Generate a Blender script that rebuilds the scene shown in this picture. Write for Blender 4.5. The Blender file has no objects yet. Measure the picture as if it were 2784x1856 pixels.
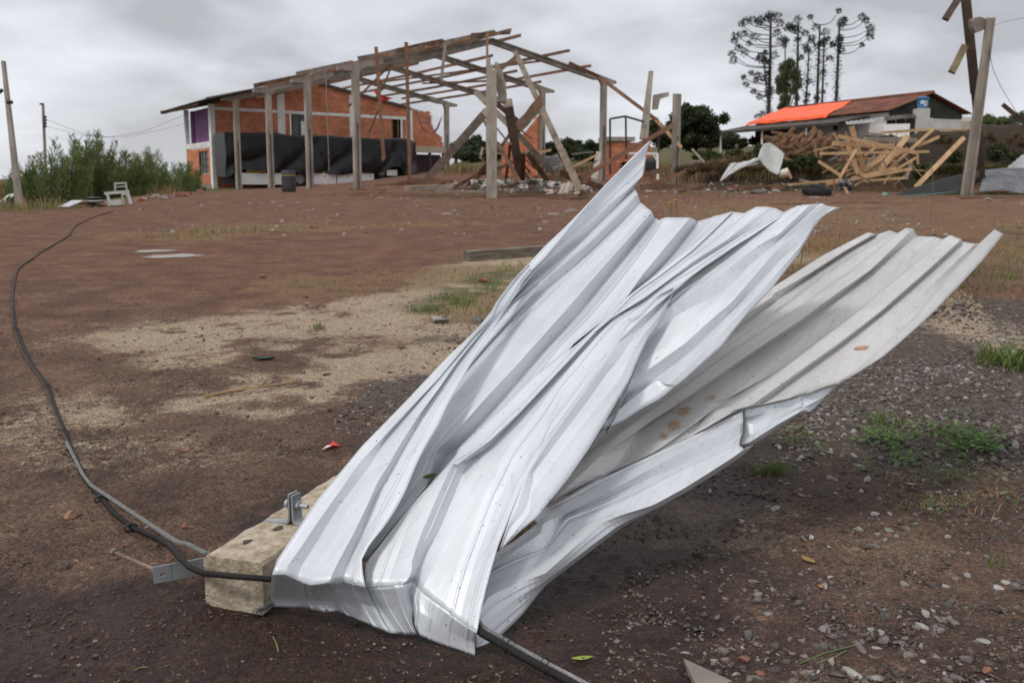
import bpy, bmesh, math, random
import numpy as np
from mathutils import Vector, Matrix, noise as mnoise

rnd = random.Random(7)
C = bpy.context.scene.collection
scn = bpy.context.scene

# ------------------------------------------------------------------ camera, sky, sun, exposure
PITCH = math.radians(8.7)
FPX = 2707.0                      # focal length in photo pixels (35 mm on a 36 mm wide frame)
EYE = np.array([0.0, 0.0, 1.45])
cam_d = bpy.data.cameras.new('camera')
cam_d.sensor_width = 36.0
cam_d.lens = FPX / 2784 * 36
cam_d.clip_start = 0.05
cam_d.clip_end = 6000
cam_d.dof.use_dof = True
cam_d.dof.focus_distance = 3.3
cam_d.dof.aperture_fstop = 6.3
cam = bpy.data.objects.new('camera', cam_d)
cam.location = EYE
cam.rotation_euler = (math.radians(90) - PITCH, 0, 0)
C.objects.link(cam)
scn.camera = cam

SUN_DIR = Vector((-0.46, -0.36, 0.81)).normalized()   # towards the sun
SUN_EL = math.asin(SUN_DIR.z)
SUN_AZ = math.atan2(SUN_DIR.x, SUN_DIR.y)
world = bpy.data.worlds.new('World')
scn.world = world
world.use_nodes = True
wn, wl = world.node_tree.nodes, world.node_tree.links
wn.clear()
w_out = wn.new('ShaderNodeOutputWorld')
w_bg = wn.new('ShaderNodeBackground')
w_bg.inputs['Strength'].default_value = 0.10
wl.new(w_bg.outputs[0], w_out.inputs[0])
w_sky = wn.new('ShaderNodeTexSky')
w_sky.sky_type = 'NISHITA'
w_sky.sun_disc = False
w_sky.sun_elevation = SUN_EL
w_sky.sun_rotation = SUN_AZ
w_tc = wn.new('ShaderNodeTexCoord')
w_sep = wn.new('ShaderNodeSeparateXYZ')
wl.new(w_tc.outputs['Generated'], w_sep.inputs[0])
def wmath(op, a, b=None):
    n = wn.new('ShaderNodeMath'); n.operation = op
    for i, v in enumerate((a, b)):
        if v is None: continue
        if isinstance(v, (int, float)): n.inputs[i].default_value = v
        else: wl.new(v, n.inputs[i])
    return n.outputs[0]
w_zc = wmath('MAXIMUM', w_sep.outputs['Z'], 0.0)
w_den = wmath('ADD', w_zc, 0.26)
w_cmb = wn.new('ShaderNodeCombineXYZ')
wl.new(wmath('DIVIDE', w_sep.outputs['X'], w_den), w_cmb.inputs[0])
wl.new(wmath('DIVIDE', w_sep.outputs['Y'], w_den), w_cmb.inputs[1])
def wnoise(scale, detail, rough, off):
    m = wn.new('ShaderNodeMapping'); m.inputs['Location'].default_value = off
    wl.new(w_cmb.outputs[0], m.inputs[0])
    n = wn.new('ShaderNodeTexNoise'); n.inputs['Scale'].default_value = scale
    n.inputs['Detail'].default_value = detail; n.inputs['Roughness'].default_value = rough
    n.inputs['Distortion'].default_value = 0.35
    wl.new(m.outputs[0], n.inputs['Vector'])
    return n.outputs[0]
w_n1 = wnoise(1.0, 4, 0.45, (3.1, 0.4, 0))
w_n2 = wnoise(3.2, 5, 0.5, (9.0, 2.0, 0))
w_mix = wmath('ADD', wmath('MULTIPLY', w_n1, 0.7), wmath('MULTIPLY', w_n2, 0.3))
w_ramp = wn.new('ShaderNodeValToRGB')
cr = w_ramp.color_ramp
cr.elements[0].position = 0.41; cr.elements[0].color = (0.42, 0.425, 0.455, 1)
cr.elements[1].position = 0.61; cr.elements[1].color = (0.78, 0.80, 0.85, 1)
e = cr.elements.new(0.5); e.color = (0.60, 0.612, 0.655, 1)
wl.new(w_mix, w_ramp.inputs[0])
# the overcast brightens towards the zenith, and a pale band lies on the horizon
w_gain = wmath('ADD', wmath('MULTIPLY', w_zc, 0.35), 1.0)
w_hor = wmath('POWER', wmath('SUBTRACT', 1.0, w_zc), 14.0)
w_horc = wn.new('ShaderNodeMix'); w_horc.data_type = 'RGBA'
wl.new(wmath('MULTIPLY', w_hor, 0.45), w_horc.inputs['Factor'])
wl.new(w_ramp.outputs[0], w_horc.inputs['A'])
w_horc.inputs['B'].default_value = (0.76, 0.775, 0.81, 1)
w_scale = wn.new('ShaderNodeVectorMath'); w_scale.operation = 'SCALE'
wl.new(w_horc.outputs['Result'], w_scale.inputs[0])
wl.new(wmath('MULTIPLY', w_gain, 10.0), w_scale.inputs['Scale'])
w_fin = wn.new('ShaderNodeMix'); w_fin.data_type = 'RGBA'
w_fin.inputs['Factor'].default_value = 0.95
w_fin.clamp_result = False
wl.new(w_sky.outputs[0], w_fin.inputs['A'])
wl.new(w_scale.outputs[0], w_fin.inputs['B'])
wl.new(w_fin.outputs['Result'], w_bg.inputs['Color'])

sun_d = bpy.data.lights.new('sun', 'SUN')
sun_d.energy = 1.5
sun_d.angle = math.radians(11)
sun_d.color = (1.0, 0.965, 0.92)
sun = bpy.data.objects.new('sun', sun_d)
sun.rotation_euler = SUN_DIR.to_track_quat('Z', 'Y').to_euler()
sun.location = (-10, -8, 20)
C.objects.link(sun)
scn.view_settings.view_transform = 'Standard'
scn.view_settings.look = 'None'
scn.view_settings.exposure = 0.12
scn.view_settings.gamma = 1.0
scn.view_settings.use_curve_mapping = False

# ------------------------------------------------------------------ helpers: photo measurements to places
cp_, sp_ = math.cos(PITCH), math.sin(PITCH)
def ray(x, y):
    dx, dy = (x - 1392) / FPX, (928 - y) / FPX
    return np.array([dx, cp_ + dy * sp_, -sp_ + dy * cp_])
def at(x, y, Y):
    """the point seen at photo pixel x, y that lies Y metres in front of the camera"""
    d = ray(x, y)
    return EYE + d * (Y / d[1])
def smooth(a, b, x):
    t = np.clip((np.asarray(x, float) - a) / (b - a), 0, 1)
    return t * t * (3 - 2 * t)
def hash2(ix, iy, s):
    h = (ix.astype(np.int64) * 374761393 + iy.astype(np.int64) * 668265263 + s * 1442695041) & 0x7fffffff
    h = ((h ^ (h >> 13)) * 1274126177) & 0x7fffffff
    return ((h ^ (h >> 16)) & 0xffff) / 65535.0
def vnoise(x, y, s=0):
    x = np.asarray(x, float); y = np.asarray(y, float)
    ix, iy = np.floor(x), np.floor(y)
    fx, fy = x - ix, y - iy
    fx = fx * fx * (3 - 2 * fx); fy = fy * fy * (3 - 2 * fy)
    a, b = hash2(ix, iy, s), hash2(ix + 1, iy, s)
    c, d = hash2(ix, iy + 1, s), hash2(ix + 1, iy + 1, s)
    return (a + (b - a) * fx) * (1 - fy) + (c + (d - c) * fx) * fy
def fbm(x, y, s=0, o=4, g=0.5):
    v = 0; a = 1; t = 0
    for i in range(o):
        v = v + a * vnoise(np.asarray(x) * 2 ** i + 17.3 * i, np.asarray(y) * 2 ** i - 9.1 * i, s + i); t += a; a *= g
    return v / t
def terrain0(X, Y):
    """lie of the land without the small bumps"""
    X = np.asarray(X, float); Y = np.asarray(Y, float)
    k = 0.06
    zl = 0.036 * Y
    z = 1.36 - k * np.log1p(np.exp(np.clip((1.36 - zl) / k, -60, 60)))
    rise = 0.07 * np.clip(Y - 43, 0, 7) + 0.048 * np.clip(Y - 50, 0, 400)
    rise = rise * (0.12 + 0.88 * smooth(-15, -3, X))
    z = z + rise
    z = z - 1.3 * smooth(-12.6, -16.5, X) * smooth(26, 34, Y) * (1 - smooth(46, 54, Y))
    bank = smooth(6.5, 12.5, X) * smooth(41.6, 44.6, Y)
    top = np.clip(1.95 + 0.10 * (X - 12.5), 1.8, 3.0)
    z = z + bank * (top - np.minimum(rise, 1.8)) * (Y < 60) + bank * (Y >= 60) * np.maximum(0, top - np.minimum(rise, 1.8))
    # rubble mound under the collapsed bay
    z = z + 0.30 * np.exp(-((X - 0.3) / 4.5) ** 2 - ((Y - 40.5) / 4.2) ** 2)
    return z
def terrain(X, Y):
    X = np.asarray(X, float); Y = np.asarray(Y, float)
    near = 1 - smooth(8, 30, Y)
    z = terrain0(X, Y)
    z = z + 0.05 * (fbm(X * 0.35, Y * 0.35, 3, 3) - 0.5) * smooth(4.2, 9, Y)
    z = z + 0.022 * (fbm(X * 2.3, Y * 2.3, 11, 3) - 0.5) * (0.4 + 0.6 * near)
    bk = smooth(8, 12, X) * smooth(41.2, 43, Y) * (1 - smooth(45, 47, Y))
    z = z + bk * 1.1 * (fbm(X * 1.1, Y * 1.6 + X * 0.3, 21, 5) - 0.6)
    for (ux, uy, rx, ry, uz) in PUDDLES:
        k = 1 - smooth(0.55, 1.3, np.hypot((X - ux) / rx, (Y - uy) / ry))
        z = z * (1 - k) + (uz - 0.003) * k
    # ash heap at the right
    for (hx, hy, r, hh) in HEAPS:
        d2 = ((X - hx) ** 2 + ((Y - hy) * 0.9) ** 2) / (r * r)
        z = z + hh * np.exp(-d2 * 1.6) * (0.35 + 1.3 * fbm(X * 6, Y * 6, 31, 5))
    return z
HEAPS = []; PUDDLES = []
def ground(x, y, h=0.0):
    """the point of the ground seen at photo pixel x, y"""
    d = ray(x, y)
    lo, hi = 0.5, 0.5
    f = lambda t: EYE[2] + d[2] * t - float(terrain(EYE[0] + d[0] * t, EYE[1] + d[1] * t)) - h
    t = 1.5; prev = t
    while t < 400 and f(t) > 0:
        prev = t; t *= 1.02
    lo, hi = prev, t
    for _ in range(24):
        m = (lo + hi) / 2
        if f(m) > 0: lo = m
        else: hi = m
    return EYE + d * hi
def gz(x, y): return float(terrain(x, y))
g0 = ground(2640, 880)
HEAPS.append((g0[0] - 0.02, g0[1] + 0.55, 0.40, 0.40))
HEAPS.append((g0[0] + 1.1, g0[1] + 1.2, 0.8, 0.14))
for (x_, y_, rx_, ry_) in ((470, 695, .46, .62), (420, 682, .36, .42)):
    q_ = ground(x_, y_); PUDDLES.append((q_[0], q_[1], rx_, ry_, q_[2]))
def plane3(a, b, c):
    n = np.cross(b - a, c - a); n = n / np.linalg.norm(n)
    if n @ (EYE - a) < 0: n = -n
    return n, float(n @ a)
def hit(P, x, y, h=0.0):
    n, k = P
    d = ray(x, y)
    return EYE + d * ((k + h - n @ EYE) / (n @ d))

# ------------------------------------------------------------------ helpers: materials
MATS = {}
def new_mat(name):
    m = bpy.data.materials.new(name); m.use_nodes = True
    m.node_tree.nodes.clear()
    return m, m.node_tree.nodes, m.node_tree.links
def mat(name, col, rough=0.8, metal=0.0, var=0.25, scale=6.0, stretch=(1, 1, 1), bump=0.2, bscale=40.0,
        col2=None, spot=None, spot_amt=0.35, coords='Object', vcol=False, spec=0.4, alpha_noise=None):
    """principled surface whose colour wanders between col and col2 with noise, stains in spot colour and fine bump"""
    if name in MATS: return MATS[name]
    m, n, l = new_mat(name)
    out = n.new('ShaderNodeOutputMaterial'); b = n.new('ShaderNodeBsdfPrincipled')
    l.new(b.outputs[0], out.inputs[0])
    tc = n.new('ShaderNodeTexCoord'); mp = n.new('ShaderNodeMapping')
    mp.inputs['Scale'].default_value = stretch
    l.new(tc.outputs[coords], mp.inputs[0])
    n1 = n.new('ShaderNodeTexNoise'); n1.inputs['Scale'].default_value = scale
    n1.inputs['Detail'].default_value = 6; n1.inputs['Roughness'].default_value = 0.62
    l.new(mp.outputs[0], n1.inputs['Vector'])
    r1 = n.new('ShaderNodeValToRGB')
    c2 = col2 if col2 else tuple(c * (1 - var * 1.4) for c in col)
    c1 = tuple(min(1, c * (1 + var * 0.6)) for c in col)
    r1.color_ramp.elements[0].position = 0.34; r1.color_ramp.elements[0].color = (*c2, 1)
    r1.color_ramp.elements[1].position = 0.66; r1.color_ramp.elements[1].color = (*c1, 1)
    l.new(n1.outputs[0], r1.inputs[0])
    last = r1.outputs[0]
    if spot:
        n2 = n.new('ShaderNodeTexNoise'); n2.inputs['Scale'].default_value = scale * 2.7
        n2.inputs['Detail'].default_value = 8; n2.inputs['Roughness'].default_value = 0.7
        mp2 = n.new('ShaderNodeMapping'); mp2.inputs['Location'].default_value = (5, 3, 8)
        mp2.inputs['Scale'].default_value = stretch
        l.new(tc.outputs[coords], mp2.inputs[0]); l.new(mp2.outputs[0], n2.inputs['Vector'])
        r2 = n.new('ShaderNodeValToRGB')
        r2.color_ramp.elements[0].position = 0.72 - spot_amt * 0.4; r2.color_ramp.elements[0].color = (0, 0, 0, 1)
        r2.color_ramp.elements[1].position = 0.80 - spot_amt * 0.25; r2.color_ramp.elements[1].color = (1, 1, 1, 1)
        l.new(n2.outputs[0], r2.inputs[0])
        mx = n.new('ShaderNodeMix'); mx.data_type = 'RGBA'
        l.new(r2.outputs[0], mx.inputs['Factor']); l.new(last, mx.inputs['A'])
        mx.inputs['B'].default_value = (*spot, 1)
        last = mx.outputs['Result']
    if vcol:
        a = n.new('ShaderNodeVertexColor'); a.layer_name = 'tint'
        mx = n.new('ShaderNodeMix'); mx.data_type = 'RGBA'; mx.blend_type = 'MULTIPLY'
        mx.inputs['Factor'].default_value = 1
        l.new(last, mx.inputs['A']); l.new(a.outputs[0], mx.inputs['B'])
        last = mx.outputs['Result']
    l.new(last, b.inputs['Base Color'])
    b.inputs['Roughness'].default_value = rough
    b.inputs['Metallic'].default_value = metal
    b.inputs['Specular IOR Level'].default_value = spec
    if bump:
        nb = n.new('ShaderNodeTexNoise'); nb.inputs['Scale'].default_value = bscale
        nb.inputs['Detail'].default_value = 5
        l.new(mp.outputs[0], nb.inputs['Vector'])
        bp = n.new('ShaderNodeBump'); bp.inputs['Strength'].default_value = bump
        bp.inputs['Distance'].default_value = 0.02
        l.new(nb.outputs[0], bp.inputs['Height']); l.new(bp.outputs[0], b.inputs['Normal'])
    MATS[name] = m
    return m

# ------------------------------------------------------------------ helpers: objects
WLOC = {}
def tag(o, label=None, cat=None, group=None, kind=None):
    if label: o['label'] = label
    if cat: o['category'] = cat
    if group: o['group'] = group
    if kind: o['kind'] = kind
    return o
def thing(name, loc, label, cat, group=None):
    o = bpy.data.objects.new(name, None)
    o.empty_display_size = 0.2
    o.location = loc
    C.objects.link(o); WLOC[o.name] = Vector(loc)
    return tag(o, label, cat, group)
class MB:
    """collects shapes in world coordinates; build() links them as one mesh object"""
    def __init__(s): s.v = []; s.f = []; s.c = []
    def quad_grid(s, P):
        P = np.asarray(P); nu, nv = P.shape[:2]; b = len(s.v)
        s.v += [tuple(p) for p in P.reshape(-1, 3)]
        for i in range(nu - 1):
            for j in range(nv - 1):
                a = b + i * nv + j
                s.f.append((a, a + nv, a + nv + 1, a + 1))
    def poly(s, pts):
        b = len(s.v); s.v += [tuple(p) for p in pts]; s.f.append(tuple(range(b, b + len(pts))))
    def prism(s, pts, d):
        """flat outline pts swept along vector d"""
        b = len(s.v); n = len(pts); d = Vector(d)
        s.v += [tuple(p) for p in pts] + [tuple(Vector(p) + d) for p in pts]
        s.f.append(tuple(range(b, b + n))[::-1]); s.f.append(tuple(range(b + n, b + 2 * n)))
        for i in range(n):
            j = (i + 1) % n
            s.f.append((b + i, b + j, b + n + j, b + n + i))
    def hexa(s, p):
        b = len(s.v); s.v += [tuple(q) for q in p]
        s.f += [tuple(b + i for i in q) for q in ((0, 3, 2, 1), (4, 5, 6, 7), (0, 1, 5, 4), (1, 2, 6, 5), (2, 3, 7, 6), (3, 0, 4, 7))]
    def frame_box(s, o, ex, ey, ez):
        """box from corner o along three edge vectors"""
        o, ex, ey, ez = (Vector(q) for q in (o, ex, ey, ez))
        s.hexa([o, o + ex, o + ex + ey, o + ey, o + ez, o + ex + ez, o + ex + ey + ez, o + ey + ez])
    def box(s, c, size, rz=0):
        c = Vector(c); M = Matrix.Rotation(rz, 3, 'Z')
        hx, hy, hz = (q / 2 for q in size)
        p = [c + M @ Vector(q) for q in ((-hx, -hy, -hz), (hx, -hy, -hz), (hx, hy, -hz), (-hx, hy, -hz), (-hx, -hy, hz), (hx, -hy, hz), (hx, hy, hz), (-hx, hy, hz))]
        s.hexa(p)
    def beam(s, p0, p1, w, t, side=None, w1=None, rough=0.0, n=1, bow=0.0, split=False):
        """squared timber from p0 to p1; w across side, t through; split = splintered far end"""
        p0, p1 = Vector(p0), Vector(p1)
        d = (p1 - p0).normalized()
        sd = Vector(side) if side is not None else Vector((0, 0, 1))
        a = sd - d * sd.dot(d)
        if a.length < 1e-4: a = Vector((1, 0, 0)) - d * d.x
        a.normalize(); bvec = d.cross(a)
        w1 = w if w1 is None else w1
        b = len(s.v)
        for i in range(n + 1):
            q = i / n; c = p0.lerp(p1, q) + a * (bow * 4 * q * (1 - q))
            ww = (w + (w1 - w) * q) / 2
            for (u, v) in ((-1, -1), (1, -1), (1, 1), (-1, 1)):
                jit = Vector((rnd.uniform(-1, 1), rnd.uniform(-1, 1), rnd.uniform(-1, 1))) * rough
                ex = d * (rnd.uniform(0, 1.6) * w if (split and i == n) else 0)
                s.v.append(tuple(c + a * u * ww + bvec * v * t / 2 + jit + ex))
        for i in range(n):
            for k in range(4):
                k2 = (k + 1) % 4
                s.f.append((b + i * 4 + k, b + i * 4 + k2, b + i * 4 + 4 + k2, b + i * 4 + 4 + k))
        s.f.append((b + 3, b + 2, b + 1, b)); e = b + n * 4; s.f.append((e, e + 1, e + 2, e + 3))
    def tube(s, pts, r, seg=8, cap=True):
        pts = [Vector(p) for p in pts]; n = len(pts)
        rr = r if hasattr(r, '__len__') else [r] * n
        b = len(s.v); a = None
        for i, p in enumerate(pts):
            d = (pts[min(i + 1, n - 1)] - pts[max(i - 1, 0)])
            if d.length < 1e-9: d = Vector((0, 0, 1))
            d.normalize()
            if a is None: a = Vector((0, 0, 1)) if abs(d.z) < 0.9 else Vector((1, 0, 0))
            a = a - d * a.dot(d); a.normalize(); c = d.cross(a)
            for k in range(seg):
                t = 2 * math.pi * k / seg
                s.v.append(tuple(p + (a * math.cos(t) + c * math.sin(t)) * rr[i]))
        for i in range(n - 1):
            for k in range(seg):
                k2 = (k + 1) % seg
                s.f.append((b + i * seg + k, b + i * seg + k2, b + (i + 1) * seg + k2, b + (i + 1) * seg + k))
        if cap:
            s.f.append(tuple(b + k for k in range(seg))[::-1])
            e = b + (n - 1) * seg; s.f.append(tuple(e + k for k in range(seg)))
    def lathe(s, c, prof, seg=20, axis=(0, 0, 1), closed=False):
        c = Vector(c); ax = Vector(axis).normalized()
        a = Vector((1, 0, 0)) if abs(ax.x) < 0.9 else Vector((0, 1, 0))
        a = (a - ax * a.dot(ax)).normalized(); bb = ax.cross(a)
        b = len(s.v); n = len(prof)
        for (r, h) in prof:
            for k in range(seg):
                t = 2 * math.pi * k / seg
                s.v.append(tuple(c + ax * h + (a * math.cos(t) + bb * math.sin(t)) * r))
        for i in range(n if closed else n - 1):
            i2 = (i + 1) % n
            for k in range(seg):
                k2 = (k + 1) % seg
                s.f.append((b + i * seg + k, b + i * seg + k2, b + i2 * seg + k2, b + i2 * seg + k))
        if not closed:
            if prof[0][0] > 1e-5: s.f.append(tuple(b + k for k in range(seg))[::-1])
            if prof[-1][0] > 1e-5: s.f.append(tuple(b + (n - 1) * seg + k for k in range(seg)))
    def arrays(s, V, F, col=None):
        b = len(s.v); s.v += [tuple(x) for x in V]; s.f += [tuple(int(q) + b for q in f) for f in F]
        if col is not None:
            while len(s.c) < b: s.c.append((1, 1, 1, 1))
            s.c += [tuple(q) for q in col]
    def build(s, name, m, parent=None, origin=None, smooth_deg=None, bevel=0.0, solid=0.0, weld=False):
        V = np.asarray(s.v, float).reshape(-1, 3)
        if parent is not None: o3 = np.array(WLOC[parent.name])
        elif origin is not None: o3 = np.array(origin, float)
        else: o3 = np.array([(V[:, 0].min() + V[:, 0].max()) / 2, (V[:, 1].min() + V[:, 1].max()) / 2, V[:, 2].min()])
        me = bpy.data.meshes.new(name)
        me.from_pydata((V - o3).tolist(), [], s.f)
        if s.c:
            while len(s.c) < len(s.v): s.c.append((1, 1, 1, 1))
            ca = me.color_attributes.new('tint', 'FLOAT_COLOR', 'POINT')
            ca.data.foreach_set('color', np.asarray(s.c, np.float32).ravel())
        if weld:
            bm = bmesh.new(); bm.from_mesh(me); bmesh.ops.remove_doubles(bm, verts=bm.verts, dist=weld)
            bm.to_mesh(me); bm.free()
        me.update()
        if smooth_deg is not None:
            me.polygons.foreach_set('use_smooth', [True] * len(me.polygons))
            me.set_sharp_from_angle(angle=math.radians(smooth_deg))
        me.materials.append(m)
        ob = bpy.data.objects.new(name, me); C.objects.link(ob)
        if parent is not None:
            ob.parent = parent; WLOC[ob.name] = Vector(o3)
        else:
            ob.location = o3; WLOC[ob.name] = Vector(o3)
        if parent is not None and parent.parent is not None: pass
        if solid:
            md = ob.modifiers.new('thickness', 'SOLIDIFY'); md.thickness = solid; md.offset = 0
        if bevel:
            md = ob.modifiers.new('worn_edges', 'BEVEL'); md.width = bevel; md.segments = 2; md.limit_method = 'ANGLE'
        return ob
def mesh_np(name, V, F4, m, origin=(0, 0, 0), attrs=None, smooth=True, parent=None):
    """fast mesh from numpy arrays (all quads or all triangles)"""
    me = bpy.data.meshes.new(name)
    V = np.asarray(V, np.float32) - np.asarray(origin, np.float32)
    n, k = F4.shape
    me.vertices.add(len(V)); me.vertices.foreach_set('co', V.ravel())
    me.loops.add(n * k); me.loops.foreach_set('vertex_index', F4.astype(np.int32).ravel())
    me.polygons.add(n)
    me.polygons.foreach_set('loop_start', np.arange(0, n * k, k, dtype=np.int32))
    me.polygons.foreach_set('loop_total', np.full(n, k, np.int32))
    if smooth: me.polygons.foreach_set('use_smooth', np.ones(n, bool))
    me.update(calc_edges=True)
    for an, arr in (attrs or {}).items():
        ca = me.color_attributes.new(an, 'FLOAT_COLOR', 'POINT')
        ca.data.foreach_set('color', np.asarray(arr, np.float32).ravel())
    me.materials.append(m)
    ob = bpy.data.objects.new(name, me); ob.location = origin
    C.objects.link(ob); WLOC[ob.name] = Vector(origin)
    if parent is not None: ob.parent = parent
    return ob
def copy_of(src, name, label=None, group=None):
    o = src.copy(); C.objects.link(o)
    if label: o['label'] = label
    if group: o['group'] = group
    for ch in src.children:
        c = ch.copy(); C.objects.link(c); c.parent = o
    return o

# ------------------------------------------------------------------ ground: one sheet to the horizon
def project(X, Y, Z):
    zc = (Y - EYE[1]) * cp_ - (Z - EYE[2]) * sp_
    yc = (Y - EYE[1]) * sp_ + (Z - EYE[2]) * cp_
    zc = np.maximum(zc, 0.05)
    return 1392 + FPX * X / zc, 928 - FPX * yc / zc
def seg_dist(px, py, x0, y0, x1, y1):
    vx, vy = x1 - x0, y1 - y0
    t = np.clip(((px - x0) * vx + (py - y0) * vy) / (vx * vx + vy * vy), 0, 1)
    return np.hypot(px - x0 - t * vx, (py - y0 - t * vy)), t
def streak(X, Y, pts, wid, soft):
    """soft band on the ground along a polyline given by photo pixels"""
    P = [ground(*p) for p in pts]
    m = np.zeros_like(X)
    for a, b in zip(P[:-1], P[1:]):
        d, _ = seg_dist(X, Y, a[0], a[1], b[0], b[1])
        m = np.maximum(m, 1 - smooth(wid * (1 - soft), wid * (1 + soft), d))
    return m
rowY = np.concatenate([np.linspace(-8, 1.3, 12)[:-1], np.exp(np.linspace(math.log(1.3), math.log(70), 640)),
                       np.exp(np.linspace(math.log(72), math.log(4200), 50))])
colA = np.linspace(-0.72, 0.72, 430)
YY, AA = np.meshgrid(rowY, colA, indexing='ij')
XX = (np.maximum(YY, 1.0) + 0.8) * np.tan(AA)
ZZ = terrain(XX, YY)
# clods and pebbly relief near the camera
nearw = 1 - smooth(5, 14, YY)
ZZ = ZZ + nearw * (0.016 * (fbm(XX * 7, YY * 7, 41, 4) - 0.5) + 0.030 * np.clip(fbm(XX * 24, YY * 24, 51, 3) - 0.52, 0, 1))
# the far land rolls gently away below the skyline
far = smooth(110, 400, YY)
ZZ = ZZ * (1 - far) + far * (4.6 + 0.6 * fbm(XX * 0.004, YY * 0.004, 5, 3))
PX, PY = project(XX, YY, ZZ)
nb = fbm(XX * 1.1, YY * 1.1, 61, 5) - 0.5
nf = fbm(XX * 5.3, YY * 5.3, 71, 4) - 0.5
def clampn(a): return np.clip(a, 0, 1)
sand = np.maximum.reduce([
    streak(XX, YY, [(560, 905), (860, 872), (1120, 842), (1330, 755), (1440, 690)], 0.85, 0.85),
    streak(XX, YY, [(700, 1085), (950, 1010), (1080, 965)], 0.55, 0.85),
    0.62 * streak(XX, YY, [(620, 960), (900, 930), (1150, 890)], 0.7, 0.95),
    streak(XX, YY, [(2100, 700), (2220, 700)], 0.8, 0.6),
    0.42 * streak(XX, YY, [(300, 1120), (640, 1060), (900, 1000)], 0.9, 0.95),
    0.36 * streak(XX, YY, [(60, 1190), (420, 1220), (700, 1180)], 0.6, 0.95),
    0.34 * streak(XX, YY, [(300, 900), (600, 900), (900, 860)], 1.3, 0.95),
    0.6 * streak(XX, YY, [(2690, 890), (2784, 930), (2900, 960)], 0.55, 0.9),
    0.6 * streak(XX, YY, [(1850, 1420), (2150, 1440), (2400, 1500)], 0.35, 0.9)])
sand = clampn(sand * (0.95 + 1.5 * nb + 1.3 * nf))
wet = np.maximum.reduce([
    smooth(1430, 1660, PY + 140 * nb) * (1 - 0.75 * smooth(1750, 2300, PX)),
    streak(XX, YY, [(0, 840), (170, 800), (330, 750)], 0.7, 0.95) * 0.35,
    streak(XX, YY, [(300, 700), (700, 690)], 1.5, 0.95) * 0.25,
    streak(XX, YY, [(700, 1420), (1000, 1300), (1180, 1180)], 0.22, 0.9) * 0.6,
    streak(XX, YY, [(1500, 1640), (1750, 1480), (2000, 1320), (2150, 1210)], 0.28, 0.9) * 0.9])
wet = np.maximum(wet, 0.5 * smooth(1350, 1700, PX) * smooth(1080, 1300, PY))
wet = clampn(wet * (0.95 + 1.1 * nb + 0.7 * nf))
gravel = np.maximum.reduce([
    smooth(2050, 2330, PX + 260 * nb) * smooth(770, 850, PY) * (1 - 0.75 * smooth(1200, 1400, PY)),
    smooth(1800, 2350, PX + 200 * nb) * smooth(1380, 1560, PY) * 0.25,
    streak(XX, YY, [(1330, 880), (1240, 1000), (1120, 1080)], 0.45, 0.7),
    smooth(522, 535, PY) * (1 - smooth(560, 600, PY - 10 * (PX < 900))) * (1 - smooth(1500, 1800, PX)) * (YY < 45) * 0.30])
gravel = clampn(gravel * (1 + 1.0 * nb))
red = clampn(smooth(1150, 640, PY) * (0.85 + 0.8 * nb))
straw = np.maximum.reduce([
    streak(XX, YY, [(360, 640), (520, 645), (640, 615), (880, 620)], 0.9, 0.8),
    streak(XX, YY, [(1080, 612), (1260, 608)], 0.6, 0.8),
    streak(XX, YY, [(900, 770), (1100, 760), (1330, 740)], 0.9, 0.9),
    streak(XX, YY, [(1250, 860), (1340, 800)], 0.4, 0.8),
    smooth(1700, 1900, PX) * smooth(520, 560, PY) * (1 - smooth(720, 800, PY)) * 0.65,
    streak(XX, YY, [(2380, 1320), (2784, 1400)], 0.35, 0.9) * 0.7])
straw[PY > 1280] *= 0.35
straw = clampn(straw * (0.8 + 1.6 * nf + nb))
green = np.maximum.reduce([
    0.6 * streak(XX, YY, [(1140, 835), (1250, 800), (1380, 740)], 0.4, 0.9),
    smooth(8, 10.5, XX) * smooth(44.5, 46, YY) * 0.55,
    smooth(-11, -13.5, XX) * smooth(27, 29, YY),
    0.5 * smooth(6, 9, XX) * smooth(41, 43, YY) * (0.4 + nb * 2),
    smooth(62, 70, YY) * np.ones_like(XX)])
green = clampn(green * (0.9 + 1.4 * nf))
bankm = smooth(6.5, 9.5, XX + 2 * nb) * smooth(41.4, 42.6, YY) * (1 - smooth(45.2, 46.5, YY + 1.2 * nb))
nr, nc = YY.shape
idx = np.arange(nr * nc).reshape(nr, nc)
F4 = np.stack([idx[:-1, :-1], idx[:-1, 1:], idx[1:, 1:], idx[1:, :-1]], -1).reshape(-1, 4)
V = np.stack([XX, YY, ZZ], -1).reshape(-1, 3)
A1 = np.stack([sand, wet, gravel, red], -1).reshape(-1, 4)
A2 = np.stack([straw, green, bankm, np.ones_like(red)], -1).reshape(-1, 4)

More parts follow.
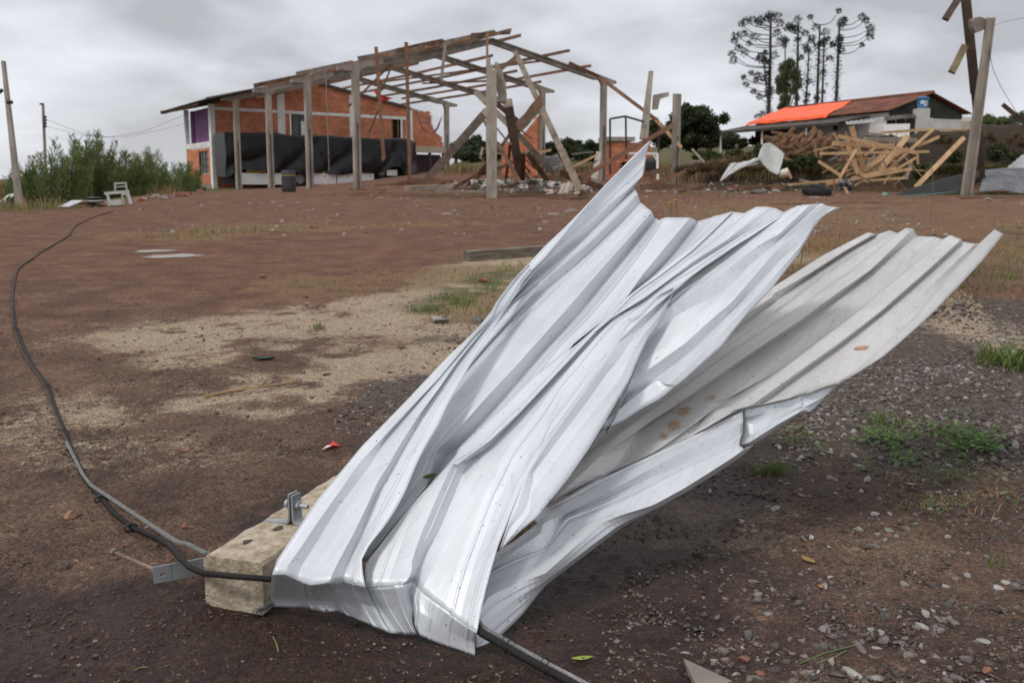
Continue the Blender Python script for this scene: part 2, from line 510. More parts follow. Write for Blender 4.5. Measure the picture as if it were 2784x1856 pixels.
m, n, l = new_mat('earth')
out = n.new('ShaderNodeOutputMaterial'); b = n.new('ShaderNodeBsdfPrincipled'); l.new(b.outputs[0], out.inputs[0])
tc = n.new('ShaderNodeTexCoord')
def gnoise(scale, detail=6, rough=0.6, off=(0, 0, 0)):
    mp = n.new('ShaderNodeMapping'); mp.inputs['Location'].default_value = off
    l.new(tc.outputs['Object'], mp.inputs[0])
    q = n.new('ShaderNodeTexNoise'); q.inputs['Scale'].default_value = scale
    q.inputs['Detail'].default_value = detail; q.inputs['Roughness'].default_value = rough
    l.new(mp.outputs[0], q.inputs['Vector']); return q.outputs[0]
def gramp(fac, stops):
    q = n.new('ShaderNodeValToRGB'); e = q.color_ramp.elements
    e[0].position, e[0].color = stops[0][0], (*stops[0][1], 1)
    e[1].position, e[1].color = stops[-1][0], (*stops[-1][1], 1)
    for p, c in stops[1:-1]:
        x = e.new(p); x.color = (*c, 1)
    l.new(fac, q.inputs[0]); return q.outputs[0]
def gmix(f, a, c, blend='MIX'):
    q = n.new('ShaderNodeMix'); q.data_type = 'RGBA'; q.blend_type = blend
    for s, v in (('Factor', f), ('A', a), ('B', c)):
        if isinstance(v, (int, float)): q.inputs[s].default_value = v
        elif isinstance(v, tuple): q.inputs[s].default_value = (*v, 1)
        else: l.new(v, q.inputs[s])
    return q.outputs['Result']
def gmath(op, a, c=None, clamp=False):
    q = n.new('ShaderNodeMath'); q.operation = op; q.use_clamp = clamp
    for i, v in enumerate((a, c)):
        if v is None: continue
        if isinstance(v, (int, float)): q.inputs[i].default_value = v
        else: l.new(v, q.inputs[i])
    return q.outputs[0]
def attr(nm):
    a = n.new('ShaderNodeAttribute'); a.attribute_name = nm
    s = n.new('ShaderNodeSeparateColor'); l.new(a.outputs['Color'], s.inputs[0])
    return s.outputs[0], s.outputs[1], s.outputs[2], a.outputs['Alpha']
sa, we, gr, re = attr('soil'); st, gn, bk, _ = attr('cover')
nA = gnoise(2.2, 8, 0.65); nB = gnoise(17, 7, 0.7, (4, 9, 0)); nC = gnoise(95, 5, 0.7, (1, 2, 7)); nD = gnoise(260, 3, 0.7, (8, 2, 7))
def fray(maskv, amt=0.9):
    t = gmath('ADD', gmath('MULTIPLY', gmath('SUBTRACT', nB, 0.5), amt), gmath('MULTIPLY', gmath('SUBTRACT', nC, 0.5), amt))
    lo = gmath('ADD', gmath('SUBTRACT', maskv, 0.5), t)
    return gmath('ADD', gmath('MULTIPLY', lo, 3.6), 0.5, True)
base = gramp(nA, [(0.3, (0.078, 0.050, 0.036)), (0.5, (0.148, 0.091, 0.063)), (0.72, (0.25, 0.165, 0.115))])
redc = gramp(nA, [(0.28, (0.108, 0.049, 0.029)), (0.52, (0.198, 0.097, 0.056)), (0.75, (0.30, 0.160, 0.095))])
col = gmix(re, base, redc)
grit = gramp(gmath('ADD', gmath('MULTIPLY', nC, 0.6), gmath('MULTIPLY', nD, 0.4)), [(0.41, (0.30, 0.28, 0.27)), (0.5, (1, 1, 1)), (0.60, (1.85, 1.74, 1.6))])
col = gmix(fray(gr, 0.7), col, gramp(nB, [(0.3, (0.070, 0.050, 0.040)), (0.6, (0.155, 0.122, 0.100)), (0.8, (0.27, 0.23, 0.195))]))
col = gmix(gmath('MULTIPLY', fray(sa, 0.85), 0.9), col, gramp(nB, [(0.25, (0.34, 0.26, 0.18)), (0.7, (0.52, 0.42, 0.30))]))
col = gmix(gmath('MULTIPLY', fray(st), 0.8), col, gramp(nC, [(0.3, (0.115, 0.072, 0.036)), (0.7, (0.34, 0.225, 0.105))]))
col = gmix(gmath('MULTIPLY', fray(gn), 0.85), col, gramp(nC, [(0.3, (0.045, 0.055, 0.018)), (0.7, (0.125, 0.135, 0.045))]))
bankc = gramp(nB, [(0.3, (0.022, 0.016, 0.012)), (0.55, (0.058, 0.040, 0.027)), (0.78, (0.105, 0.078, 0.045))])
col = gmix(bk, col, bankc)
col = gmix(0.8, col, grit, 'MULTIPLY')
def crumbs(scale, off):
    mp = n.new('ShaderNodeMapping'); mp.inputs['Location'].default_value = off
    wz = n.new('ShaderNodeTexNoise'); wz.inputs['Scale'].default_value = scale * 0.6; wz.inputs['Detail'].default_value = 3
    l.new(tc.outputs['Object'], wz.inputs['Vector'])
    av = n.new('ShaderNodeVectorMath'); av.operation = 'MULTIPLY_ADD'; l.new(wz.outputs['Color'], av.inputs[0])
    av.inputs[1].default_value = (0.9 / scale,) * 3; l.new(tc.outputs['Object'], av.inputs[2])
    l.new(av.outputs[0], mp.inputs[0])
    q = n.new('ShaderNodeTexVoronoi'); q.inputs['Scale'].default_value = scale; l.new(mp.outputs[0], q.inputs['Vector'])
    s_ = n.new('ShaderNodeSeparateColor'); l.new(q.outputs['Color'], s_.inputs[0])
    return s_.outputs[0], q.outputs['Distance']
cA, dA = crumbs(48, (0, 0, 0)); cB, dB = crumbs(130, (3, 1, 2))
smoothm = gmath('SUBTRACT', 1.0, gmath('MULTIPLY', sa, 0.55))
col = gmix(gmath('MULTIPLY', smoothm, 0.55), col, gramp(cA, [(0.0, (0.45, 0.42, 0.40)), (0.6, (0.95, 0.95, 0.95)), (0.93, (1.35, 1.3, 1.25)), (1.0, (2.0, 1.85, 1.7))]), 'MULTIPLY')
col = gmix(gmath('MULTIPLY', smoothm, 0.5), col, gramp(cB, [(0.0, (0.45, 0.42, 0.40)), (0.6, (1, 1, 1)), (0.95, (1.4, 1.35, 1.3)), (1.0, (2.4, 2.2, 2.0))]), 'MULTIPLY')
wetf = fray(we, 0.45)
col = gmix(wetf, col, gmix(1.0, col, (0.30, 0.245, 0.225), 'MULTIPLY'))
# pale specks of crushed brick and lime
spk = gramp(nD, [(0.69, (0, 0, 0)), (0.735, (1, 1, 1))])
col = gmix(gmath('MULTIPLY', spk, 0.55), col, (0.36, 0.29, 0.23))
spk2 = gramp(gnoise(42, 3, 0.55, (3, 3, 1)), [(0.70, (0, 0, 0)), (0.74, (1, 1, 1))])
col = gmix(gmath('MULTIPLY', spk2, 0.35), col, (0.19, 0.09, 0.055))
l.new(col, b.inputs['Base Color'])
rgh = gmath('SUBTRACT', 0.95, gmath('MULTIPLY', wetf, 0.40))
l.new(rgh, b.inputs['Roughness'])
b.inputs['Specular IOR Level'].default_value = 0.35
hgt0 = gmath('ADD', gmath('MULTIPLY', gmath('MINIMUM', dA, 0.6), -0.9), gmath('MULTIPLY', gmath('MINIMUM', dB, 0.6), -0.5))
hgt = gmath('ADD', gmath('ADD', gmath('MULTIPLY', nC, 0.6), gmath('MULTIPLY', hgt0, smoothm)), gmath('ADD', gmath('MULTIPLY', nB, 1.2), gmath('MULTIPLY', nD, 0.3)))
bp = n.new('ShaderNodeBump'); bp.inputs['Strength'].default_value = 1.0; bp.inputs['Distance'].default_value = 0.02
l.new(hgt, bp.inputs['Height']); l.new(bp.outputs[0], b.inputs['Normal'])
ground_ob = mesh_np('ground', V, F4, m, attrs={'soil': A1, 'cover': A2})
tag(ground_ob, kind='structure')
earth = m

# puddle on the dirt track
m, n, l = new_mat('puddle_water')
out = n.new('ShaderNodeOutputMaterial'); b = n.new('ShaderNodeBsdfPrincipled'); l.new(b.outputs[0], out.inputs[0])
b.inputs['Base Color'].default_value = (0.30, 0.24, 0.20, 1); b.inputs['Roughness'].default_value = 0.22
b.inputs['Specular IOR Level'].default_value = 0.8
def flat_blob(name, cx, cy, rx, ry, mtl, lift, seed, label=None, cat=None, kind=None, nn=40, tilt=True):
    r = random.Random(seed); mb = MB(); ctr = ground(cx, cy)
    pts = []
    for k in range(nn):
        t = 2 * math.pi * k / nn
        q = 1 + 0.28 * math.sin(3 * t + seed) + 0.16 * math.sin(7 * t + 2 * seed) + r.uniform(-.05, .05)
        pts.append(ground(cx + rx * q * math.cos(t), cy + ry * q * math.sin(t)))
    zz = max(p[2] for p in pts) + lift
    mb.poly([(p[0], p[1], zz) for p in pts])
    o = mb.build(name, mtl)
    return tag(o, label, cat, None, kind)
for (ux, uy, rx, ry, uz) in PUDDLES:
    P_ = []
    for k in range(40):
        t = 2 * math.pi * k / 40; q = 0.78 + .12 * math.sin(3 * t + ux) + .06 * math.sin(7 * t)
        P_.append((ux + rx * q * math.cos(t), uy + ry * q * math.sin(t), uz + 0.001))
    pm = MB(); pm.poly(P_); tag(pm.build('puddle', m), kind='structure')
    

# ------------------------------------------------------------------ the torn roofing sheets in the foreground
ZO = {1: (700, 1260), 2: (900, 860), 3: (1250, 370), 4: (1600, 540), 5: (2000, 600), 6: (1400, 900)}
def ln(*segs):
    """trace of one crease: alternating window number and points measured in that window (3x enlargements)"""
    out = []; k = None
    for s in segs:
        if isinstance(s, int): k = ZO[s]
        else: out.append((k[0] + s[0] / 3, k[1] + s[1] / 3) + tuple(s[2:]))
    return out
def spline(P, N, soft=0.5):
    """resample a 3-D polyline by arc length through a softened Catmull-Rom curve"""
    P = np.asarray(P, float)
    if len(P) == 2:
        t = np.linspace(0, 1, N)[:, None]; return P[0] * (1 - t) + P[1] * t
    ext = np.vstack([2 * P[0] - P[1], P, 2 * P[-1] - P[-2]])
    pts = []
    for i in range(1, len(ext) - 2):
        p0, p1, p2, p3 = ext[i - 1:i + 3]
        for t in np.linspace(0, 1, 10, endpoint=False):
            cr_ = 0.5 * ((2 * p1) + (-p0 + p2) * t + (2 * p0 - 5 * p1 + 4 * p2 - p3) * t * t + (-p0 + 3 * p1 - 3 * p2 + p3) * t ** 3)
            pts.append(soft * cr_ + (1 - soft) * (p1 + (p2 - p1) * t))
    pts.append(P[-1]); pts = np.array(pts)
    d = np.concatenate([[0], np.cumsum(np.linalg.norm(np.diff(pts, axis=0), axis=1))])
    q = np.linspace(0, d[-1], N)
    return np.stack([np.interp(q, d, pts[:, k]) for k in range(3)], -1)
def patch(mb, lines, P, N, sub=3, dent=0.004, dscale=4.0, seed=0, boost=1.0, mini=0.045, tail=1.0, ramp=0.0):
    """lines: list of (trace, offset at start, offset at end); surface strips between neighbouring creases"""
    L = []
    for (tr, h0, h1) in lines:
        h0, h1 = h0 * boost, h1 * boost * tail
        d = [0.0]
        for a, b_ in zip(tr[:-1], tr[1:]): d.append(d[-1] + math.hypot(a[0] - b_[0], a[1] - b_[1]))
        pts = []
        for q, s in zip(tr, d):
            u_ = s / d[-1]
            if ramp: u_ = float(smooth(0, ramp, u_))
            h = h0 + (h1 - h0) * u_ + (q[2] if len(q) > 2 else 0)
            pts.append(hit(P, q[0], q[1], h))
        L.append(spline(pts, N, 0.10))
    G = [L[0]]
    for a, b_ in zip(L[:-1], L[1:]):
        wpx = np.linalg.norm(a - b_, axis=1).mean()
        if mini and wpx > mini:                       # rolled stiffening groove in the middle of a wide strip
            for q, hh in ((.22, 0), (.40, 0), (.46, .0028), (.54, .0028), (.60, 0), (.8, 0), (1, 0)):
                G.append(a + (b_ - a) * q + P[0] * hh)
        else:
            for k in range(1, sub + 1):
                G.append(a + (b_ - a) * k / sub)
    G = np.array(G)
    nrm = P[0]
    for i in range(G.shape[0]):
        w = 1.0
        for j in range(G.shape[1]):
            v = Vector(G[i, j]) * dscale + Vector((seed * 7.1, seed * 3.3, 0))
            a = mnoise.noise(v * 0.6) + 0.06 * mnoise.noise(v * 3.1)
            G[i, j] += nrm * dent * w * a
    mb.quad_grid(G)
    return G

PM = plane3(at(752, 1524, 3.02), at(1297, 1708, 2.74), at(1765, 383, 4.45))
PR = plane3(at(1480, 1375, 3.25), at(2283, 1043, 3.66), at(2540, 640, 4.6))
PF = plane3(hit(PR, 1480, 1375), hit(PR, 2283, 1043, -0.01), at(1290, 1785, 2.70))
PB = plane3(at(738, 1645, 3.03), at(1290, 1785, 2.72), at(1000, 1597, 2.905))

def sheet_mat(name, c_lo, c_hi, metal, rough, dirt, dirt_amt, speck, smears=()):
    m, n, l = new_mat(name)
    out = n.new('ShaderNodeOutputMaterial'); b = n.new('ShaderNodeBsdfPrincipled'); l.new(b.outputs[0], out.inputs[0])
    tc = n.new('ShaderNodeTexCoord')
    def nz(sc, det, ro, off):
        mp = n.new('ShaderNodeMapping'); mp.inputs['Location'].default_value = off
        l.new(tc.outputs['Object'], mp.inputs[0])
        q = n.new('ShaderNodeTexNoise'); q.inputs['Scale'].default_value = sc; q.inputs['Detail'].default_value = det
        q.inputs['Roughness'].default_value = ro; l.new(mp.outputs[0], q.inputs['Vector']); return q.outputs[0]
    def rp(f, p0, c0, p1, c1):
        q = n.new('ShaderNodeValToRGB'); e = q.color_ramp.elements
        e[0].position, e[0].color, e[1].position, e[1].color = p0, (*c0, 1), p1, (*c1, 1)
        l.new(f, q.inputs[0]); return q.outputs[0]
    def mx(f, a, c):
        q = n.new('ShaderNodeMix'); q.data_type = 'RGBA'
        l.new(f, q.inputs['Factor']); l.new(a, q.inputs['A'])
        if isinstance(c, tuple): q.inputs['B'].default_value = (*c, 1)
        else: l.new(c, q.inputs['B'])
        return q.outputs['Result']
    big = nz(3.0, 6, 0.6, (0, 0, 0)); fine = nz(420, 2, 0.5, (3, 1, 2)); mid = nz(38, 6, 0.7, (6, 4, 1)); sp2 = nz(85, 3, 0.55, (2, 9, 4))
    col = rp(big, 0.35, c_lo, 0.65, c_hi)
    d1 = rp(mid, 0.66 - dirt_amt, (0, 0, 0), 0.80 - dirt_amt * 0.5, (0.7, 0.7, 0.7))
    col = mx(d1, col, dirt)
    d2 = rp(sp2, 0.70 - speck, (0, 0, 0), 0.735 - speck, (1, 1, 1))
    col = mx(d2, col, (dirt[0] * 0.35, dirt[1] * 0.33, dirt[2] * 0.3))
    # rain-washed streaks along the ribs
    rib = Vector((1.33, 1.5, 1.35)).normalized(); aa = rib.cross(Vector((0, 0, 1))).normalized(); bb = rib.cross(aa)
    cm = n.new('ShaderNodeCombineXYZ')
    for k, (vv, sc) in enumerate(((aa, 1.0), (bb, 1.0), (rib, 0.05))):
        dt = n.new('ShaderNodeVectorMath'); dt.operation = 'DOT_PRODUCT'; l.new(tc.outputs['Object'], dt.inputs[0]); dt.inputs[1].default_value = tuple(vv * sc)
        l.new(dt.outputs['Value'], cm.inputs[k])
    sn = n.new('ShaderNodeTexNoise'); sn.inputs['Scale'].default_value = 55; sn.inputs['Detail'].default_value = 4; l.new(cm.outputs[0], sn.inputs['Vector'])
    stc = rp(sn.outputs[0], 0.40, (0.80, 0.79, 0.775), 0.58, (1, 1, 1))
    q = n.new('ShaderNodeMix'); q.data_type = 'RGBA'; q.blend_type = 'MULTIPLY'; q.inputs['Factor'].default_value = 0.28
    l.new(col, q.inputs['A']); l.new(stc, q.inputs['B']); col = q.outputs['Result']
    for (cx, cy, cz, rad) in smears:                     # dried mud smeared on one place
        mp = n.new('ShaderNodeVectorMath'); mp.operation = 'DISTANCE'; l.new(tc.outputs['Object'], mp.inputs[0]); mp.inputs[1].default_value = (cx, cy, cz)
        mr = n.new('ShaderNodeMapRange'); l.new(mp.outputs['Value'], mr.inputs[0]); mr.inputs[1].default_value = rad; mr.inputs[2].default_value = 0.0; mr.inputs[3].default_value = -0.35; mr.inputs[4].default_value = 0.30
        ad2 = n.new('ShaderNodeMath'); ad2.operation = 'ADD'; l.new(mr.outputs[0], ad2.inputs[0]); l.new(mid, ad2.inputs[1])
        col = mx(rp(ad2.outputs[0], 0.50, (0, 0, 0), 0.66, (0.8, 0.8, 0.8)), col, (0.36, 0.22, 0.125))
    l.new(col, b.inputs['Base Color'])
    b.inputs['Metallic'].default_value = metal
    rr = n.new('ShaderNodeMapRange'); l.new(big, rr.inputs[0]); rr.inputs[3].default_value = rough - 0.06; rr.inputs[4].default_value = rough + 0.08
    l.new(rr.outputs[0], b.inputs['Roughness'])
    ad = n.new('ShaderNodeMath'); ad.operation = 'MULTIPLY_ADD'; l.new(mid, ad.inputs[0]); ad.inputs[1].default_value = 0.35
    l.new(fine, ad.inputs[2])
    bp = n.new('ShaderNodeBump'); bp.inputs['Strength'].default_value = 0.10; bp.inputs['Distance'].default_value = 0.004
    l.new(ad.outputs[0], bp.inputs['Height']); l.new(bp.outputs[0], b.inputs['Normal'])
    return m
SH2_O = hit(PR, 2000, 1000)
SMEAR = [tuple(hit(PR, x, y) - SH2_O) + (r,) for x, y, r in ((1858, 1112, .085), (1832, 1150, .085), (1805, 1185, .06), (1930, 1078, .05))]
M_SILVER = sheet_mat('bare_zinc_alloy', (0.59, 0.61, 0.635), (0.67, 0.688, 0.712), 0.30, 0.42, (0.43, 0.38, 0.32), 0.045, 0.01)
M_BACK = sheet_mat('weathered_zinc_alloy', (0.475, 0.465, 0.45), (0.57, 0.558, 0.54), 0.18, 0.52, (0.45, 0.38, 0.31), 0.06, 0.03, SMEAR)

mb = MB()
# left flap, folded over towards the camera
fl = 0.05
flap = [
 (ln(1, (118, 900), (160, 780), (330, 530), (500, 280), (735, 0), 2, (250, 1060), (600, 700), (940, 340), (1200, 90), (1290, 0), 3, (300, 1350), (440, 1170), (560, 1040)), fl + .020, .030),
 (ln(1, (225, 900), (245, 830), (350, 690), (450, 540), (640, 270), (830, 0), 2, (420, 990), (660, 730), (880, 500), (1150, 170), (1310, 10), 3, (315, 1350), (460, 1160), (565, 1050)), fl + .014, .026),
 (ln(1, (325, 950), (350, 850), (490, 630), (650, 370), (920, 20), 2, (440, 1000), (680, 730), (900, 500), (1170, 170), (1320, 20), 3, (325, 1360), (470, 1160), (570, 1060)), fl - .006, .022),
 (ln(1, (430, 990), (470, 900), (590, 680), (700, 440), (870, 150), (1000, 0), 2, (560, 930), (740, 680), (960, 420), (1200, 150), (1330, 25), 3, (340, 1370), (480, 1170), (573, 1070)), fl + .004, .024),
 (ln(1, (580, 970), (650, 820), (790, 560), (900, 330), (980, 150), (1075, 0), 2, (590, 1000), (720, 800), (870, 600), (1030, 370), (1260, 85), 3, (360, 1380), (490, 1185), (575, 1080)), fl + .012, .030),
 (ln(1, (700, 950), (740, 800), (840, 590), (960, 280), (1090, 60), (1120, 0), 2, (650, 980), (760, 760), (940, 500), (1110, 270), (1300, 60), 3, (380, 1400), (500, 1195), (578, 1090)), fl - .014, .026),
 (ln(1, (880, 1000), (858, 880), (852, 780), (920, 650), (1020, 530), (1110, 400), (1200, 240), (1300, 0), 2, (780, 1040), (880, 880), (950, 720), (1060, 530), (1160, 350), (1280, 160), (1385, 0), 3, (450, 1300), (520, 1180), (582, 1108)), fl - .004, .030),
]
patch(mb, flap, PM, 60, 3, 0.0025, 5, 1, 1.55)
# bent-down front lip of the flap
lip = [
 (ln(1, (118, 900), (105, 1000), (104, 1090), (112, 1140), (135, 1165)), 0, .0),
 (ln(1, (225, 900), (215, 1000), (212, 1100), (235, 1150), (250, 1168)), 0, -.01),
 (ln(1, (325, 950), (320, 1020), (325, 1100), (345, 1140), (370, 1168)), 0, -.02),
 (ln(1, (430, 990), (440, 1040), (470, 1110), (500, 1160), (540, 1205)), .0, -.005),
 (ln(1, (580, 970), (580, 1040), (590, 1120), (620, 1170), (660, 1200)), .0, -.02),
 (ln(1, (700, 950), (700, 1020), (735, 1140), (790, 1230), (830, 1275)), .0, -.01),
 (ln(1, (880, 1000), (905, 1050), (965, 1170), (1030, 1290), (1090, 1382)), 0, .0),
]
for i in range(len(lip)):                               # start each lip line where its flap line ends
    tr = lip[i][0]; mfl = 0.0; q = hit(PM, flap[i][0][0][0], flap[i][0][0][1], mfl + (flap[i][1] - mfl) * 1.55)
    off = float(PB[0] @ q) - PB[1]
    m_ = len(tr)
    lip[i] = ([(p[0], p[1], off * max(0, 1 - k / 2.2)) for k, p in enumerate(tr)], lip[i][1], lip[i][2])
patch(mb, lip, PB, 16, 3, 0.006, 9, 2)

# recessed main face, running up to the high tip
rec = -0.085
face = [
 (ln(3, (150, 1560), (420, 1230), (570, 1030), (700, 890), (860, 740), (960, 640), (1180, 410), (1400, 180), (1490, 95), (1550, 40)), -.02, .0),
 (ln(3, (170, 1560), (440, 1250), (600, 1080), (690, 990), (850, 800), (970, 650), (1190, 400), (1400, 195), (1490, 105), (1548, 48)), .0, .030),
 (ln(3, (180, 1568), (450, 1260), (610, 1085), (720, 980), (900, 800), (1100, 590), (1320, 360), (1440, 240), (1505, 165), (1520, 155)), -.03, .008),
 (ln(2, (1100, 330), 3, (240, 1560), (460, 1300), (620, 1100), (800, 945), (1040, 735), (1240, 540), (1400, 410), (1495, 320)), -.035, -.008),
 (ln(2, (1060, 400), 3, (300, 1480), (410, 1350), (560, 1190), (800, 1000), (1020, 820), (1240, 610), (1418, 425)), -.04, -.030),
 (ln(2, (1040, 440), 3, (330, 1470), (400, 1400), (600, 1250), (850, 1040), (1060, 868), (1280, 650), (1450, 470)), -.03, -.014),
 (ln(1, (740, 760), 2, (1000, 560), (1310, 190), (1490, 0), 3, (650, 1290), (900, 1090), (1080, 930), (1300, 720), (1470, 540)), rec + .015, -.040),
 (ln(1, (800, 780), 2, (960, 700), (1080, 560), (1250, 390), (1620, 0), 3, (800, 1245), (1060, 990), (1290, 765), (1515, 575)), rec + .02, -.026),
 (ln(1, (830, 800), 2, (900, 860), (1000, 760), (1400, 370), (1730, 0), 3, (920, 1245), (1150, 1010), (1350, 800), (1540, 595)), rec + .024, -.022),
 (ln(1, (870, 800), (1180, 420), (1380, 180), 2, (860, 1090), (975, 985), (1240, 690), (1520, 390), (1870, 0), 3, (1000, 1265), (1160, 1080), (1380, 830), (1565, 615)), rec + .01, -.012),
 (ln(1, (890, 790), (1080, 560), (1360, 220), 2, (950, 1130), (1040, 1060), (1250, 830), (1490, 560), (1700, 310), (2000, 0), 3, (1200, 1150), (1400, 900), (1590, 670)), rec - .045, -.050),
 (ln(1, (1010, 620), (1300, 320), 2, (1000, 1150), (1250, 880), (1490, 650), (1620, 490), (1790, 290), (2060, 0), 3, (1250, 1180), (1450, 930), (1625, 686)), rec - .03, -.040),
 (ln(1, (960, 700), (1240, 400), 2, (1060, 1140), (1270, 900), (1540, 640), (1700, 460), (1880, 240), (2120, 0), 3, (1260, 1250), (1480, 960), (1680, 662)), rec - .035, -.006),
 (ln(1, (940, 740), (1220, 440), 2, (1100, 1140), (1290, 910), (1580, 640), (1750, 450), (1930, 230), (2200, 0), 3, (1300, 1290), (1460, 1070), (1590, 880), (1750, 664)), rec - .035, -.003),
 (ln(1, (930, 760), (1210, 460), 2, (1130, 1140), (1320, 910), (1620, 640), (1800, 440), (1980, 220), (2260, 0), 3, (1370, 1300), (1490, 1130), (1680, 900), (1880, 664)), rec - .03, -.006),
 (ln(1, (925, 770), (1205, 470), 2, (1150, 1130), (1350, 900), (1650, 630), (1830, 430), (2000, 225), (2280, 0), 3, (1400, 1290), (1530, 1180), (1720, 980), (1940, 697)), rec - .03, -.045),
 (ln(1, (920, 780), (1200, 480), 2, (1180, 1120), (1370, 890), (1660, 620), (1840, 420), (2020, 220), (2290, 0), 3, (1420, 1285), (1640, 1130), (1900, 930), (2100, 740), (2228, 615)), rec - .02, .006),
]
patch(mb, face, PM, 70, 3, 0.0025, 4, 3, 1.55, 0.045, 1.0, 0.52)

# middle panel, bulging in front of the recess, from the front crest up into the right part of the top edge
mid = [
 (ln(1, (880, 1000), (878, 830), (900, 790), (1050, 600), (1260, 330), (1400, 180), (1500, 70), 2, (1020, 1130), (1040, 1080), (1250, 870), (1450, 690), (1620, 510), (1830, 345), (1990, 240), 4, (60, 1050), (300, 815), (700, 500), (1000, 240), (1180, 108)), .0, .004),
 (ln(1, (920, 1005), (960, 850), (1030, 660), (1150, 480), (1290, 325), (1430, 165), (1540, 30), 2, (1080, 1120), (1190, 1040), (1330, 910), (1540, 700), (1720, 510), (1920, 310), (2080, 170), 4, (140, 1000), (360, 810), (740, 530), (1000, 330), (1270, 118)), .010, .0),
 (ln(1, (1050, 1000), (1110, 850), (1180, 640), (1310, 320), (1400, 200), (1560, 10), 2, (1170, 1110), (1290, 1020), (1450, 840), (1640, 660), (1850, 440), (2030, 225), (2140, 110), 4, (160, 990), (420, 800), (800, 520), (1080, 330), (1370, 66)), .014, .012),
 (ln(1, (1190, 985), (1255, 900), (1262, 780), (1340, 560), (1460, 280), (1590, 0), 2, (1000, 1230), (1130, 1130), (1300, 1010), (1490, 830), (1690, 620), (1900, 400), (2160, 120), 4, (190, 975), (470, 800), (840, 520), (1140, 330), (1450, 66)), .024, .012),
 (ln(1, (1275, 960), (1380, 700), (1470, 570), (1590, 290), (1710, 0), 2, (1160, 1150), (1290, 1080), (1500, 840), (1740, 580), (1960, 345), (2190, 110), 4, (205, 970), (500, 790), (860, 540), (1180, 330), (1530, 80)), -.010, -.002),
 (ln(1, (1335, 1040), (1400, 900), (1480, 770), (1600, 520), (1700, 290), (1800, 0), 2, (1230, 1150), (1330, 1060), (1530, 830), (1790, 550), (2020, 310), (2220, 110), 4, (215, 965), (540, 780), (900, 530), (1210, 325), (1595, 112)), .0, -.020),
 (ln(1, (1530, 1190), (1560, 1050), (1640, 800), (1750, 520), (1850, 250), (1960, 60), 2, (1380, 1180), (1460, 1060), (1600, 880), (1800, 600), (1990, 370), (2200, 130), (2320, 0), 4, (420, 880), (640, 695), (900, 520), (1230, 312), (1630, 90)), .008, .0),
 (ln(1, (1650, 1290), (1690, 1100), (1760, 850), (1850, 600), (1930, 380), (2000, 220), (2080, 50), 2, (1470, 1310), (1500, 1200), (1600, 1060), (1780, 820), (1900, 590), (2060, 420), (2240, 180), 4, (380, 930), (650, 708), (880, 600), (1100, 440), (1260, 328), (1700, 62)), .010, .006),
 (ln(1, (1790, 1375), (1820, 1210), (1880, 960), (1960, 680), (2060, 430), (2130, 260), (2190, 100), 2, (1590, 1300), (1655, 1240), (1670, 1180), (1760, 1010), (1900, 820), (2050, 610), (2200, 400), (2290, 230), 4, (300, 1000), (390, 965), (560, 790), (690, 726)), .022, .020),
]
patch(mb, mid, PM, 80, 3, 0.003, 5, 4, 1.6, 0.045, 0.45)
# its bent-down front
front = [
 (ln(1, (880, 1000), (905, 1040), (970, 1190), (1030, 1300), (1088, 1380)), 0, -.012),
 (ln(1, (920, 1005), (950, 1060), (1000, 1170), (1080, 1290), (1150, 1385)), 0, -.03),
 (ln(1, (1050, 1000), (1085, 1070), (1130, 1180), (1200, 1300), (1265, 1395)), 0, -.03),
 (ln(1, (1190, 985), (1200, 1100), (1225, 1200), (1270, 1320), (1300, 1390)), 0, -.005),
 (ln(1, (1275, 960, ), (1245, 1060), (1270, 1190), (1265, 1310), (1310, 1392)), 0, -.055),
 (ln(1, (1335, 1040), (1320, 1120), (1325, 1210), (1305, 1320), (1330, 1400)), 0, .0),
 (ln(1, (1530, 1190), (1500, 1260), (1485, 1340), (1478, 1400), (1480, 1465)), 0, -.012),
 (ln(1, (1650, 1290), (1640, 1340), (1636, 1400), (1632, 1450), (1632, 1515)), 0, -.012),
 (ln(1, (1790, 1375), (1780, 1420), (1775, 1460), (1772, 1510), (1772, 1566)), 0, .0),
]
for i in range(len(front)):
    tr = front[i][0]; mfl = 0.0; q = hit(PM, mid[i][0][0][0], mid[i][0][0][1], mfl + (mid[i][1] - mfl) * 1.6)
    off = float(PB[0] @ q) - PB[1]
    front[i] = ([(p[0], p[1], off * max(0, 1 - k / 2.2)) for k, p in enumerate(tr)], front[i][1], front[i][2])
patch(mb, front, PB, 14, 3, 0.005, 9, 5)
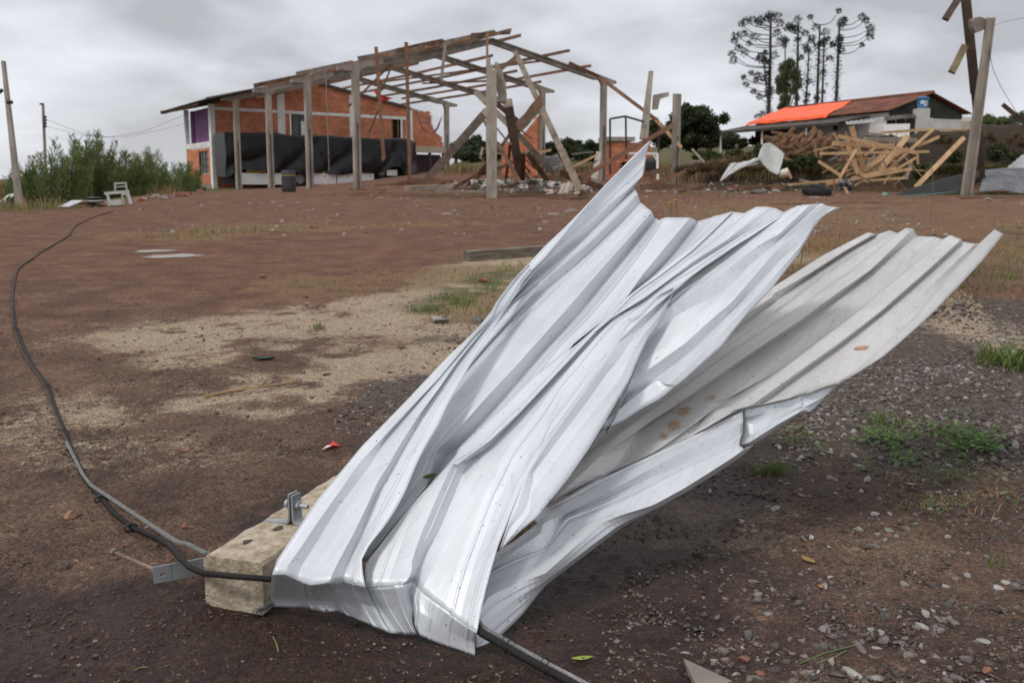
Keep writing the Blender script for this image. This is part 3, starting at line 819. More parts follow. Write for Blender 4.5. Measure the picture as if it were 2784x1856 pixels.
# overhanging right strip of the middle panel, down to its torn corner
strip = [
 (ln(1, (2190, 100), (2195, 230), (2170, 330), (2080, 480), (2000, 640)), .02, .03),
 (ln(1, (2250, 130), (2215, 290), (2180, 390), (2060, 530), (1990, 680)), .0, .03),
 (ln(1, (2260, 440), (2170, 510), (2060, 620), (1978, 708)), -.006, .02),
]
strip2 = [
 (ln(1, (1975, 700), (2060, 440), (2190, 100), 2, (1660, 1190), (1760, 1010), (1900, 820), (2050, 610), (2200, 400), (2290, 230), 4, (300, 1000), (390, 965), (560, 790), (690, 726)), .030, .020),
 (ln(1, (1977, 703), (2060, 525), (2185, 380), (2245, 160), 2, (1650, 1270), (1760, 1130), (1950, 880), (2100, 680), (2240, 480), 4, (250, 1310), (400, 1080), (480, 990), (620, 830), (692, 732)), .024, -.012),
 (ln(1, (1979, 706), (2100, 555), (2220, 400), 2, (1640, 1420), (1850, 1150), (2050, 900), (2200, 700), 4, (250, 1490), (350, 1270), (450, 1110), (565, 970), (655, 830), (694, 740)), .022, .0),
 (ln(1, (1980, 709), (2150, 545), (2280, 440), 2, (1740, 1560), (1940, 1310), (2100, 1080), (2210, 900), 4, (340, 1470), (400, 1320), (490, 1130), (570, 1020), (630, 910), (698, 755)), .016, -.012),
]
patch(mb, strip2, PM, 60, 3, 0.002, 6, 6, 1.35)
# dented right part of the sheet, hanging lower and free at its right edge
dn = -0.06
right = [
 (ln(2, (2351, 700), 4, (380, 1180), (520, 1000), (690, 726), (860, 620), (1080, 470), (1260, 328), (1480, 190), (1700, 62)), dn + .0, .006),
 (ln(2, (2351, 760), 4, (430, 1150), (640, 900), (800, 800), (960, 695), (1160, 555), (1390, 378), (1560, 285), (1810, 52)), dn + .012, .016),
 (ln(2, (2300, 860), 4, (460, 1180), (600, 1050), (760, 930), (960, 830), (1180, 690), (1330, 540), (1590, 300), (1880, 46)), dn - .014, .0),
 (ln(2, (2280, 900), 4, (400, 1370), (600, 1220), (800, 1052), (950, 920), (1100, 770), (1310, 545), (1620, 300), (1912, 45)), dn - .012, .012),
 (ln(2, (2260, 940), 4, (340, 1500), (560, 1340), (800, 1170), (950, 1030), (1180, 830), (1400, 570), (1640, 310), (1935, 62)), dn - .014, .006),
 (ln(2, (2250, 960), 4, (300, 1620), (430, 1555), (880, 1212), (1100, 980), (1380, 700), (1560, 500), (1728, 365), (1830, 240), (1985, 72)), dn - .050, -.008),
 (ln(6, (700, 770), (935, 570), (1160, 400), 4, (650, 1520), (920, 1270), (1140, 1040), (1400, 760), (1580, 560), (1734, 385), (1860, 180), (2020, 76)), dn - .026, -.002),
 (ln(6, (722, 805), (890, 725), (1050, 622), (1170, 560), (1390, 390), (1590, 210), (1690, 120), (1780, 0), 4, (1330, 900), (1480, 750), (1620, 570), (1722, 440), (1742, 395), (1775, 345), (1830, 250), (1892, 160), (1930, 122), (2052, 80)), dn - .036, -.012),
]
patch(mb, right, PM, 70, 3, 0.005, 5, 7, 1.3)
sheet = mb.build('roofing_sheet', M_SILVER, smooth_deg=3.5, weld=0.0004, solid=0.0012)
tag(sheet, 'large crumpled silver corrugated roofing sheet, folded and standing up to a point in the foreground', 'metal sheet')

# the second sheet, greyish inner face up, with its near edge folded down
mb = MB()
inner = [
 (ln(6, (100, 1080), (560, 700), 4, (1000, 1060), (1510, 718), (1900, 470), (2280, 275)), .026, .024),
 (ln(6, (120, 1150), (600, 760), 4, (1050, 1100), (1500, 800), 5, (300, 600), (600, 430), (900, 240), (1130, 108)), .022, .020),
 (ln(6, (140, 1200), (700, 780), 5, (0, 880), (340, 640), (620, 440), (900, 260), (1160, 112)), -.008, -.006),
 (ln(6, (150, 1250), (760, 780), 5, (0, 940), (400, 670), (650, 470), (900, 300), (1260, 78)), .002, .004),
 (ln(6, (170, 1300), (800, 800), 5, (0, 985), (420, 690), (680, 490), (940, 310), (1310, 100)), -.006, -.006),
 (ln(6, (200, 1340), (640, 950), (1220, 560), 5, (0, 1030), (500, 705), (760, 515), (1000, 350), (1330, 98)), -.010, -.006),
 (ln(6, (240, 1370), (690, 965), (1235, 565), 5, (0, 1060), (520, 720), (790, 530), (1030, 365), (1390, 58)), .018, .022),
 (ln(6, (290, 1395), (720, 1003), (1290, 612), 5, (0, 1160), (500, 830), (840, 580), (1100, 400), (1448, 66)), .022, .022),
 (ln(6, (460, 1305), (790, 1160), (1060, 740), (1315, 622), 5, (0, 1195), (520, 860), (860, 610), (1200, 335), (1480, 124)), -.016, -.006),
 (ln(6, (640, 1225), (930, 1040), (1150, 820), (1400, 640), 5, (100, 1220), (560, 890), (900, 625), (1250, 370), (1545, 128)), -.008, .000),
 (ln(6, (760, 1160), (1150, 980), (1400, 800), (1600, 590), (1730, 550), 5, (340, 1130), (640, 890), (1000, 600), (1300, 370), (1625, 130)), .004, .003),
 (ln(6, (1400, 870), (1540, 700), (1620, 585), (1735, 552), 5, (300, 1255), (500, 1110), (900, 810), (1200, 560), (1480, 330), (1690, 150)), -.010, -.010),
 (ln(6, (1560, 785), (1640, 640), (1720, 620), 5, (0, 1510), (380, 1220), (560, 1080), (930, 800), (1230, 550), (1500, 330), (1750, 116)), .016, .022),
 (ln(6, (1740, 680), (1780, 640), 5, (130, 1500), (400, 1310), (800, 1030), (1200, 720), (1600, 370), (1840, 150)), .022, .022),
 (ln(6, (1830, 636), 5, (200, 1498), (440, 1320), (830, 1040), (1220, 730), (1620, 380), (1850, 170)), -.004, -.004),
 (ln(5, (300, 1475), (500, 1340), (800, 1130), (1250, 740), (1560, 500), (1915, 182)), .002, .002),
 (ln(5, (420, 1450), (560, 1370), (760, 1250), (1000, 1075), (1300, 790), (1600, 520), (1952, 186)), .003, .005),
 (ln(5, (560, 1410), (700, 1350), (860, 1295), (1080, 1130), (1300, 930), (1480, 760), (1700, 480), (1990, 182)), -.006, -.008),
 (ln(5, (600, 1400), (740, 1345), (885, 1290), (1110, 1125), (1330, 925), (1500, 765), (1730, 485), (2112, 70)), .0, .024),
 (ln(5, (640, 1392), (760, 1350), (850, 1328), (1000, 1240), (1200, 1110), (1400, 940), (1600, 760), (1850, 500), (2000, 340), (2185, 108)), -.004, .006),
]
patch(mb, inner, PR, 60, 3, 0.002, 5, 11, 1.3, 9)
sheet2 = mb.build('roofing_sheet', M_BACK, origin=SH2_O, smooth_deg=3.5, weld=0.0004, solid=0.0012)
tag(sheet2, 'greyish corrugated roofing sheet with dusty inner face up, right of the silver one', 'metal sheet')
mb = MB()
hem = [
 (ln(1, (1800, 860), (1950, 722), (2110, 620), (2290, 480), 6, (160, 1535), (270, 1415), (700, 1190), (1150, 980), (1400, 870), (1650, 720), (1858, 622)), -.01, .0),
 (ln(1, (1800, 900), (1960, 760), (2120, 650), (2300, 515), 6, (170, 1560), (300, 1465), (720, 1240), (1160, 1030), (1420, 910), (1660, 790), (1860, 700)), .012, .012),
 (ln(1, (1790, 960), (1950, 820), (2130, 690), (2310, 570), 6, (230, 1568), (500, 1440), (860, 1255), (1180, 1085), (1440, 950), (1680, 835), (1861, 735)), .012, .014),
 (ln(1, (1790, 1000), (1930, 860), (2140, 760), (2351, 682), 6, (400, 1500), (600, 1425), (900, 1290), (1200, 1160), (1500, 1020), (1740, 905), (1856, 825)), -.012, -.010),
 (ln(1, (1790, 1040), (1920, 900), (2150, 800), (2351, 720), 6, (450, 1560), (640, 1490), (960, 1350), (1260, 1190), (1540, 1060), (1780, 950), (1835, 880)), .0, .0),
 (ln(1, (1785, 1120), (1900, 975), (2150, 860), (2351, 775), 6, (560, 1568), (720, 1510), (1030, 1390), (1320, 1240), (1580, 1090), (1760, 985), (1830, 930)), -.002, -.004),
 (ln(1, (1785, 1250), (1890, 1080), (2150, 960), (2351, 890), 6, (700, 1568), (860, 1500), (1120, 1420), (1380, 1280), (1620, 1130), (1790, 1020), (1870, 960)), .008, -.012),
 (ln(1, (1785, 1400), (1850, 1290), (2100, 1100), (2351, 950), 6, (820, 1600), (920, 1545), (1150, 1445), (1400, 1305), (1680, 1115), (1840, 1010), (1920, 935)), -.012, -.045),
 (ln(1, (1782, 1566), (1940, 1440), (2155, 1235), (2351, 992), 6, (850, 1620), (950, 1560), (1150, 1455), (1400, 1315), (1700, 1125), (1850, 1020), (1950, 925)), -.05, -.10),
]
patch(mb, hem, PF, 60, 3, 0.003, 6, 12, 1.2)
hem2 = [
 (ln(6, (1858, 622), (1920, 612), (2100, 580), (2351, 530), 5, (300, 1478), (600, 1405), (850, 1326)), -.004, -.004),
 (ln(6, (1860, 700), (1930, 690), (2120, 640), (2351, 575), 5, (360, 1490), (640, 1412), (851, 1327)), -.030, -.012),
 (ln(6, (1861, 735), (1935, 760), (2130, 690), (2351, 600), 5, (420, 1500), (660, 1420), (851, 1328)), -.034, -.016),
 (ln(6, (1856, 825), (1930, 840), (2130, 730), (2351, 620), 5, (480, 1510), (690, 1430), (851, 1329)), -.050, -.02),
 (ln(6, (1830, 930), (1920, 900), (2140, 760), (2351, 640), 5, (540, 1530), (720, 1440), (851, 1330)), -.05, -.03),
 (ln(6, (1950, 925), (2050, 860), (2150, 790), (2351, 655), 5, (600, 1565), (700, 1480), (760, 1395), (851, 1331)), -.10, -.04),
]
patch(mb, hem2, PF, 40, 3, 0.004, 6, 13)
hm = mb.build('folded_hem', M_SILVER, parent=sheet2, smooth_deg=3.5, weld=0.0004, solid=0.0012)
hm['label'] = 'shiny near edge of the sheet, folded down towards the ground'

# ------------------------------------------------------------------ foreground: fallen pole, its fittings, the cable
M_CONC = mat('old_concrete', (0.45, 0.39, 0.30), 0.92, var=0.2, scale=26, bump=0.45, bscale=70, col2=(0.27, 0.20, 0.125), spot=(0.16, 0.115, 0.07), spot_amt=0.36)
M_GALV = mat('galvanised_steel', (0.42, 0.44, 0.45), 0.5, 0.65, var=0.15, scale=14, bump=0.12, bscale=200, spot=(0.30, 0.20, 0.13), spot_amt=0.05)
M_RUST = mat('rusty_steel', (0.26, 0.18, 0.14), 0.85, 0.2, var=0.3, scale=20, bump=0.3)
M_RUBBER = mat('black_rubber', (0.018, 0.017, 0.017), 0.6, var=0.3, scale=20, bump=0.25, bscale=150, col2=(0.030, 0.026, 0.024), spot=(0.05, 0.04, 0.032), spot_amt=0.2, spec=0.1)
M_CABLE_OLD = mat('muddy_cable', (0.085, 0.060, 0.048), 0.9, var=0.3, scale=12, bump=0.35, bscale=100)
M_STRAND = mat('steel_strand', (0.26, 0.255, 0.245), 0.55, 0.5, var=0.2, scale=30, bump=0.1)
M_WIRE = mat('black_wire', (0.03, 0.026, 0.024), 0.6, var=0.2, scale=30, bump=0)

PH = 0.172                                   # pole section height
blp, brp = ground(575, 1644), ground(699, 1660)
ztop = 0.5 * (blp[2] + brp[2]) + PH
def on_level(x, y, z):
    d = ray(x, y); return EYE + d * ((z - EYE[2]) / d[2])
tl, far_l, tr = on_level(553, 1508, ztop), on_level(905, 1312, ztop), on_level(716, 1522, ztop)
pdir = Vector(far_l - tl); pdir.z = 0; plen = pdir.length; pdir.normalize()
pside = Vector((pdir.y, -pdir.x, 0))
pw = abs((Vector(tr) - Vector(tl)).dot(pside)) + 0.012
slope = Vector((pdir.x, pdir.y, 0.036 * pdir.y))
pole = thing('concrete_pole', tuple(Vector(tl) + pside * pw / 2 - Vector((0, 0, PH))), 'fallen concrete pole end with chipped brown edges beside the silver sheet', 'pole')
bm_ = MB()
nL = 60
G = []
L_ = 3.3
ring = []
for (u, v) in [(0.02, 0), (0.98, 0), (1, 0.03), (1, 0.93), (0.95, 1), (0.05, 1), (0, 0.94), (0, 0.05)]:
    ring.append((u, v))
for i in range(nL + 1):
    row = []
    for k, (u, v) in enumerate(ring + [ring[0]]):
        s = i / nL * L_
        q = Vector(tl) - Vector((0, 0, PH)) + slope * s + pside * (u * pw) + Vector((0, 0, v * PH))
        nz_ = mnoise.noise_vector(q * 16) * 0.0045 + mnoise.noise_vector(q * 45) * 0.003
        if k == len(ring): q = row[0]
        else: q = q + nz_
        row.append(q)
    G.append(row)
bm_.quad_grid(G)
bm_.f.append(tuple(range(8)))
bm_.build('shaft', M_CONC, pole, smooth_deg=35)
# flat dark ovals on the top face, bolt-hole shade painted as colour
mdark = mat('hole_shade', (0.075, 0.058, 0.04), 0.95, var=0.2, bump=0)
for (x, y, rx) in ((757, 1441, .017), (672, 1474, .015)):
    hb = MB(); q = on_level(x, y, ztop + 0.0035)
    q[2] = ztop + slope.z * (Vector(q) - Vector(tl)).dot(pdir) + 0.0035
    hb.poly([Vector(q) + (pdir * math.cos(t) * rx * 1.5 + pside * math.sin(t) * rx * 0.8) * (1 + .15 * math.sin(3 * t + x)) for t in np.linspace(0, 2 * math.pi, 18, endpoint=False)])
    hb.build('bolt_hole', mdark, pole)
# galvanised clamp with bolt on top of the pole
cl = on_level(800, 1420, ztop + 0.012)
clamp = thing('pole_clamp', (cl[0], cl[1], ztop), 'galvanised bracket with upright ears, nut and bolt on top of the pole', 'bracket')
vdir = (Vector(EYE) - Vector(cl)); vdir.z = 0; vdir.normalize()
cx_ = Vector((-vdir.y, vdir.x, 0))            # to the right in the photo
if cx_.x < 0: cx_ = -cx_
cx_, vdir = cx_ * 0.80 + vdir * 0.60, vdir * 0.80 - cx_ * 0.60
wv = 0.050                                    # ear depth, along the view
base_z = ztop + slope.z * (Vector(cl) - Vector(tl)).dot(pdir) + 0.004
cb = Vector((cl[0], cl[1], base_z))
def ear(sign, x0, foot, hh, th=0.007):
    m_ = MB(); prof = []
    for a in np.linspace(0, math.pi / 2, 6):
        prof.append((x0 + sign * (0.018 - 0.018 * math.sin(a)), 0.018 - 0.018 * math.cos(a)))
    line = [(x0 + sign * (0.018 + foot), 0.0 if foot < .06 else -0.004)] + [(p[0], p[1]) for p in prof] + [(x0 - sign * 0.002, hh)]
    pts2 = []
    for i, (a, c_) in enumerate(line):
        pts2.append((a, c_))
    for (a, c_), (a2, c2) in zip(pts2[:-1], pts2[1:]):
        d = Vector((a2 - a, c2 - c_)); d.normalize(); nn = Vector((-d.y, d.x)) * th * (1 if sign > 0 else -1)
        d = d * 0.0015
        q = [(a - d.x, c_ - d.y), (a2 + d.x, c2 + d.y), (a2 + d.x + nn.x, c2 + d.y + nn.y), (a - d.x + nn.x, c_ - d.y + nn.y)]
        for s0 in (-1,):
            b0 = [cb + cx_ * u + Vector((0, 0, w_)) - vdir * wv / 2 for u, w_ in q]
            m_.prism(b0, vdir * wv)
    return m_
ear(-1, -0.008, 0.085, 0.104).build('left_ear', M_GALV, clamp)
ear(1, 0.016, 0.04, 0.100).build('right_ear', M_GALV, clamp)
m_ = MB(); bc = cb + Vector((0, 0, 0.062))
m_.lathe(bc + cx_ * 0.012, [(0.017, 0), (0.017, 0.014), (0.013, 0.016)], 6, cx_)
m_.build('nut', M_GALV, clamp)
m_ = MB(); m_.lathe(bc - cx_ * 0.03, [(0.016, 0), (0.016, 0.01), (0.0085, 0.0101), (0.0085, 0.088), (0.007, 0.091)], 14, cx_)
m_.build('bolt', M_GALV, clamp)
# flat bar with a hole, sticking out from behind the pole end
pb = thing('flat_bar', tuple(ground(440, 1600)), 'pale galvanised flat bar with a round hole, poking out beside the pole end', 'metal bar')
c4 = [at(417, 1541, 3.13), at(600, 1508, 3.26), at(600, 1557, 3.26), at(421, 1586, 3.13)]
c4 = [Vector(q) for q in c4]
ex = (c4[1] - c4[0]); eyv = (c4[3] - c4[0]); hc = Vector(at(443, 1558, 3.14))
nrm = ex.cross(eyv).normalized(); 
hc = c4[0] + ex * ((hc - c4[0]).dot(ex) / ex.length_squared) + eyv * 0.5
m_ = MB(); K = 24
exn, eyn = ex.normalized(), eyv.normalized()
inner_ = [hc + (exn * math.cos(t) + eyn * math.sin(t)) * 0.0085 for t in np.linspace(0, 2 * math.pi, K, endpoint=False)]
hw = eyv.length / 2; x0_ = (hc - c4[0]).dot(exn); x1_ = hw
outer_ = []
for t in np.linspace(0, 2 * math.pi, K, endpoint=False):
    dx, dy = math.cos(t), math.sin(t)
    s = min((x1_ if dx > 0 else x0_) / abs(dx) if abs(dx) > 1e-6 else 9, hw / abs(dy) if abs(dy) > 1e-6 else 9)
    outer_.append(hc + exn * dx * s + eyn * dy * s)
th_ = nrm * 0.006
bidx = len(m_.v); m_.v += [tuple(q) for q in inner_ + outer_] + [tuple(q + th_) for q in inner_ + outer_]
for i in range(K):
    j = (i + 1) % K
    m_.f += [(i, j, K + j, K + i), (2 * K + i, 3 * K + i, 3 * K + j, 2 * K + j), (i, 2 * K + i, 2 * K + j, j), (K + i, K + j, 3 * K + j, 3 * K + i)]
xs = x0_ + x1_ - 0.0005
m_.frame_box(c4[0] + exn * xs, exn * (ex.length - xs), eyv, th_)
m_.build('plate', M_GALV, pb)
# thin rusty rod
m_ = MB(); r0, r1 = at(306, 1499, 3.24), at(424, 1549, 3.17)
m_.tube([r0, r1], 0.0065, 8); dd = (Vector(r1) - Vector(r0)).normalized()
m_.lathe(Vector(r0) - dd * 0.004, [(0.013, 0), (0.013, 0.014)], 6, dd)
tag(m_.build('steel_rod', M_RUST), 'thin rusty steel bolt rod pointing left from behind the flat bar', 'rod')

# the long cable: black sheathed line with a steel strand laid beside it
vw = 2784 / 2352
cab_px = [(262, 484), (228, 494), (198, 506), (172, 520), (160, 540), (135, 555), (100, 575), (75, 594), (52, 608), (40, 620), (34, 640), (30, 665), (28, 690), (31, 720), (34, 745), (44, 770), (58, 808), (75, 838), (95, 865), (112, 892), (118, 915), (132, 950), (146, 985), (160, 1022), (176, 1058), (195, 1098), (232, 1142), (262, 1178), (292, 1203), (330, 1226), (365, 1238)]
path = [ground(x * vw, y * vw, 0.012) for x, y in cab_px]
path = list(spline(path, 120))
end_px = [(365, 1238, 3.42), (392, 1255, 3.30), (415, 1283, 3.17), (438, 1303, 3.09), (470, 1316, 3.045), (520, 1321, 2.985), (580, 1326, 2.955), (640, 1331, 2.97), (700, 1338, 3.02)]
path2 = list(spline([path[-1]] + [at(x * vw, y * vw, Y) for x, y, Y in end_px[1:]], 50))
cab = thing('cable', tuple(path[60]), 'long black cable trailing over the dirt from far left to the pole end', 'cable')
MB_ = MB(); MB_.tube(path[:86], 0.0098, 7); MB_.build('dusty_length', M_CABLE_OLD, cab, smooth_deg=60)
MB_ = MB(); MB_.tube(path[85:] + path2[1:], 0.0100, 10); MB_.build('sheath', M_RUBBER, cab, smooth_deg=60)
sid = []
for i, q in enumerate(path[:116]):
    d = Vector(path[i + 1]) - Vector(path[i]); d.z = 0; d.normalize()
    sd_ = Vector((d.y, -d.x, 0))
    w_ = 0.015 + 0.004 * math.sin(i * 0.35)
    sid.append(Vector(q) + sd_ * w_ * (1 - 0.9 * smooth(106, 115, i)) + Vector((0, 0, 0.008 * smooth(106, 114, i))))
sid2 = [Vector(q) for q in spline([sid[-1], at(398 * vw, 1238 * vw, 3.40), at(430 * vw, 1248 * vw, 3.36), at(470 * vw, 1268 * vw, 3.30), at(520 * vw, 1290 * vw, 3.32)], 30)]
def strand(m_, pts, R=0.0052, r=0.0026, nst=6, turns=40, seg=5):
    n_ = len(pts)
    P = np.array([tuple(q) for q in pts]); T = np.gradient(P, axis=0); T /= np.linalg.norm(T, axis=1)[:, None]
    a = np.cross(T, [0, 0, 1.0]); a /= np.linalg.norm(a, axis=1)[:, None]; c_ = np.cross(T, a)
    for k in range(nst):
        ph = 2 * math.pi * (k / nst + turns * np.linspace(0, 1, n_))
        m_.tube(P + R * (a * np.cos(ph)[:, None] + c_ * np.sin(ph)[:, None]), r, seg)
MB_ = MB(); MB_.tube(sid, 0.0065, 6); MB_.build('dusty_strand', M_CABLE_OLD, cab, smooth_deg=60)
MB_ = MB(); strand(MB_, spline(sid[-5:] + sid2[1:], 160), turns=9); MB_.build('steel_strand', M_STRAND, cab, smooth_deg=60)
for (i, nn) in ((92, 3), (104, 3), (110, 2), (116, 5), (118, 4)):
    q = Vector(path[i]); d = (Vector(path[min(i + 1, 119)]) - Vector(path[i - 1])).normalized()
    s_ = Vector((d.y, -d.x, 0)); u_ = s_.cross(d)
    pts = [q + d * (0.004 * t / 6.28 - 0.004 * nn / 2) + s_ * 0.006 + (s_ * math.cos(t) * 0.024 + u_ * math.sin(t) * 0.0165) for t in np.linspace(0, 6.28 * nn, 16 * nn)]
    MB_ = MB(); MB_.tube(pts, 0.0022, 5); MB_.build('wire_tie', M_WIRE, cab, smooth_deg=60)
# the other end, leaving under the sheet towards the lower right
out_px = [(1262, 1650, 2.86), (1300, 1712, 2.725), (1340, 1737, 2.685), (1400, 1772, 2.63), (1480, 1816, 2.565), (1560, 1858, 2.52), (1700, 1930, 2.42), (2000, 2060, 2.24), (2500, 2200, 2.08)]
o1 = spline([at(*q) for q in out_px], 80); o1 = [Vector(q) for q in o1]
for q in o1: q.z = max(q.z, gz(q.x, q.y) + 0.012)
cab2 = thing('cable', tuple(o1[30]), 'black cable with twisted steel strand coming out under the sheet at bottom right', 'cable')
MB_ = MB(); MB_.tube(o1, 0.0115, 10); MB_.build('sheath', M_RUBBER, cab2, smooth_deg=60)
o2 = [q + Vector((0.012, 0.009, 0.008)) for q in o1]
MB_ = MB(); strand(MB_, spline(o2, 240), R=0.0046, r=0.0024, turns=15); MB_.build('steel_strand', M_STRAND, cab2, smooth_deg=60)
for i, nn in ((14, 1.6), (22, 1.3)):
    q = o1[i]; d = (o1[i + 1] - o1[i - 1]).normalized(); s_ = Vector((d.y, -d.x, 0)).normalized(); u_ = s_.cross(d)
    if u_.z < 0: u_ = -u_
    pts = [q + u_ * 0.008 + d * (0.02 * t / 6.28) + (s_ * math.cos(t) * 0.017 + u_ * math.sin(t) * 0.024) for t in np.linspace(0, 6.28 * nn, 30)]
    MB_ = MB(); MB_.tube(pts, 0.0016, 5); MB_.build('wire_tie', M_WIRE, cab2, smooth_deg=60)
# frayed strand end under the pole end
MB_ = MB(); fr_ = [at(760, 1628, 3.05), at(735, 1640, 3.03), at(712, 1652, 3.0), at(698, 1655, 2.99), at(694, 1664, 2.99)]
strand(MB_, spline(fr_, 60), R=0.006, r=0.003, turns=3)
tag(MB_.build('strand_end', M_STRAND, smooth_deg=60), 'frayed end of twisted steel strand hanging under the pole end corner', 'wire')

# ------------------------------------------------------------------ loose stones, gravel
M_STONE = mat('field_stone', (0.95, 0.95, 0.95), 0.9, var=0.25, scale=30, bump=0.5, bscale=90, vcol=True)
ico = bmesh.new(); bmesh.ops.create_icosphere(ico, subdivisions=1, radius=1.0)
ICO_V = np.array([v.co[:] for v in ico.verts]); ICO_F = np.array([[v.index for v in f.verts] for f in ico.faces]); ico.free()
ico = bmesh.new(); bmesh.ops.create_icosphere(ico, subdivisions=2, radius=1.0)
ICO2_V = np.array([v.co[:] for v in ico.verts]); ICO2_F = np.array([[v.index for v in f.verts] for f in ico.faces]); ico.free()
nrs = np.random.RandomState(5)
STONE_COL = np.array([(0.18, 0.155, 0.14), (0.28, 0.255, 0.235), (0.105, 0.088, 0.078), (0.40, 0.37, 0.34), (0.14, 0.105, 0.085), (0.21, 0.165, 0.135)])
def stone_shape(base, r, flat=0.6, seed=0):
    rs = np.random.RandomState(seed)
    M = rs.normal(size=(3, 3)) * 0.28 + np.eye(3)
    v = base @ M.T
    # chop facets so that stones read as broken pieces
    for _ in range(7):
        d = rs.normal(size=3); d /= np.linalg.norm(d)
        lim = rs.uniform(0.32, 0.72); s = v @ d
        v = v - np.outer(np.maximum(s - lim, 0), d)
    v = v * np.array([1, 1, flat])
    return v * r
PROTO = [stone_shape(ICO_V, 1.0, nrs.uniform(0.5, 0.8), 100 + i) for i in range(24)]
PROTO2 = [stone_shape(ICO2_V, 1.0, nrs.uniform(0.5, 0.8), 200 + i) for i in range(16)]
def scatter_stones(name, px_fn, count, rmin, rmax, cols, colw, label_kind='stuff', power=2.2, proto=PROTO, icof=ICO_F, sink=0.40):
    Vs, Fs, Cs = [], [], []; off = 0
    XY = px_fn(count)
    Z = terrain(XY[:, 0], XY[:, 1])
    for (x, y), z in zip(XY, Z):
        r = rmin + (rmax - rmin) * nrs.rand() ** power
        p = proto[nrs.randint(len(proto))]; a = nrs.rand() * 6.28
        ca, sa_ = math.cos(a), math.sin(a)
        v = np.stack([p[:, 0] * ca - p[:, 1] * sa_, p[:, 0] * sa_ + p[:, 1] * ca, p[:, 2]], -1) * r
        v = v + np.array([x, y, z + r * 0.45 * (1 - sink * 2)])
        c_ = cols[nrs.choice(len(cols), p=colw)] * nrs.uniform(0.7, 1.25)
        Vs.append(v); Fs.append(icof + off); off += len(v)
        Cs.append(np.tile(np.append(np.clip(c_, 0, 1), 1), (len(v), 1)))
    ob = mesh_np(name, np.concatenate(Vs), np.concatenate(Fs), M_STONE, attrs={'tint': np.concatenate(Cs)}, smooth=False)
    return tag(ob, kind=label_kind)
def by_pixel(poly_fn):
    """random ground spots, evenly spread over the ground (not over the picture) inside a region"""
    def f(count):
        out_ = []
        while len(out_) < count:
            px_, py_ = poly_fn()
            q = ground(px_, py_)
            out_.append((q[0], q[1]))
        return np.array(out_)
    return f
def fast_ground(P):
    """many pixels at once: march along the rays over the bare terrain"""
    P = np.asarray(P, float)
    D = np.stack([(P[:, 0] - 1392) / FPX, cp_ + (928 - P[:, 1]) / FPX * sp_, -sp_ + (928 - P[:, 1]) / FPX * cp_], -1)
    lo = np.full(len(P), 0.8); t = lo.copy(); done = np.zeros(len(P), bool); hi = np.full(len(P), 300.0)
    while t.max() < 300 and not done.all():
        q = EYE + D * t[:, None]
        below = q[:, 2] < terrain(q[:, 0], q[:, 1])
        new = below & ~done; hi[new] = t[new]; done |= below
        lo[~done] = t[~done]; t = np.where(done, t, t * 1.03)
    for _ in range(14):
        m__ = (lo + hi) / 2; q = EYE + D * m__[:, None]
        b_ = q[:, 2] < terrain(q[:, 0], q[:, 1]); hi = np.where(b_, m__, hi); lo = np.where(b_, lo, m__)
    q = EYE + D * hi[:, None]
    return q
def px_region(test, x0, x1, y0, y1):
    def f(count):
        acc = []
        while sum(len(a) for a in acc) < count:
            P = np.stack([nrs.uniform(x0, x1, 6000), nrs.uniform(y0, y1, 6000)], -1)
            P = P[test(P[:, 0], P[:, 1])]
            acc.append(fast_ground(P)[:, :2])
        return np.concatenate(acc)[:count]
    return f
GR_ = 0
n2 = lambda x, y, s: fbm(x / 160., y / 60., s, 3)
grav = lambda x, y: (x > 2130 + 420 * (n2(x, y, 5) - .5) - 0.35 * (y - 1000)) & (y > 800 + 120 * (n2(x, y, 8) - .3)) & (nrs.rand(len(x)) < np.clip(1.9 * n2(x, y, 15) - 0.35, 0.05, 1) * (1 - 0.95 * smooth(1120, 1330, y)))
scatter_stones('gravel', px_region(grav, 1850, 2830, 780, 1860), 13000, 0.004, 0.027, STONE_COL, [.22, .15, .25, .06, .2, .12], power=2.3)
scatter_stones('gravel', px_region(lambda x, y: (x > 1750 - (y - 1400) * .3) & (nrs.rand(len(x)) < np.clip(1.9 * n2(x, y, 19) - 0.4, 0.04, 1)), 1600, 2830, 1250, 1870), 6000, 0.002, 0.014, STONE_COL, [.2, .07, .27, .02, .28, .16], power=3.0)
br_ = np.array([(0.17, 0.085, 0.06), (0.12, 0.065, 0.05), (0.22, 0.185, 0.155), (0.085, 0.06, 0.05), (0.15, 0.115, 0.095), (0.25, 0.125, 0.08)])
low = lambda x, y: nrs.rand(len(x)) < np.clip(1.8 * n2(x, y, 25) - 0.3, 0.08, 1)
scatter_stones('pebbles', px_region(low, -30, 2820, 1080, 1880), 16000, 0.0016, 0.010, br_, [.12, .2, .13, .28, .22, .05], power=2.8)
scatter_stones('pebbles', px_region(low, -30, 1400, 760, 1250), 4000, 0.003, 0.020, br_, [.14, .2, .15, .25, .2, .06], power=3.4)
side = lambda x, y: (np.abs(x - (1330 - (y - 880) * 1.1)) < 150) & (nrs.rand(len(x)) < np.clip(2 * n2(x, y, 35) - 0.3, 0.1, 1))
scatter_stones('gravel', px_region(side, 900, 1420, 850, 1180), 1300, 0.006, 0.022, STONE_COL, [.3, .12, .3, .05, .13, .1], power=2.2)
mid_ = lambda x, y: nrs.rand(len(x)) < np.clip(2.2 * n2(x, y, 45) - 0.6, 0.03, 1)
scatter_stones('rubble', px_region(mid_, 200, 2784, 522, 640), 900, 0.015, 0.07, np.array([(0.38, 0.35, 0.32), (0.26, 0.23, 0.21), (0.28, 0.12, 0.07), (0.5, 0.48, 0.46)]), [.35, .3, .2, .15], power=2.6)

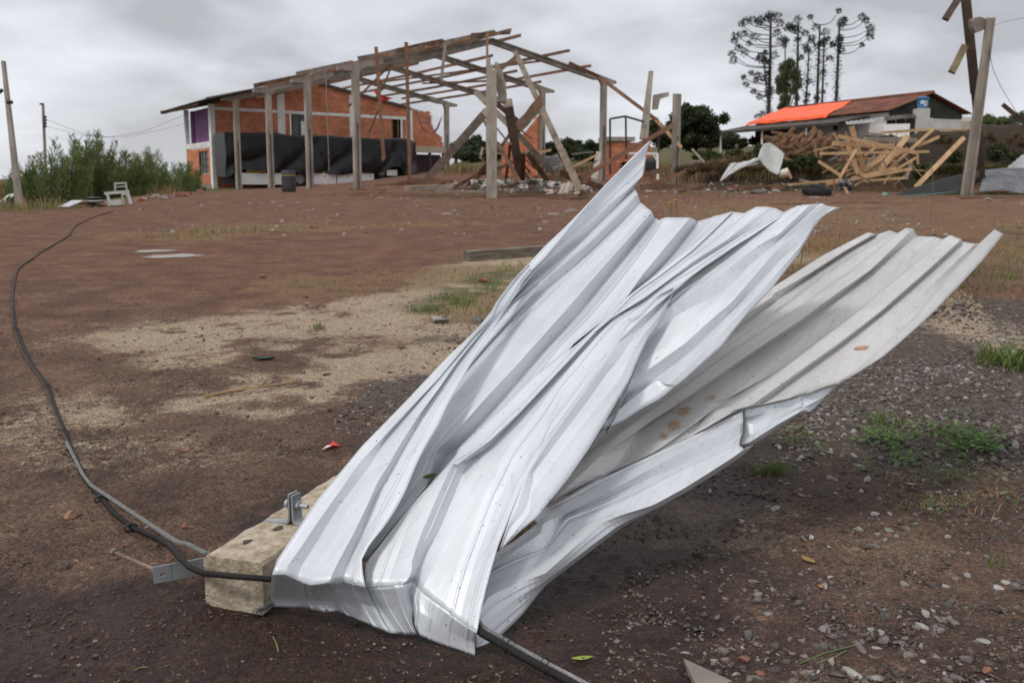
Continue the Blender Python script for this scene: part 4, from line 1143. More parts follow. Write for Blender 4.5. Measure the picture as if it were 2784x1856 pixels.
def stone_at(px_, py_, w_px, col, label, cat='stone', seed=1, flat=0.7, group=None, name='stone'):
    q = ground(px_, py_); Y = q[1]
    r = w_px * Y / FPX / 2 * 1.15
    v = stone_shape(ICO2_V, r, flat, seed); mb_ = MB()
    v = v + q + np.array([0, 0, r * flat * 0.5])
    mb_.arrays(v, ICO2_F, np.tile((*col, 1), (len(v), 1)))
    return tag(mb_.build(name, M_STONE), label, cat, group)
OR = (0.33, 0.145, 0.075); GY = (0.33, 0.315, 0.295); WH = (0.5, 0.48, 0.45); BR = (0.19, 0.10, 0.065)
for a in [
 (712, 757, 26, (0.42, 0.24, 0.14), 'pale orange brick chunk lying alone on the dirt track'),
 (831, 810, 24, OR, 'orange brick chunk at the upper edge of the pale sand'),
 (1315, 768, 34, OR, 'orange brick piece in the grass beside the tall sheet edge'),
 (1092, 946, 30, BR, 'dark brown brick chunk on gravel at the right end of the sand'),
 (197, 1404, 42, (0.36, 0.20, 0.12), 'orange broken brick shard on the wet soil left of the cable'),
 (162, 1545, 44, (0.15, 0.10, 0.08), 'flat brown stone on wet soil, largest left of the flat bar'),
 (206, 1530, 24, (0.26, 0.15, 0.10), 'small reddish stone beside the large flat brown stone'),
 (342, 1486, 24, (0.21, 0.085, 0.055), 'red stone between the cable and the thin rusty rod'),
 (400, 1434, 18, (0.30, 0.24, 0.20), 'pale stone just above the tied part of the cable'),
 (504, 1429, 19, (0.27, 0.11, 0.07), 'round red pebble, left one of a touching pair above the cable'),
 (515, 1434, 15, (0.30, 0.17, 0.12), 'round brownish pebble, right one of a touching pair above the cable'),
 (207, 1588, 26, (0.17, 0.11, 0.085), 'brown lump of stone below the flat brown stone, lower left'),
 (197, 1737, 18, (0.13, 0.06, 0.04), 'dark red round pebble on wet mud at the lower left'),
 (262, 1787, 26, (0.13, 0.11, 0.105), 'dark grey flat pebble on wet mud near the bottom left edge'),
 (737, 1795, 20, (0.25, 0.11, 0.075), 'small red pebble near the bottom edge below the silver sheet'),
 (1930, 1338, 20, GY, 'pale grey stone just right of the folded sheet hem'),
 (2102, 1386, 24, WH, 'white stone beside a reddish one on the dirt, right of the sheet'),
 (2205, 1462, 24, WH, 'white stone, left of two touching on the dirt at right'),
 (2186, 1468, 22, GY, 'grey stone touching the white one on the dirt at right'),
 (2378, 1403, 26, (0.42, 0.41, 0.40), 'pale angular stone with a dark hollow, below the weed patch'),
 (2254, 1571, 18, WH, 'small whitish stone with a hole in the dirt, lower right'),
 (2708, 1601, 28, WH, 'white stone on the grey slab patch near the right edge'),
 (2634, 1567, 22, GY, 'grey stone at the left rim of the grey slab patch'),
 (2676, 1748, 26, (0.36, 0.34, 0.31), 'light stone in loose gravel near the bottom right corner'),
 (2450, 1755, 26, (0.34, 0.32, 0.30), 'light grey stone in the lower right dirt, left of the corner gravel'),
 (2395, 1726, 24, (0.33, 0.31, 0.29), 'grey stone, right one of a pair in the lower right dirt'),
 (2369, 1713, 20, (0.33, 0.31, 0.29), 'grey stone, left one of a pair in the lower right dirt'),
 (1990, 1768, 24, (0.23, 0.21, 0.20), 'grey jagged stone near the bottom edge right of the cable'),
 (2683, 1828, 30, (0.30, 0.14, 0.08), 'orange stone at the bottom right corner'),
 (2030, 1800, 32, (0.26, 0.115, 0.085), 'flat reddish stone at the bottom edge right of centre'),
 (2070, 1838, 36, (0.27, 0.12, 0.09), 'pinkish red stone cut by the bottom edge'),
 (2360, 1312, 26, WH, 'white stone under the lower edge of the weed patch'),
 (2176, 1247, 22, GY, 'grey stone left of the weed patch near the sheet'),
 (2320, 1245, 24, WH, 'whitish stone left of the leafy weeds'),
 (2762, 1215, 34, (0.38, 0.36, 0.33), 'pale stone at the right edge beside the weeds'),
 (60, 1263, 20, (0.33, 0.25, 0.19), 'small pale stone at the left edge in front of the cable bend'),
 (507, 1227, 20, (0.32, 0.17, 0.11), 'reddish stone in the tan dirt above the cable'),
 (770, 1247, 18, (0.33, 0.2, 0.13), 'small orange stone on dark dirt below the sand'),
 (884, 1020, 22, (0.27, 0.2, 0.16), 'brownish stone on the pale sand near its right end'),
]:
    stone_at(a[0], a[1], a[2], a[3], a[4], seed=int(a[0]))
# concrete chips by the sheet
for (x, y, w, lb) in ((1190, 878, 44, 'grey concrete chip lying on sand close to the sheet'), (1300, 872, 36, 'whitish concrete chip next to the left silhouette of the sheet'), (2745, 965, 44, 'light stone embedded in the ash at the right edge')):
    stone_at(x, y, w, (0.36, 0.34, 0.31), lb, 'concrete chip', int(x), 0.6, None, 'concrete_chip')
# greyish slab shard cut by the bottom edge
q = [ground(1858, 1808), ground(1990, 1870), ground(1900, 1900)]
mb_ = MB(); mb_.prism([Vector(p) + Vector((0, 0, .004)) for p in q], (0, 0, 0.018))
tag(mb_.build('slate_shard', mat('slate', (0.21, 0.185, 0.155), 0.85, var=0.15, bump=0.3)), 'flat greyish brown shard with a pointed tip at the bottom edge', 'shard')
# ------------------------------------------------------------------ litter
def leaf(name, px_, py_, L, W, ang, col, label, Y=None, plane=None, curl=0.15, cat='leaf'):
    q = Vector(hit(plane, px_, py_, 0.006)) if plane is not None else Vector(ground(px_, py_)) + Vector((0, 0, 0.008))
    a = Vector((math.cos(ang), math.sin(ang), 0)); c_ = Vector((-a.y, a.x, 0)); up = Vector((0, 0, 1))
    if plane is not None:
        up = Vector(plane[0]); a = (a - up * a.dot(up)).normalized(); c_ = up.cross(a)
    mb_ = MB(); Gd = []
    for i in range(9):
        t = i / 8; w = W * math.sin(math.pi * min(1, t * 1.02 + 0.01)) ** 0.8
        row = []
        for s in (-1, -.5, 0, .5, 1):
            row.append(q + a * (t - .5) * L + c_ * s * w / 2 + up * (curl * W * (s * s) + curl * L * (t - .5) ** 2))
        Gd.append(row)
    mb_.quad_grid(Gd)
    return tag(mb_.build(name, mat('leaf_' + '%02d%02d%02d' % tuple(int(v * 99) for v in col), col, 0.6, var=0.2, scale=40, bump=0.1), smooth_deg=60, solid=0.0006), label, cat)
leaf('leaf', 716, 979, 0.16, 0.085, 0.1, (0.022, 0.062, 0.035), 'dark green leaf lying on the pale sand at left')
leaf('leaf', 1583, 1797, 0.065, 0.024, 0.2, (0.25, 0.33, 0.06), 'yellow green leaf on the wet soil near the bottom edge')
leaf('leaf', 2196, 1528, 0.075, 0.03, 2.0, (0.33, 0.20, 0.07), 'curled tan leaf standing on the dirt at right')
leaf('leaf', 2342, 946, 0.060, 0.022, 0.1, (0.52, 0.30, 0.17), 'orange brown leaf lying on the greyish roofing sheet', plane=PR)
leaf('leaf', 2232, 1600, 0.035, 0.02, 1.2, (0.32, 0.17, 0.06), 'small ochre leaf on the dirt, below the curled tan leaf')
leaf('leaf', 1170, 1295, 0.05, 0.02, 0.2, (0.08, 0.10, 0.03), 'small dark green leaf scrap caught in the gap of the silver sheet', plane=(PM[0], PM[1] - 0.06))
# red and white scrap
mb_ = MB(); q = [ground(882, 1226), ground(905, 1212), ground(926, 1215), ground(905, 1224)]
q = [Vector(p) + Vector((0, 0, 0.006 + 0.02 * (i % 2))) for i, p in enumerate(q)]
mb_.quad_grid([[q[0], q[3]], [q[1], q[2]]])
ps = tag(mb_.build('paper_scrap', mat('red_paper', (0.62, 0.06, 0.05), 0.6, var=0.1, bump=0), solid=0.001), 'crumpled red and white paper scrap on dark dirt left of the sheet', 'litter')
mb_ = MB(); mb_.quad_grid([[q[0] + Vector((-.012, 0, .003)), q[3] + Vector((-.005, -.012, .002))], [q[0] * .6 + q[1] * .4 + Vector((0, 0, .006)), q[3] * .7 + q[0] * .3 + Vector((0, 0, .006))]])
mb_.build('white_corner', mat('white_paper', (0.75, 0.74, 0.72), 0.7, var=0.1, bump=0), ps, solid=0.001)
# dry stem
M_STEM = mat('dry_stem', (0.36, 0.22, 0.10), 0.85, var=0.25, bump=0.1)
mb_ = MB(); mb_.tube([ground(x * vw, y * vw, 0.008) for x, y in ((470, 911), (520, 900), (600, 888), (660, 880), (682, 876))], [0.009, .007, .006, .006, .005], 6)
mb_.tube([ground(x * vw, y * vw, 0.010) for x, y in ((682, 876), (668, 868), (655, 861))], 0.004, 6)
tag(mb_.build('dry_stalk', M_STEM), 'long dry tan stalk lying bent on the pale sand', 'stalk')
M_GSTEM = mat('green_stem', (0.13, 0.16, 0.06), 0.7, var=0.2, bump=0)
for (pts, lb) in ((((2175, 1802), (2240, 1775), (2290, 1762), (2340, 1750)), 'long thin green grass stem lying near the bottom right'), (((2225, 1800), (2270, 1785), (2300, 1768)), 'short thin green grass stem crossing behind the longer one'), (((362, 1822), (380, 1814), (402, 1812)), 'green grass blade lying on wet mud at the bottom left'), (((742, 1730), (752, 1748), (757, 1770)), 'thin green blade lying below the front of the silver sheet')):
    mb_ = MB(); mb_.tube([ground(x, y, 0.006) for x, y in pts], 0.0028, 5); tag(mb_.build('green_blade', M_GSTEM), lb, 'grass stem')
# weathered beam on the ground behind the sheet
M_OLDWOOD = mat('old_grey_wood', (0.20, 0.165, 0.13), 0.9, var=0.35, scale=5, stretch=(1, 1, 6), bump=0.5, bscale=30, col2=(0.09, 0.07, 0.055))
b0, b1 = ground(1268, 712), ground(1540, 690); mb_ = MB()
mb_.beam(Vector(b0) + Vector((0, 0.1, .06)), Vector(b1) + Vector((0, .1, .06)), 0.15, 0.16, (0, 0, 1), rough=0.006, n=8)
tag(mb_.build('timber_beam', M_OLDWOOD, smooth_deg=30), 'weathered grey squared timber lying on the dirt behind the tall sheet', 'beam')

# ------------------------------------------------------------------ grass and weeds
def leafmat(name, c0, c1, rough=0.6):
    m, n, l = new_mat(name)
    out = n.new('ShaderNodeOutputMaterial'); b = n.new('ShaderNodeBsdfPrincipled'); t = n.new('ShaderNodeBsdfTranslucent')
    a = n.new('ShaderNodeVertexColor'); a.layer_name = 'tint'
    s = n.new('ShaderNodeSeparateColor'); l.new(a.outputs[0], s.inputs[0])
    r = n.new('ShaderNodeMix'); r.data_type = 'RGBA'; l.new(s.outputs[0], r.inputs['Factor'])
    r.inputs['A'].default_value = (*c0, 1); r.inputs['B'].default_value = (*c1, 1)
    l.new(r.outputs['Result'], b.inputs['Base Color']); l.new(r.outputs['Result'], t.inputs['Color'])
    b.inputs['Roughness'].default_value = rough; b.inputs['Specular IOR Level'].default_value = 0.3
    mx = n.new('ShaderNodeMixShader'); mx.inputs[0].default_value = 0.28
    l.new(b.outputs[0], mx.inputs[1]); l.new(t.outputs[0], mx.inputs[2]); l.new(mx.outputs[0], out.inputs[0])
    return m
M_GRASS = leafmat('fresh_grass', (0.075, 0.115, 0.022), (0.17, 0.22, 0.055))
M_DRY = leafmat('dry_grass_blades', (0.20, 0.125, 0.055), (0.42, 0.30, 0.16), 0.8)
M_WEED = leafmat('weed_leaves', (0.05, 0.11, 0.025), (0.16, 0.27, 0.06))
def blades(name, roots, hmin, hmax, width, m, lean=0.6, seg=3, kind='stuff', spread=0.0):
    """curved grass blades rooted at the given points"""
    R = np.asarray(roots, float); N = len(R)
    a = nrs.rand(N) * 6.28; h = nrs.uniform(hmin, hmax, N) * nrs.uniform(0.6, 1.1, N); ln_ = h * lean * nrs.uniform(0.2, 1.4, N)
    d = np.stack([np.cos(a), np.sin(a), np.zeros(N)], -1); s = np.stack([-np.sin(a), np.cos(a), np.zeros(N)], -1)
    Vs = []
    for k in range(seg + 1):
        t = k / seg; w = width * (1 - t * 0.92) * nrs.uniform(0.7, 1.3, N)[:, None] / 2
        c_ = R + d * (ln_ * t ** 1.8)[:, None] + np.array([0, 0, 1.0]) * (h * (t - 0.25 * lean * t ** 3))[:, None]
        Vs += [c_ - s * w, c_ + s * w]
    V_ = np.stack(Vs, 1).reshape(-1, 3); base = np.arange(N)[:, None] * (2 * (seg + 1))
    F_ = np.concatenate([base + np.array([2 * k, 2 * k + 1, 2 * k + 3, 2 * k + 2]) for k in range(seg)], 0)
    tint = np.repeat(nrs.rand(N), 2 * (seg + 1)); col = np.stack([tint, tint, tint, np.ones_like(tint)], -1)
    return V_, F_, col
def tuft_roots(spots):
    """(px, py, spread_px_x, spread_px_y, count)"""
    P = []
    for (x, y, sx, sy, c_) in spots:
        P.append(np.stack([nrs.normal(x, sx, c_), nrs.normal(y, sy, c_)], -1))
    P = np.concatenate(P); P[:, 1] = np.maximum(P[:, 1], 470)
    return fast_ground(P)
def grass(name, spots, hmin, hmax, width, m, lean=0.6, label=None, cat=None, group=None):
    V_, F_, c_ = blades(name, tuft_roots(spots), hmin, hmax, width, m, lean)
    o3 = V_.mean(0); o3[2] = V_[:, 2].min()
    o = mesh_np(name, V_, F_, m, tuple(o3), {'tint': c_}, smooth=False)
    if label: tag(o, label, cat, group)
    else: tag(o, kind='stuff')
    return o
grass('grass', [(1150, 846, 28, 6, 130), (1230, 818, 34, 8, 170), (1260, 830, 24, 6, 110), (1340, 788, 34, 14, 130), (1290, 745, 60, 12, 70), (1380, 730, 30, 10, 110), (1330, 700, 90, 8, 70), (1200, 850, 40, 8, 70), (1420, 700, 20, 5, 40), (1330, 850, 20, 8, 40)], 0.04, 0.12, 0.007, M_GRASS, 0.9)
grass('dry_grass', [(1010, 790, 60, 14, 260), (1150, 760, 110, 16, 420), (1300, 860, 50, 14, 200), (960, 735, 80, 10, 120), (1330, 700, 80, 12, 140)], 0.025, 0.09, 0.005, M_DRY, 1.1)
grass('dry_grass', [(430, 645, 60, 6, 350), (520, 640, 50, 7, 350), (640, 620, 70, 6, 250), (760, 622, 60, 6, 180), (880, 616, 60, 5, 120), (1090, 612, 50, 4, 150), (1200, 606, 60, 4, 180)], 0.02, 0.085, 0.012, M_DRY, 1.0)
grass('grass', [(560, 632, 60, 3, 60), (680, 632, 90, 4, 80)], 0.05, 0.14, 0.012, M_GRASS, 0.9)
grass('dry_grass', [(2230, 680, 34, 14, 600), (2290, 655, 50, 14, 450), (2200, 620, 60, 10, 200), (2560, 600, 140, 14, 200), (2100, 575, 150, 10, 120), (2420, 560, 150, 10, 120), (2700, 690, 60, 16, 250)], 0.04, 0.17, 0.008, M_DRY, 0.9)
grass('grass', [(2745, 700, 30, 24, 130), (2720, 750, 50, 14, 130), (2750, 640, 30, 20, 100), (2180, 740, 20, 10, 40), (2650, 790, 50, 8, 60), (2600, 740, 60, 15, 60)], 0.05, 0.18, 0.009, M_GRASS, 0.8)
grass('grass', [(2600, 528, 120, 4, 700), (2260, 520, 120, 4, 500), (1900, 530, 80, 4, 200), (2050, 505, 60, 5, 300), (2500, 505, 40, 6, 260), (1000, 528, 50, 3, 120), (1400, 530, 60, 3, 160), (870, 534, 60, 2, 120), (1230, 536, 80, 2, 120), (1800, 515, 60, 5, 160)], 0.05, 0.20, 0.016, M_GRASS, 0.9)
grass('dry_grass', [(1450, 575, 200, 12, 300), (2150, 545, 250, 8, 400), (1900, 560, 120, 8, 200), (1550, 545, 120, 8, 160)], 0.05, 0.20, 0.014, M_DRY, 1.0)
grass('grass_clump', [(2720, 985, 34, 9, 120), (2770, 1000, 24, 8, 90)], 0.10, 0.26, 0.014, M_GRASS, 1.1, 'bright green grass clump in gravel at the right edge', 'grass clump')
grass('grass_clump', [(2640, 745, 14, 5, 40)], 0.12, 0.30, 0.010, M_GRASS, 0.8, 'tall green grass clump behind the tip of the greyish sheet', 'grass clump')
grass('grass_clump', [(866, 895, 10, 5, 70)], 0.04, 0.10, 0.006, M_GRASS, 0.8, 'small olive grass tuft growing in the pale sand', 'grass clump')
grass('grass_clump', [(2090, 1282, 30, 8, 260)], 0.03, 0.08, 0.004, M_GRASS, 1.0, 'fine dark grass tuft in the shade right of the folded hem', 'grass clump')
grass('grass_clump', [(2400, 1150, 24, 8, 80)], 0.05, 0.13, 0.006, M_GRASS, 1.0, 'thin grass tuft between the gravel and the leafy weeds', 'grass clump')
grass('dry_grass', [(2600, 1370, 110, 20, 240), (2450, 1310, 80, 12, 120), (2720, 1300, 50, 30, 120), (2560, 1180, 120, 20, 80)], 0.02, 0.06, 0.004, M_DRY, 2.2)
grass('grass', [(2560, 1120, 140, 30, 70), (2400, 1010, 100, 30, 40), (2180, 1200, 50, 14, 50), (2650, 1080, 80, 30, 50), (2300, 1080, 60, 30, 30), (2700, 1540, 20, 6, 16)], 0.03, 0.09, 0.004, M_GRASS, 1.0)
# low leafy weeds at the lower right: each leaf a small folded blade on a thin stem
def weeds(spots, name, label, size):
    roots = tuft_roots(spots); Vs, Fs, Cs = [], [], []; off = 0
    for q in roots:
        hh = nrs.uniform(0.02, 0.09); a0 = nrs.rand() * 6.28; tl_ = nrs.uniform(0, 0.05)
        top = q + np.array([math.cos(a0) * tl_, math.sin(a0) * tl_, hh])
        for k in range(nrs.randint(3, 6)):
            a = nrs.rand() * 6.28; L = size * nrs.uniform(0.5, 1.2); W = L * 0.55; pit = nrs.uniform(-0.3, 0.6)
            d = np.array([math.cos(a) * math.cos(pit), math.sin(a) * math.cos(pit), math.sin(pit)]); s = np.array([-math.sin(a), math.cos(a), 0]); u = np.cross(d, s)
            c0_ = q + (top - q) * nrs.uniform(0.5, 1.0)
            v = [c0_, c0_ + d * L * .45 + s * W / 2 + u * W * -.12, c0_ + d * L, c0_ + d * L * .45 - s * W / 2 + u * W * -.12, c0_ + d * L * .45]
            Vs += v; Fs += [(off, off + 1, off + 4), (off + 1, off + 2, off + 4), (off + 2, off + 3, off + 4), (off + 3, off, off + 4)]
            t = nrs.rand() ; Cs += [(t, t, t, 1)] * 5; off += 5
    Vs = np.array(Vs); o3 = Vs.mean(0); o3[2] = Vs[:, 2].min()
    return tag(mesh_np('weeds', Vs, np.array(Fs), M_WEED, tuple(o3), {'tint': np.array(Cs)}, smooth=False), kind='stuff')
weeds([(2390, 1195, 26, 12, 34), (2420, 1215, 36, 16, 40)], 'weed', 'leafy green weed at the left end of the weed patch', 0.034)
weeds([(2610, 1205, 34, 15, 60), (2600, 1240, 30, 12, 30)], 'weed', 'bright leafy weed in the middle of the weed patch', 0.036)
weeds([(2690, 1225, 24, 14, 40)], 'weed', 'light green weed at the right end of the weed patch', 0.036)
weeds([(2460, 1260, 40, 14, 44), (2530, 1180, 60, 16, 50)], 'weed', 'darker low weed between the two brightest weeds', 0.028)
weeds([(2600, 1300, 60, 14, 44)], 'weed', 'reddish tinged low weed at the front of the patch', 0.024)
weeds([(2520, 1400, 30, 6, 12), (2620, 1390, 40, 8, 14), (2740, 1380, 20, 10, 10)], 'weed', 'sparse yellowish seedlings in dirt in front of the patch', 0.018)
weeds([(2150, 1195, 30, 12, 26), (2240, 1250, 16, 6, 10), (2350, 1290, 12, 5, 8)], 'weed', 'small weeds growing close to the folded hem', 0.024)

# ------------------------------------------------------------------ the wrecked shed
M_POST = mat('precast_concrete', (0.36, 0.315, 0.26), 0.9, var=0.25, scale=3, stretch=(1, 1, 0.35), bump=0.3, bscale=30, spot=(0.17, 0.14, 0.11), spot_amt=0.35)
M_RAFT = mat('rafter_concrete', (0.24, 0.205, 0.165), 0.9, var=0.3, scale=2.5, bump=0.3, bscale=30, spot=(0.13, 0.10, 0.08), spot_amt=0.4)
M_WOOD = mat('brown_timber', (0.17, 0.10, 0.062), 0.85, var=0.35, scale=2.5, bump=0.3, bscale=20, col2=(0.085, 0.048, 0.03), spot=(0.24, 0.17, 0.12), spot_amt=0.3)
M_WOOD2 = mat('reddish_timber', (0.21, 0.105, 0.062), 0.85, var=0.3, scale=2.5, bump=0.3, bscale=20, col2=(0.12, 0.058, 0.034))
M_PINE = mat('fresh_pine', (0.52, 0.345, 0.19), 0.75, var=0.22, scale=2.2, bump=0.2, bscale=25, col2=(0.37, 0.22, 0.11), spot=(0.62, 0.46, 0.29), spot_amt=0.3)
M_WGREY = mat('weathered_beam', (0.20, 0.155, 0.115), 0.9, var=0.3, scale=2.5, bump=0.3, bscale=20, col2=(0.12, 0.088, 0.062))
M_GREYW = mat('grey_board', (0.30, 0.26, 0.21), 0.9, var=0.3, scale=2.5, bump=0.3, bscale=25)
M_DARKW = mat('dark_pole_wood', (0.085, 0.06, 0.045), 0.9, var=0.35, scale=2, bump=0.3, bscale=20)
M_BRICK = mat('clay_brick', (0.64, 0.24, 0.125), 0.9, var=0.22, scale=1.3, bump=0.3, bscale=40, vcol=True)
M_MORTAR = mat('mortar', (0.38, 0.20, 0.125), 0.95, var=0.2, scale=6, bump=0.2)
M_WHITE = mat('white_render', (0.84, 0.81, 0.77), 0.85, var=0.12, scale=2, bump=0.15, spot=(0.42, 0.36, 0.30), spot_amt=0.25)
M_PURPLE = mat('purple_paint', (0.20, 0.085, 0.21), 0.8, var=0.15, scale=2, bump=0.1)
M_TILE = mat('old_fibre_tile', (0.115, 0.098, 0.085), 0.95, var=0.35, scale=2, bump=0.4, bscale=15, col2=(0.05, 0.04, 0.035))
M_DARK = mat('shade_and_black_parts', (0.028, 0.022, 0.02), 0.95, var=0.2, bump=0)  # near-black: paints shade in openings and holes, also colours arches and insulators
M_GREENF = mat('green_frame_paint', (0.045, 0.07, 0.035), 0.7, var=0.2, bump=0.1)
M_GLASSD = mat('dark_pane', (0.055, 0.05, 0.045), 0.12, var=0.2, bump=0, spec=0.5)  # dark, fairly smooth opaque pane
M_BASE = mat('grey_plinth', (0.26, 0.22, 0.185), 0.9, var=0.25, scale=3, bump=0.3)

F0 = np.array([-17.76, 59.6]); E1 = np.array([0.53, -0.85]); E2 = np.array([0.775, 0.632])
WID = 13.93
E1v, E2v, UP = Vector((*E1, 0)), Vector((*E2, 0)), Vector((0, 0, 1))
def fr(s, w, z=0.0):
    p = F0 + E1 * s + E2 * w
    return Vector((p[0], p[1], z))
BAY = 5.4
ZF, ZR, ZBK = 6.45, 8.08, 6.86          # eaves front, ridge, eaves back (absolute heights)
def roof_z(w):
    h = WID / 2
    return ZF + (ZR - ZF) * w / h if w < h else ZR + (ZBK - ZR) * (w - h) / h
def column_mb(p, ztop, wid=0.29, dep=0.24, groove=0.55):
    mb_ = MB(); z0 = gz(p.x, p.y) - 0.15; zg = z0 + (ztop - z0) * groove
    a, c_ = E2v * wid, E1v * dep
    o = p - a / 2 - c_ / 2
    b0 = Vector((o.x, o.y, zg))
    mb_.frame_box(b0, a, c_, UP * (ztop - zg))
    b0.z = z0
    mb_.frame_box(b0, a, c_ * 0.55, UP * (zg - z0 - .002))
    mb_.frame_box(b0 + c_ * 0.5501, a * 0.36, c_ * 0.45, UP * (zg - z0 - .002))
    mb_.frame_box(b0 + c_ * 0.5501 + a * 0.64, a * 0.36, c_ * 0.45, UP * (zg - z0 - .002))
    return mb_
def haunch_mb(p, ztop, sgn, L=1.3, slope_=0.23, dep=0.20, back=0.8):
    """tapered bracket on top of a column, rising with the roof towards the ridge and out to the eave"""
    mb_ = MB(); c_ = E1v * dep; o = Vector((p.x, p.y, 0)) - c_ / 2
    pr = [(-back, -back * slope_ - 0.02), (-back, -back * slope_ - 0.15), (-0.145, -0.34), (0.145, -0.42), (0.28, -0.20), (L, L * slope_ - 0.24), (L, L * slope_ + 0.02)]
    mb_.prism([o + E2v * (sgn * u) + UP * (ztop + v) for u, v in pr], c_)
    return mb_
shed = thing('shed_frame', tuple(fr(11, 7, gz(*(F0 + E1 * 11 + E2 * 7)))), 'roofless concrete shed frame with slender columns, sloping rafters and broken timber purlins', 'shed')
for k in (1, 2, 3, 4):
    p = fr(BAY * k, 0)
    column_mb(p, ZF - 0.05).build('column', M_POST, shed)
    haunch_mb(p, ZF, 1).build('bracket', M_POST, shed)
for k in (0, 1, 2, 3, 4):
    p = fr(BAY * k, WID)
    column_mb(p, ZBK - 0.05).build('column', M_POST, shed)
    haunch_mb(p, ZBK, -1, slope_=0.175).build('bracket', M_POST, shed)
for k in (0, 1, 2, 3, 4):
    s = BAY * k
    for (wa, wb) in ((0.6, WID / 2), (WID / 2, WID - 0.6)):
        mb_ = MB(); a, b_ = fr(s, wa, roof_z(wa) - 0.06), fr(s, wb, roof_z(wb) - 0.06)
        for dz, h, wdt in ((0, 0.07, 0.18), (-0.10, 0.13, 0.08), (-0.20, 0.07, 0.18)):   # an I-shaped beam
            mb_.beam(a + UP * dz, b_ + UP * dz, h, wdt, UP, n=2)
        mb_.build('rafter', M_RAFT, shed)
pur = [(1.0, 0, 22.6), (2.3, 0, 23.4), (3.7, 0, 22.3), (5.0, 0, 22.9), (6.2, 4, 24.2), (7.6, 0, 23.0), (9.0, 0, 18.5), (10.2, 0, 23.3), (11.4, 0, 17.2), (12.4, 2, 22.2), (13.4, 0, 16.6)]
for i, (w, s0, s1) in enumerate(pur):
    mb_ = MB(); z = roof_z(w) + 0.07
    mb_.beam(fr(s0, w, z), fr((s0 + s1) / 2, w + .03, z - 0.05), 0.13, 0.075, UP, rough=0.006, n=3)
    mb_.beam(fr((s0 + s1) / 2, w + .03, z - 0.052), fr(s1, w, z), 0.13, 0.075, UP, rough=0.006, n=3, split=True)
    mb_.build('purlin', M_WOOD if i % 3 else M_WOOD2, shed)
# ragged boards left along the front rafter line
for i, (s, wa, wb, dz, wd) in enumerate([(21.7, 0.1, 2.6, .12, .20), (21.9, 1.9, 4.1, .18, .16), (21.8, 3.9, 6.9, .14, .20), (22.0, 5.6, 7.6, .26, .14), (16.4, -.6, 2.2, .15, .2), (11.0, -.8, 2.0, .14, .2), (16.2, 3, 6.0, .16, .16), (10.9, 2.5, 5.5, .18, .18)]):
    mb_ = MB(); mb_.beam(fr(s, wa, roof_z(max(wa, 0)) + dz - (0.24 * -wa if wa < 0 else 0)), fr(s, wb, roof_z(wb) + dz + .05), wd, 0.05, UP, rough=0.012, n=4, split=True)
    mb_.build('edge_board', M_WOOD if i % 2 else M_GREYW, shed)
for i, (w, sA, sB, dz) in enumerate([(2.0, 3, 12, -.35), (4.5, 8, 16, -.4), (9.6, 10, 16.2, -.35), (8.2, 5, 21.6, -.3)]):
    mb_ = MB(); mb_.beam(fr(sA, w, roof_z(w) + dz), fr(sB, w + 1.6, roof_z(w + 1.6) + dz), 0.10, 0.05, UP, rough=0.006, n=3)
    mb_.build('brace', M_WOOD, shed)

# ------------------------------------------------------------------ brick building at the far end
bld = thing('brick_building', tuple(fr(0, 7, gz(*(F0 + E2 * 7)))), 'red brick building with white bands, purple upper room and broken right corner', 'building')
def wall_uv(px_, py_, o, du):
    """position on the vertical plane through o along du, seen at a photo pixel"""
    nrm_ = Vector((du.y, -du.x, 0)); d = Vector(ray(px_, py_)); e = Vector(EYE)
    t = (o - e).dot(nrm_) / d.dot(nrm_); q = e + d * t
    return (q - o).dot(du), q.z
def brick_wall(o, du, dn, u0, u1, z0, z1, keep, parent, bw=0.245, bh=0.075, th=0.12, seed=0, name='bricks'):
    """courses of separate bricks standing 8 mm proud of a mortar core; keep(u, z) says where wall is left"""
    rs = random.Random(seed); mb_ = MB(); co = MB()
    nrow = int((z1 - z0) / bh)
    for r in range(nrow):
        za = z0 + r * bh; off = 0 if r % 2 else bw / 2; run = None
        k0 = int(math.floor((u0 - off) / bw)); k1 = int(math.ceil((u1 - off) / bw))
        for k in range(k0, k1 + 1):
            ua = max(u0, off + k * bw); ub = min(u1, off + (k + 1) * bw)
            ok = ub - ua > 0.04 and keep((ua + ub) / 2, za + bh / 2)
            if ok:
                t = rs.uniform(0.78, 1.2); pr = rs.uniform(0.004, 0.012)
                b = len(mb_.v)
                q0 = o + du * (ua + .006); q1 = o + du * (ub - .006)
                za_, zb_ = za + .006, za + bh - .006
                A = [Vector((q0.x, q0.y, za_)), Vector((q1.x, q1.y, za_)), Vector((q1.x, q1.y, zb_)), Vector((q0.x, q0.y, zb_))]
                mb_.v += [tuple(v + dn * pr) for v in A] + [tuple(v - dn * 0.02) for v in A]
                mb_.f += [(b, b + 1, b + 2, b + 3), (b, b + 4, b + 5, b + 1), (b + 1, b + 5, b + 6, b + 2), (b + 2, b + 6, b + 7, b + 3), (b + 3, b + 7, b + 4, b)]
                mb_.c += [(t, t * rs.uniform(.92, 1.08), t, 1)] * 8
                run = (run[0], ub) if run else (ua, ub)
            if run and (not ok or k == k1):
                q = o + du * run[0]
                co.frame_box(Vector((q.x, q.y, za)), du * (run[1] - run[0]), -dn * th, UP * bh)
                run = None
    a = mb_.build(name, M_BRICK, parent); a['kind'] = 'stuff'
    c_ = co.build('mortar', M_MORTAR, parent); c_['kind'] = 'stuff'
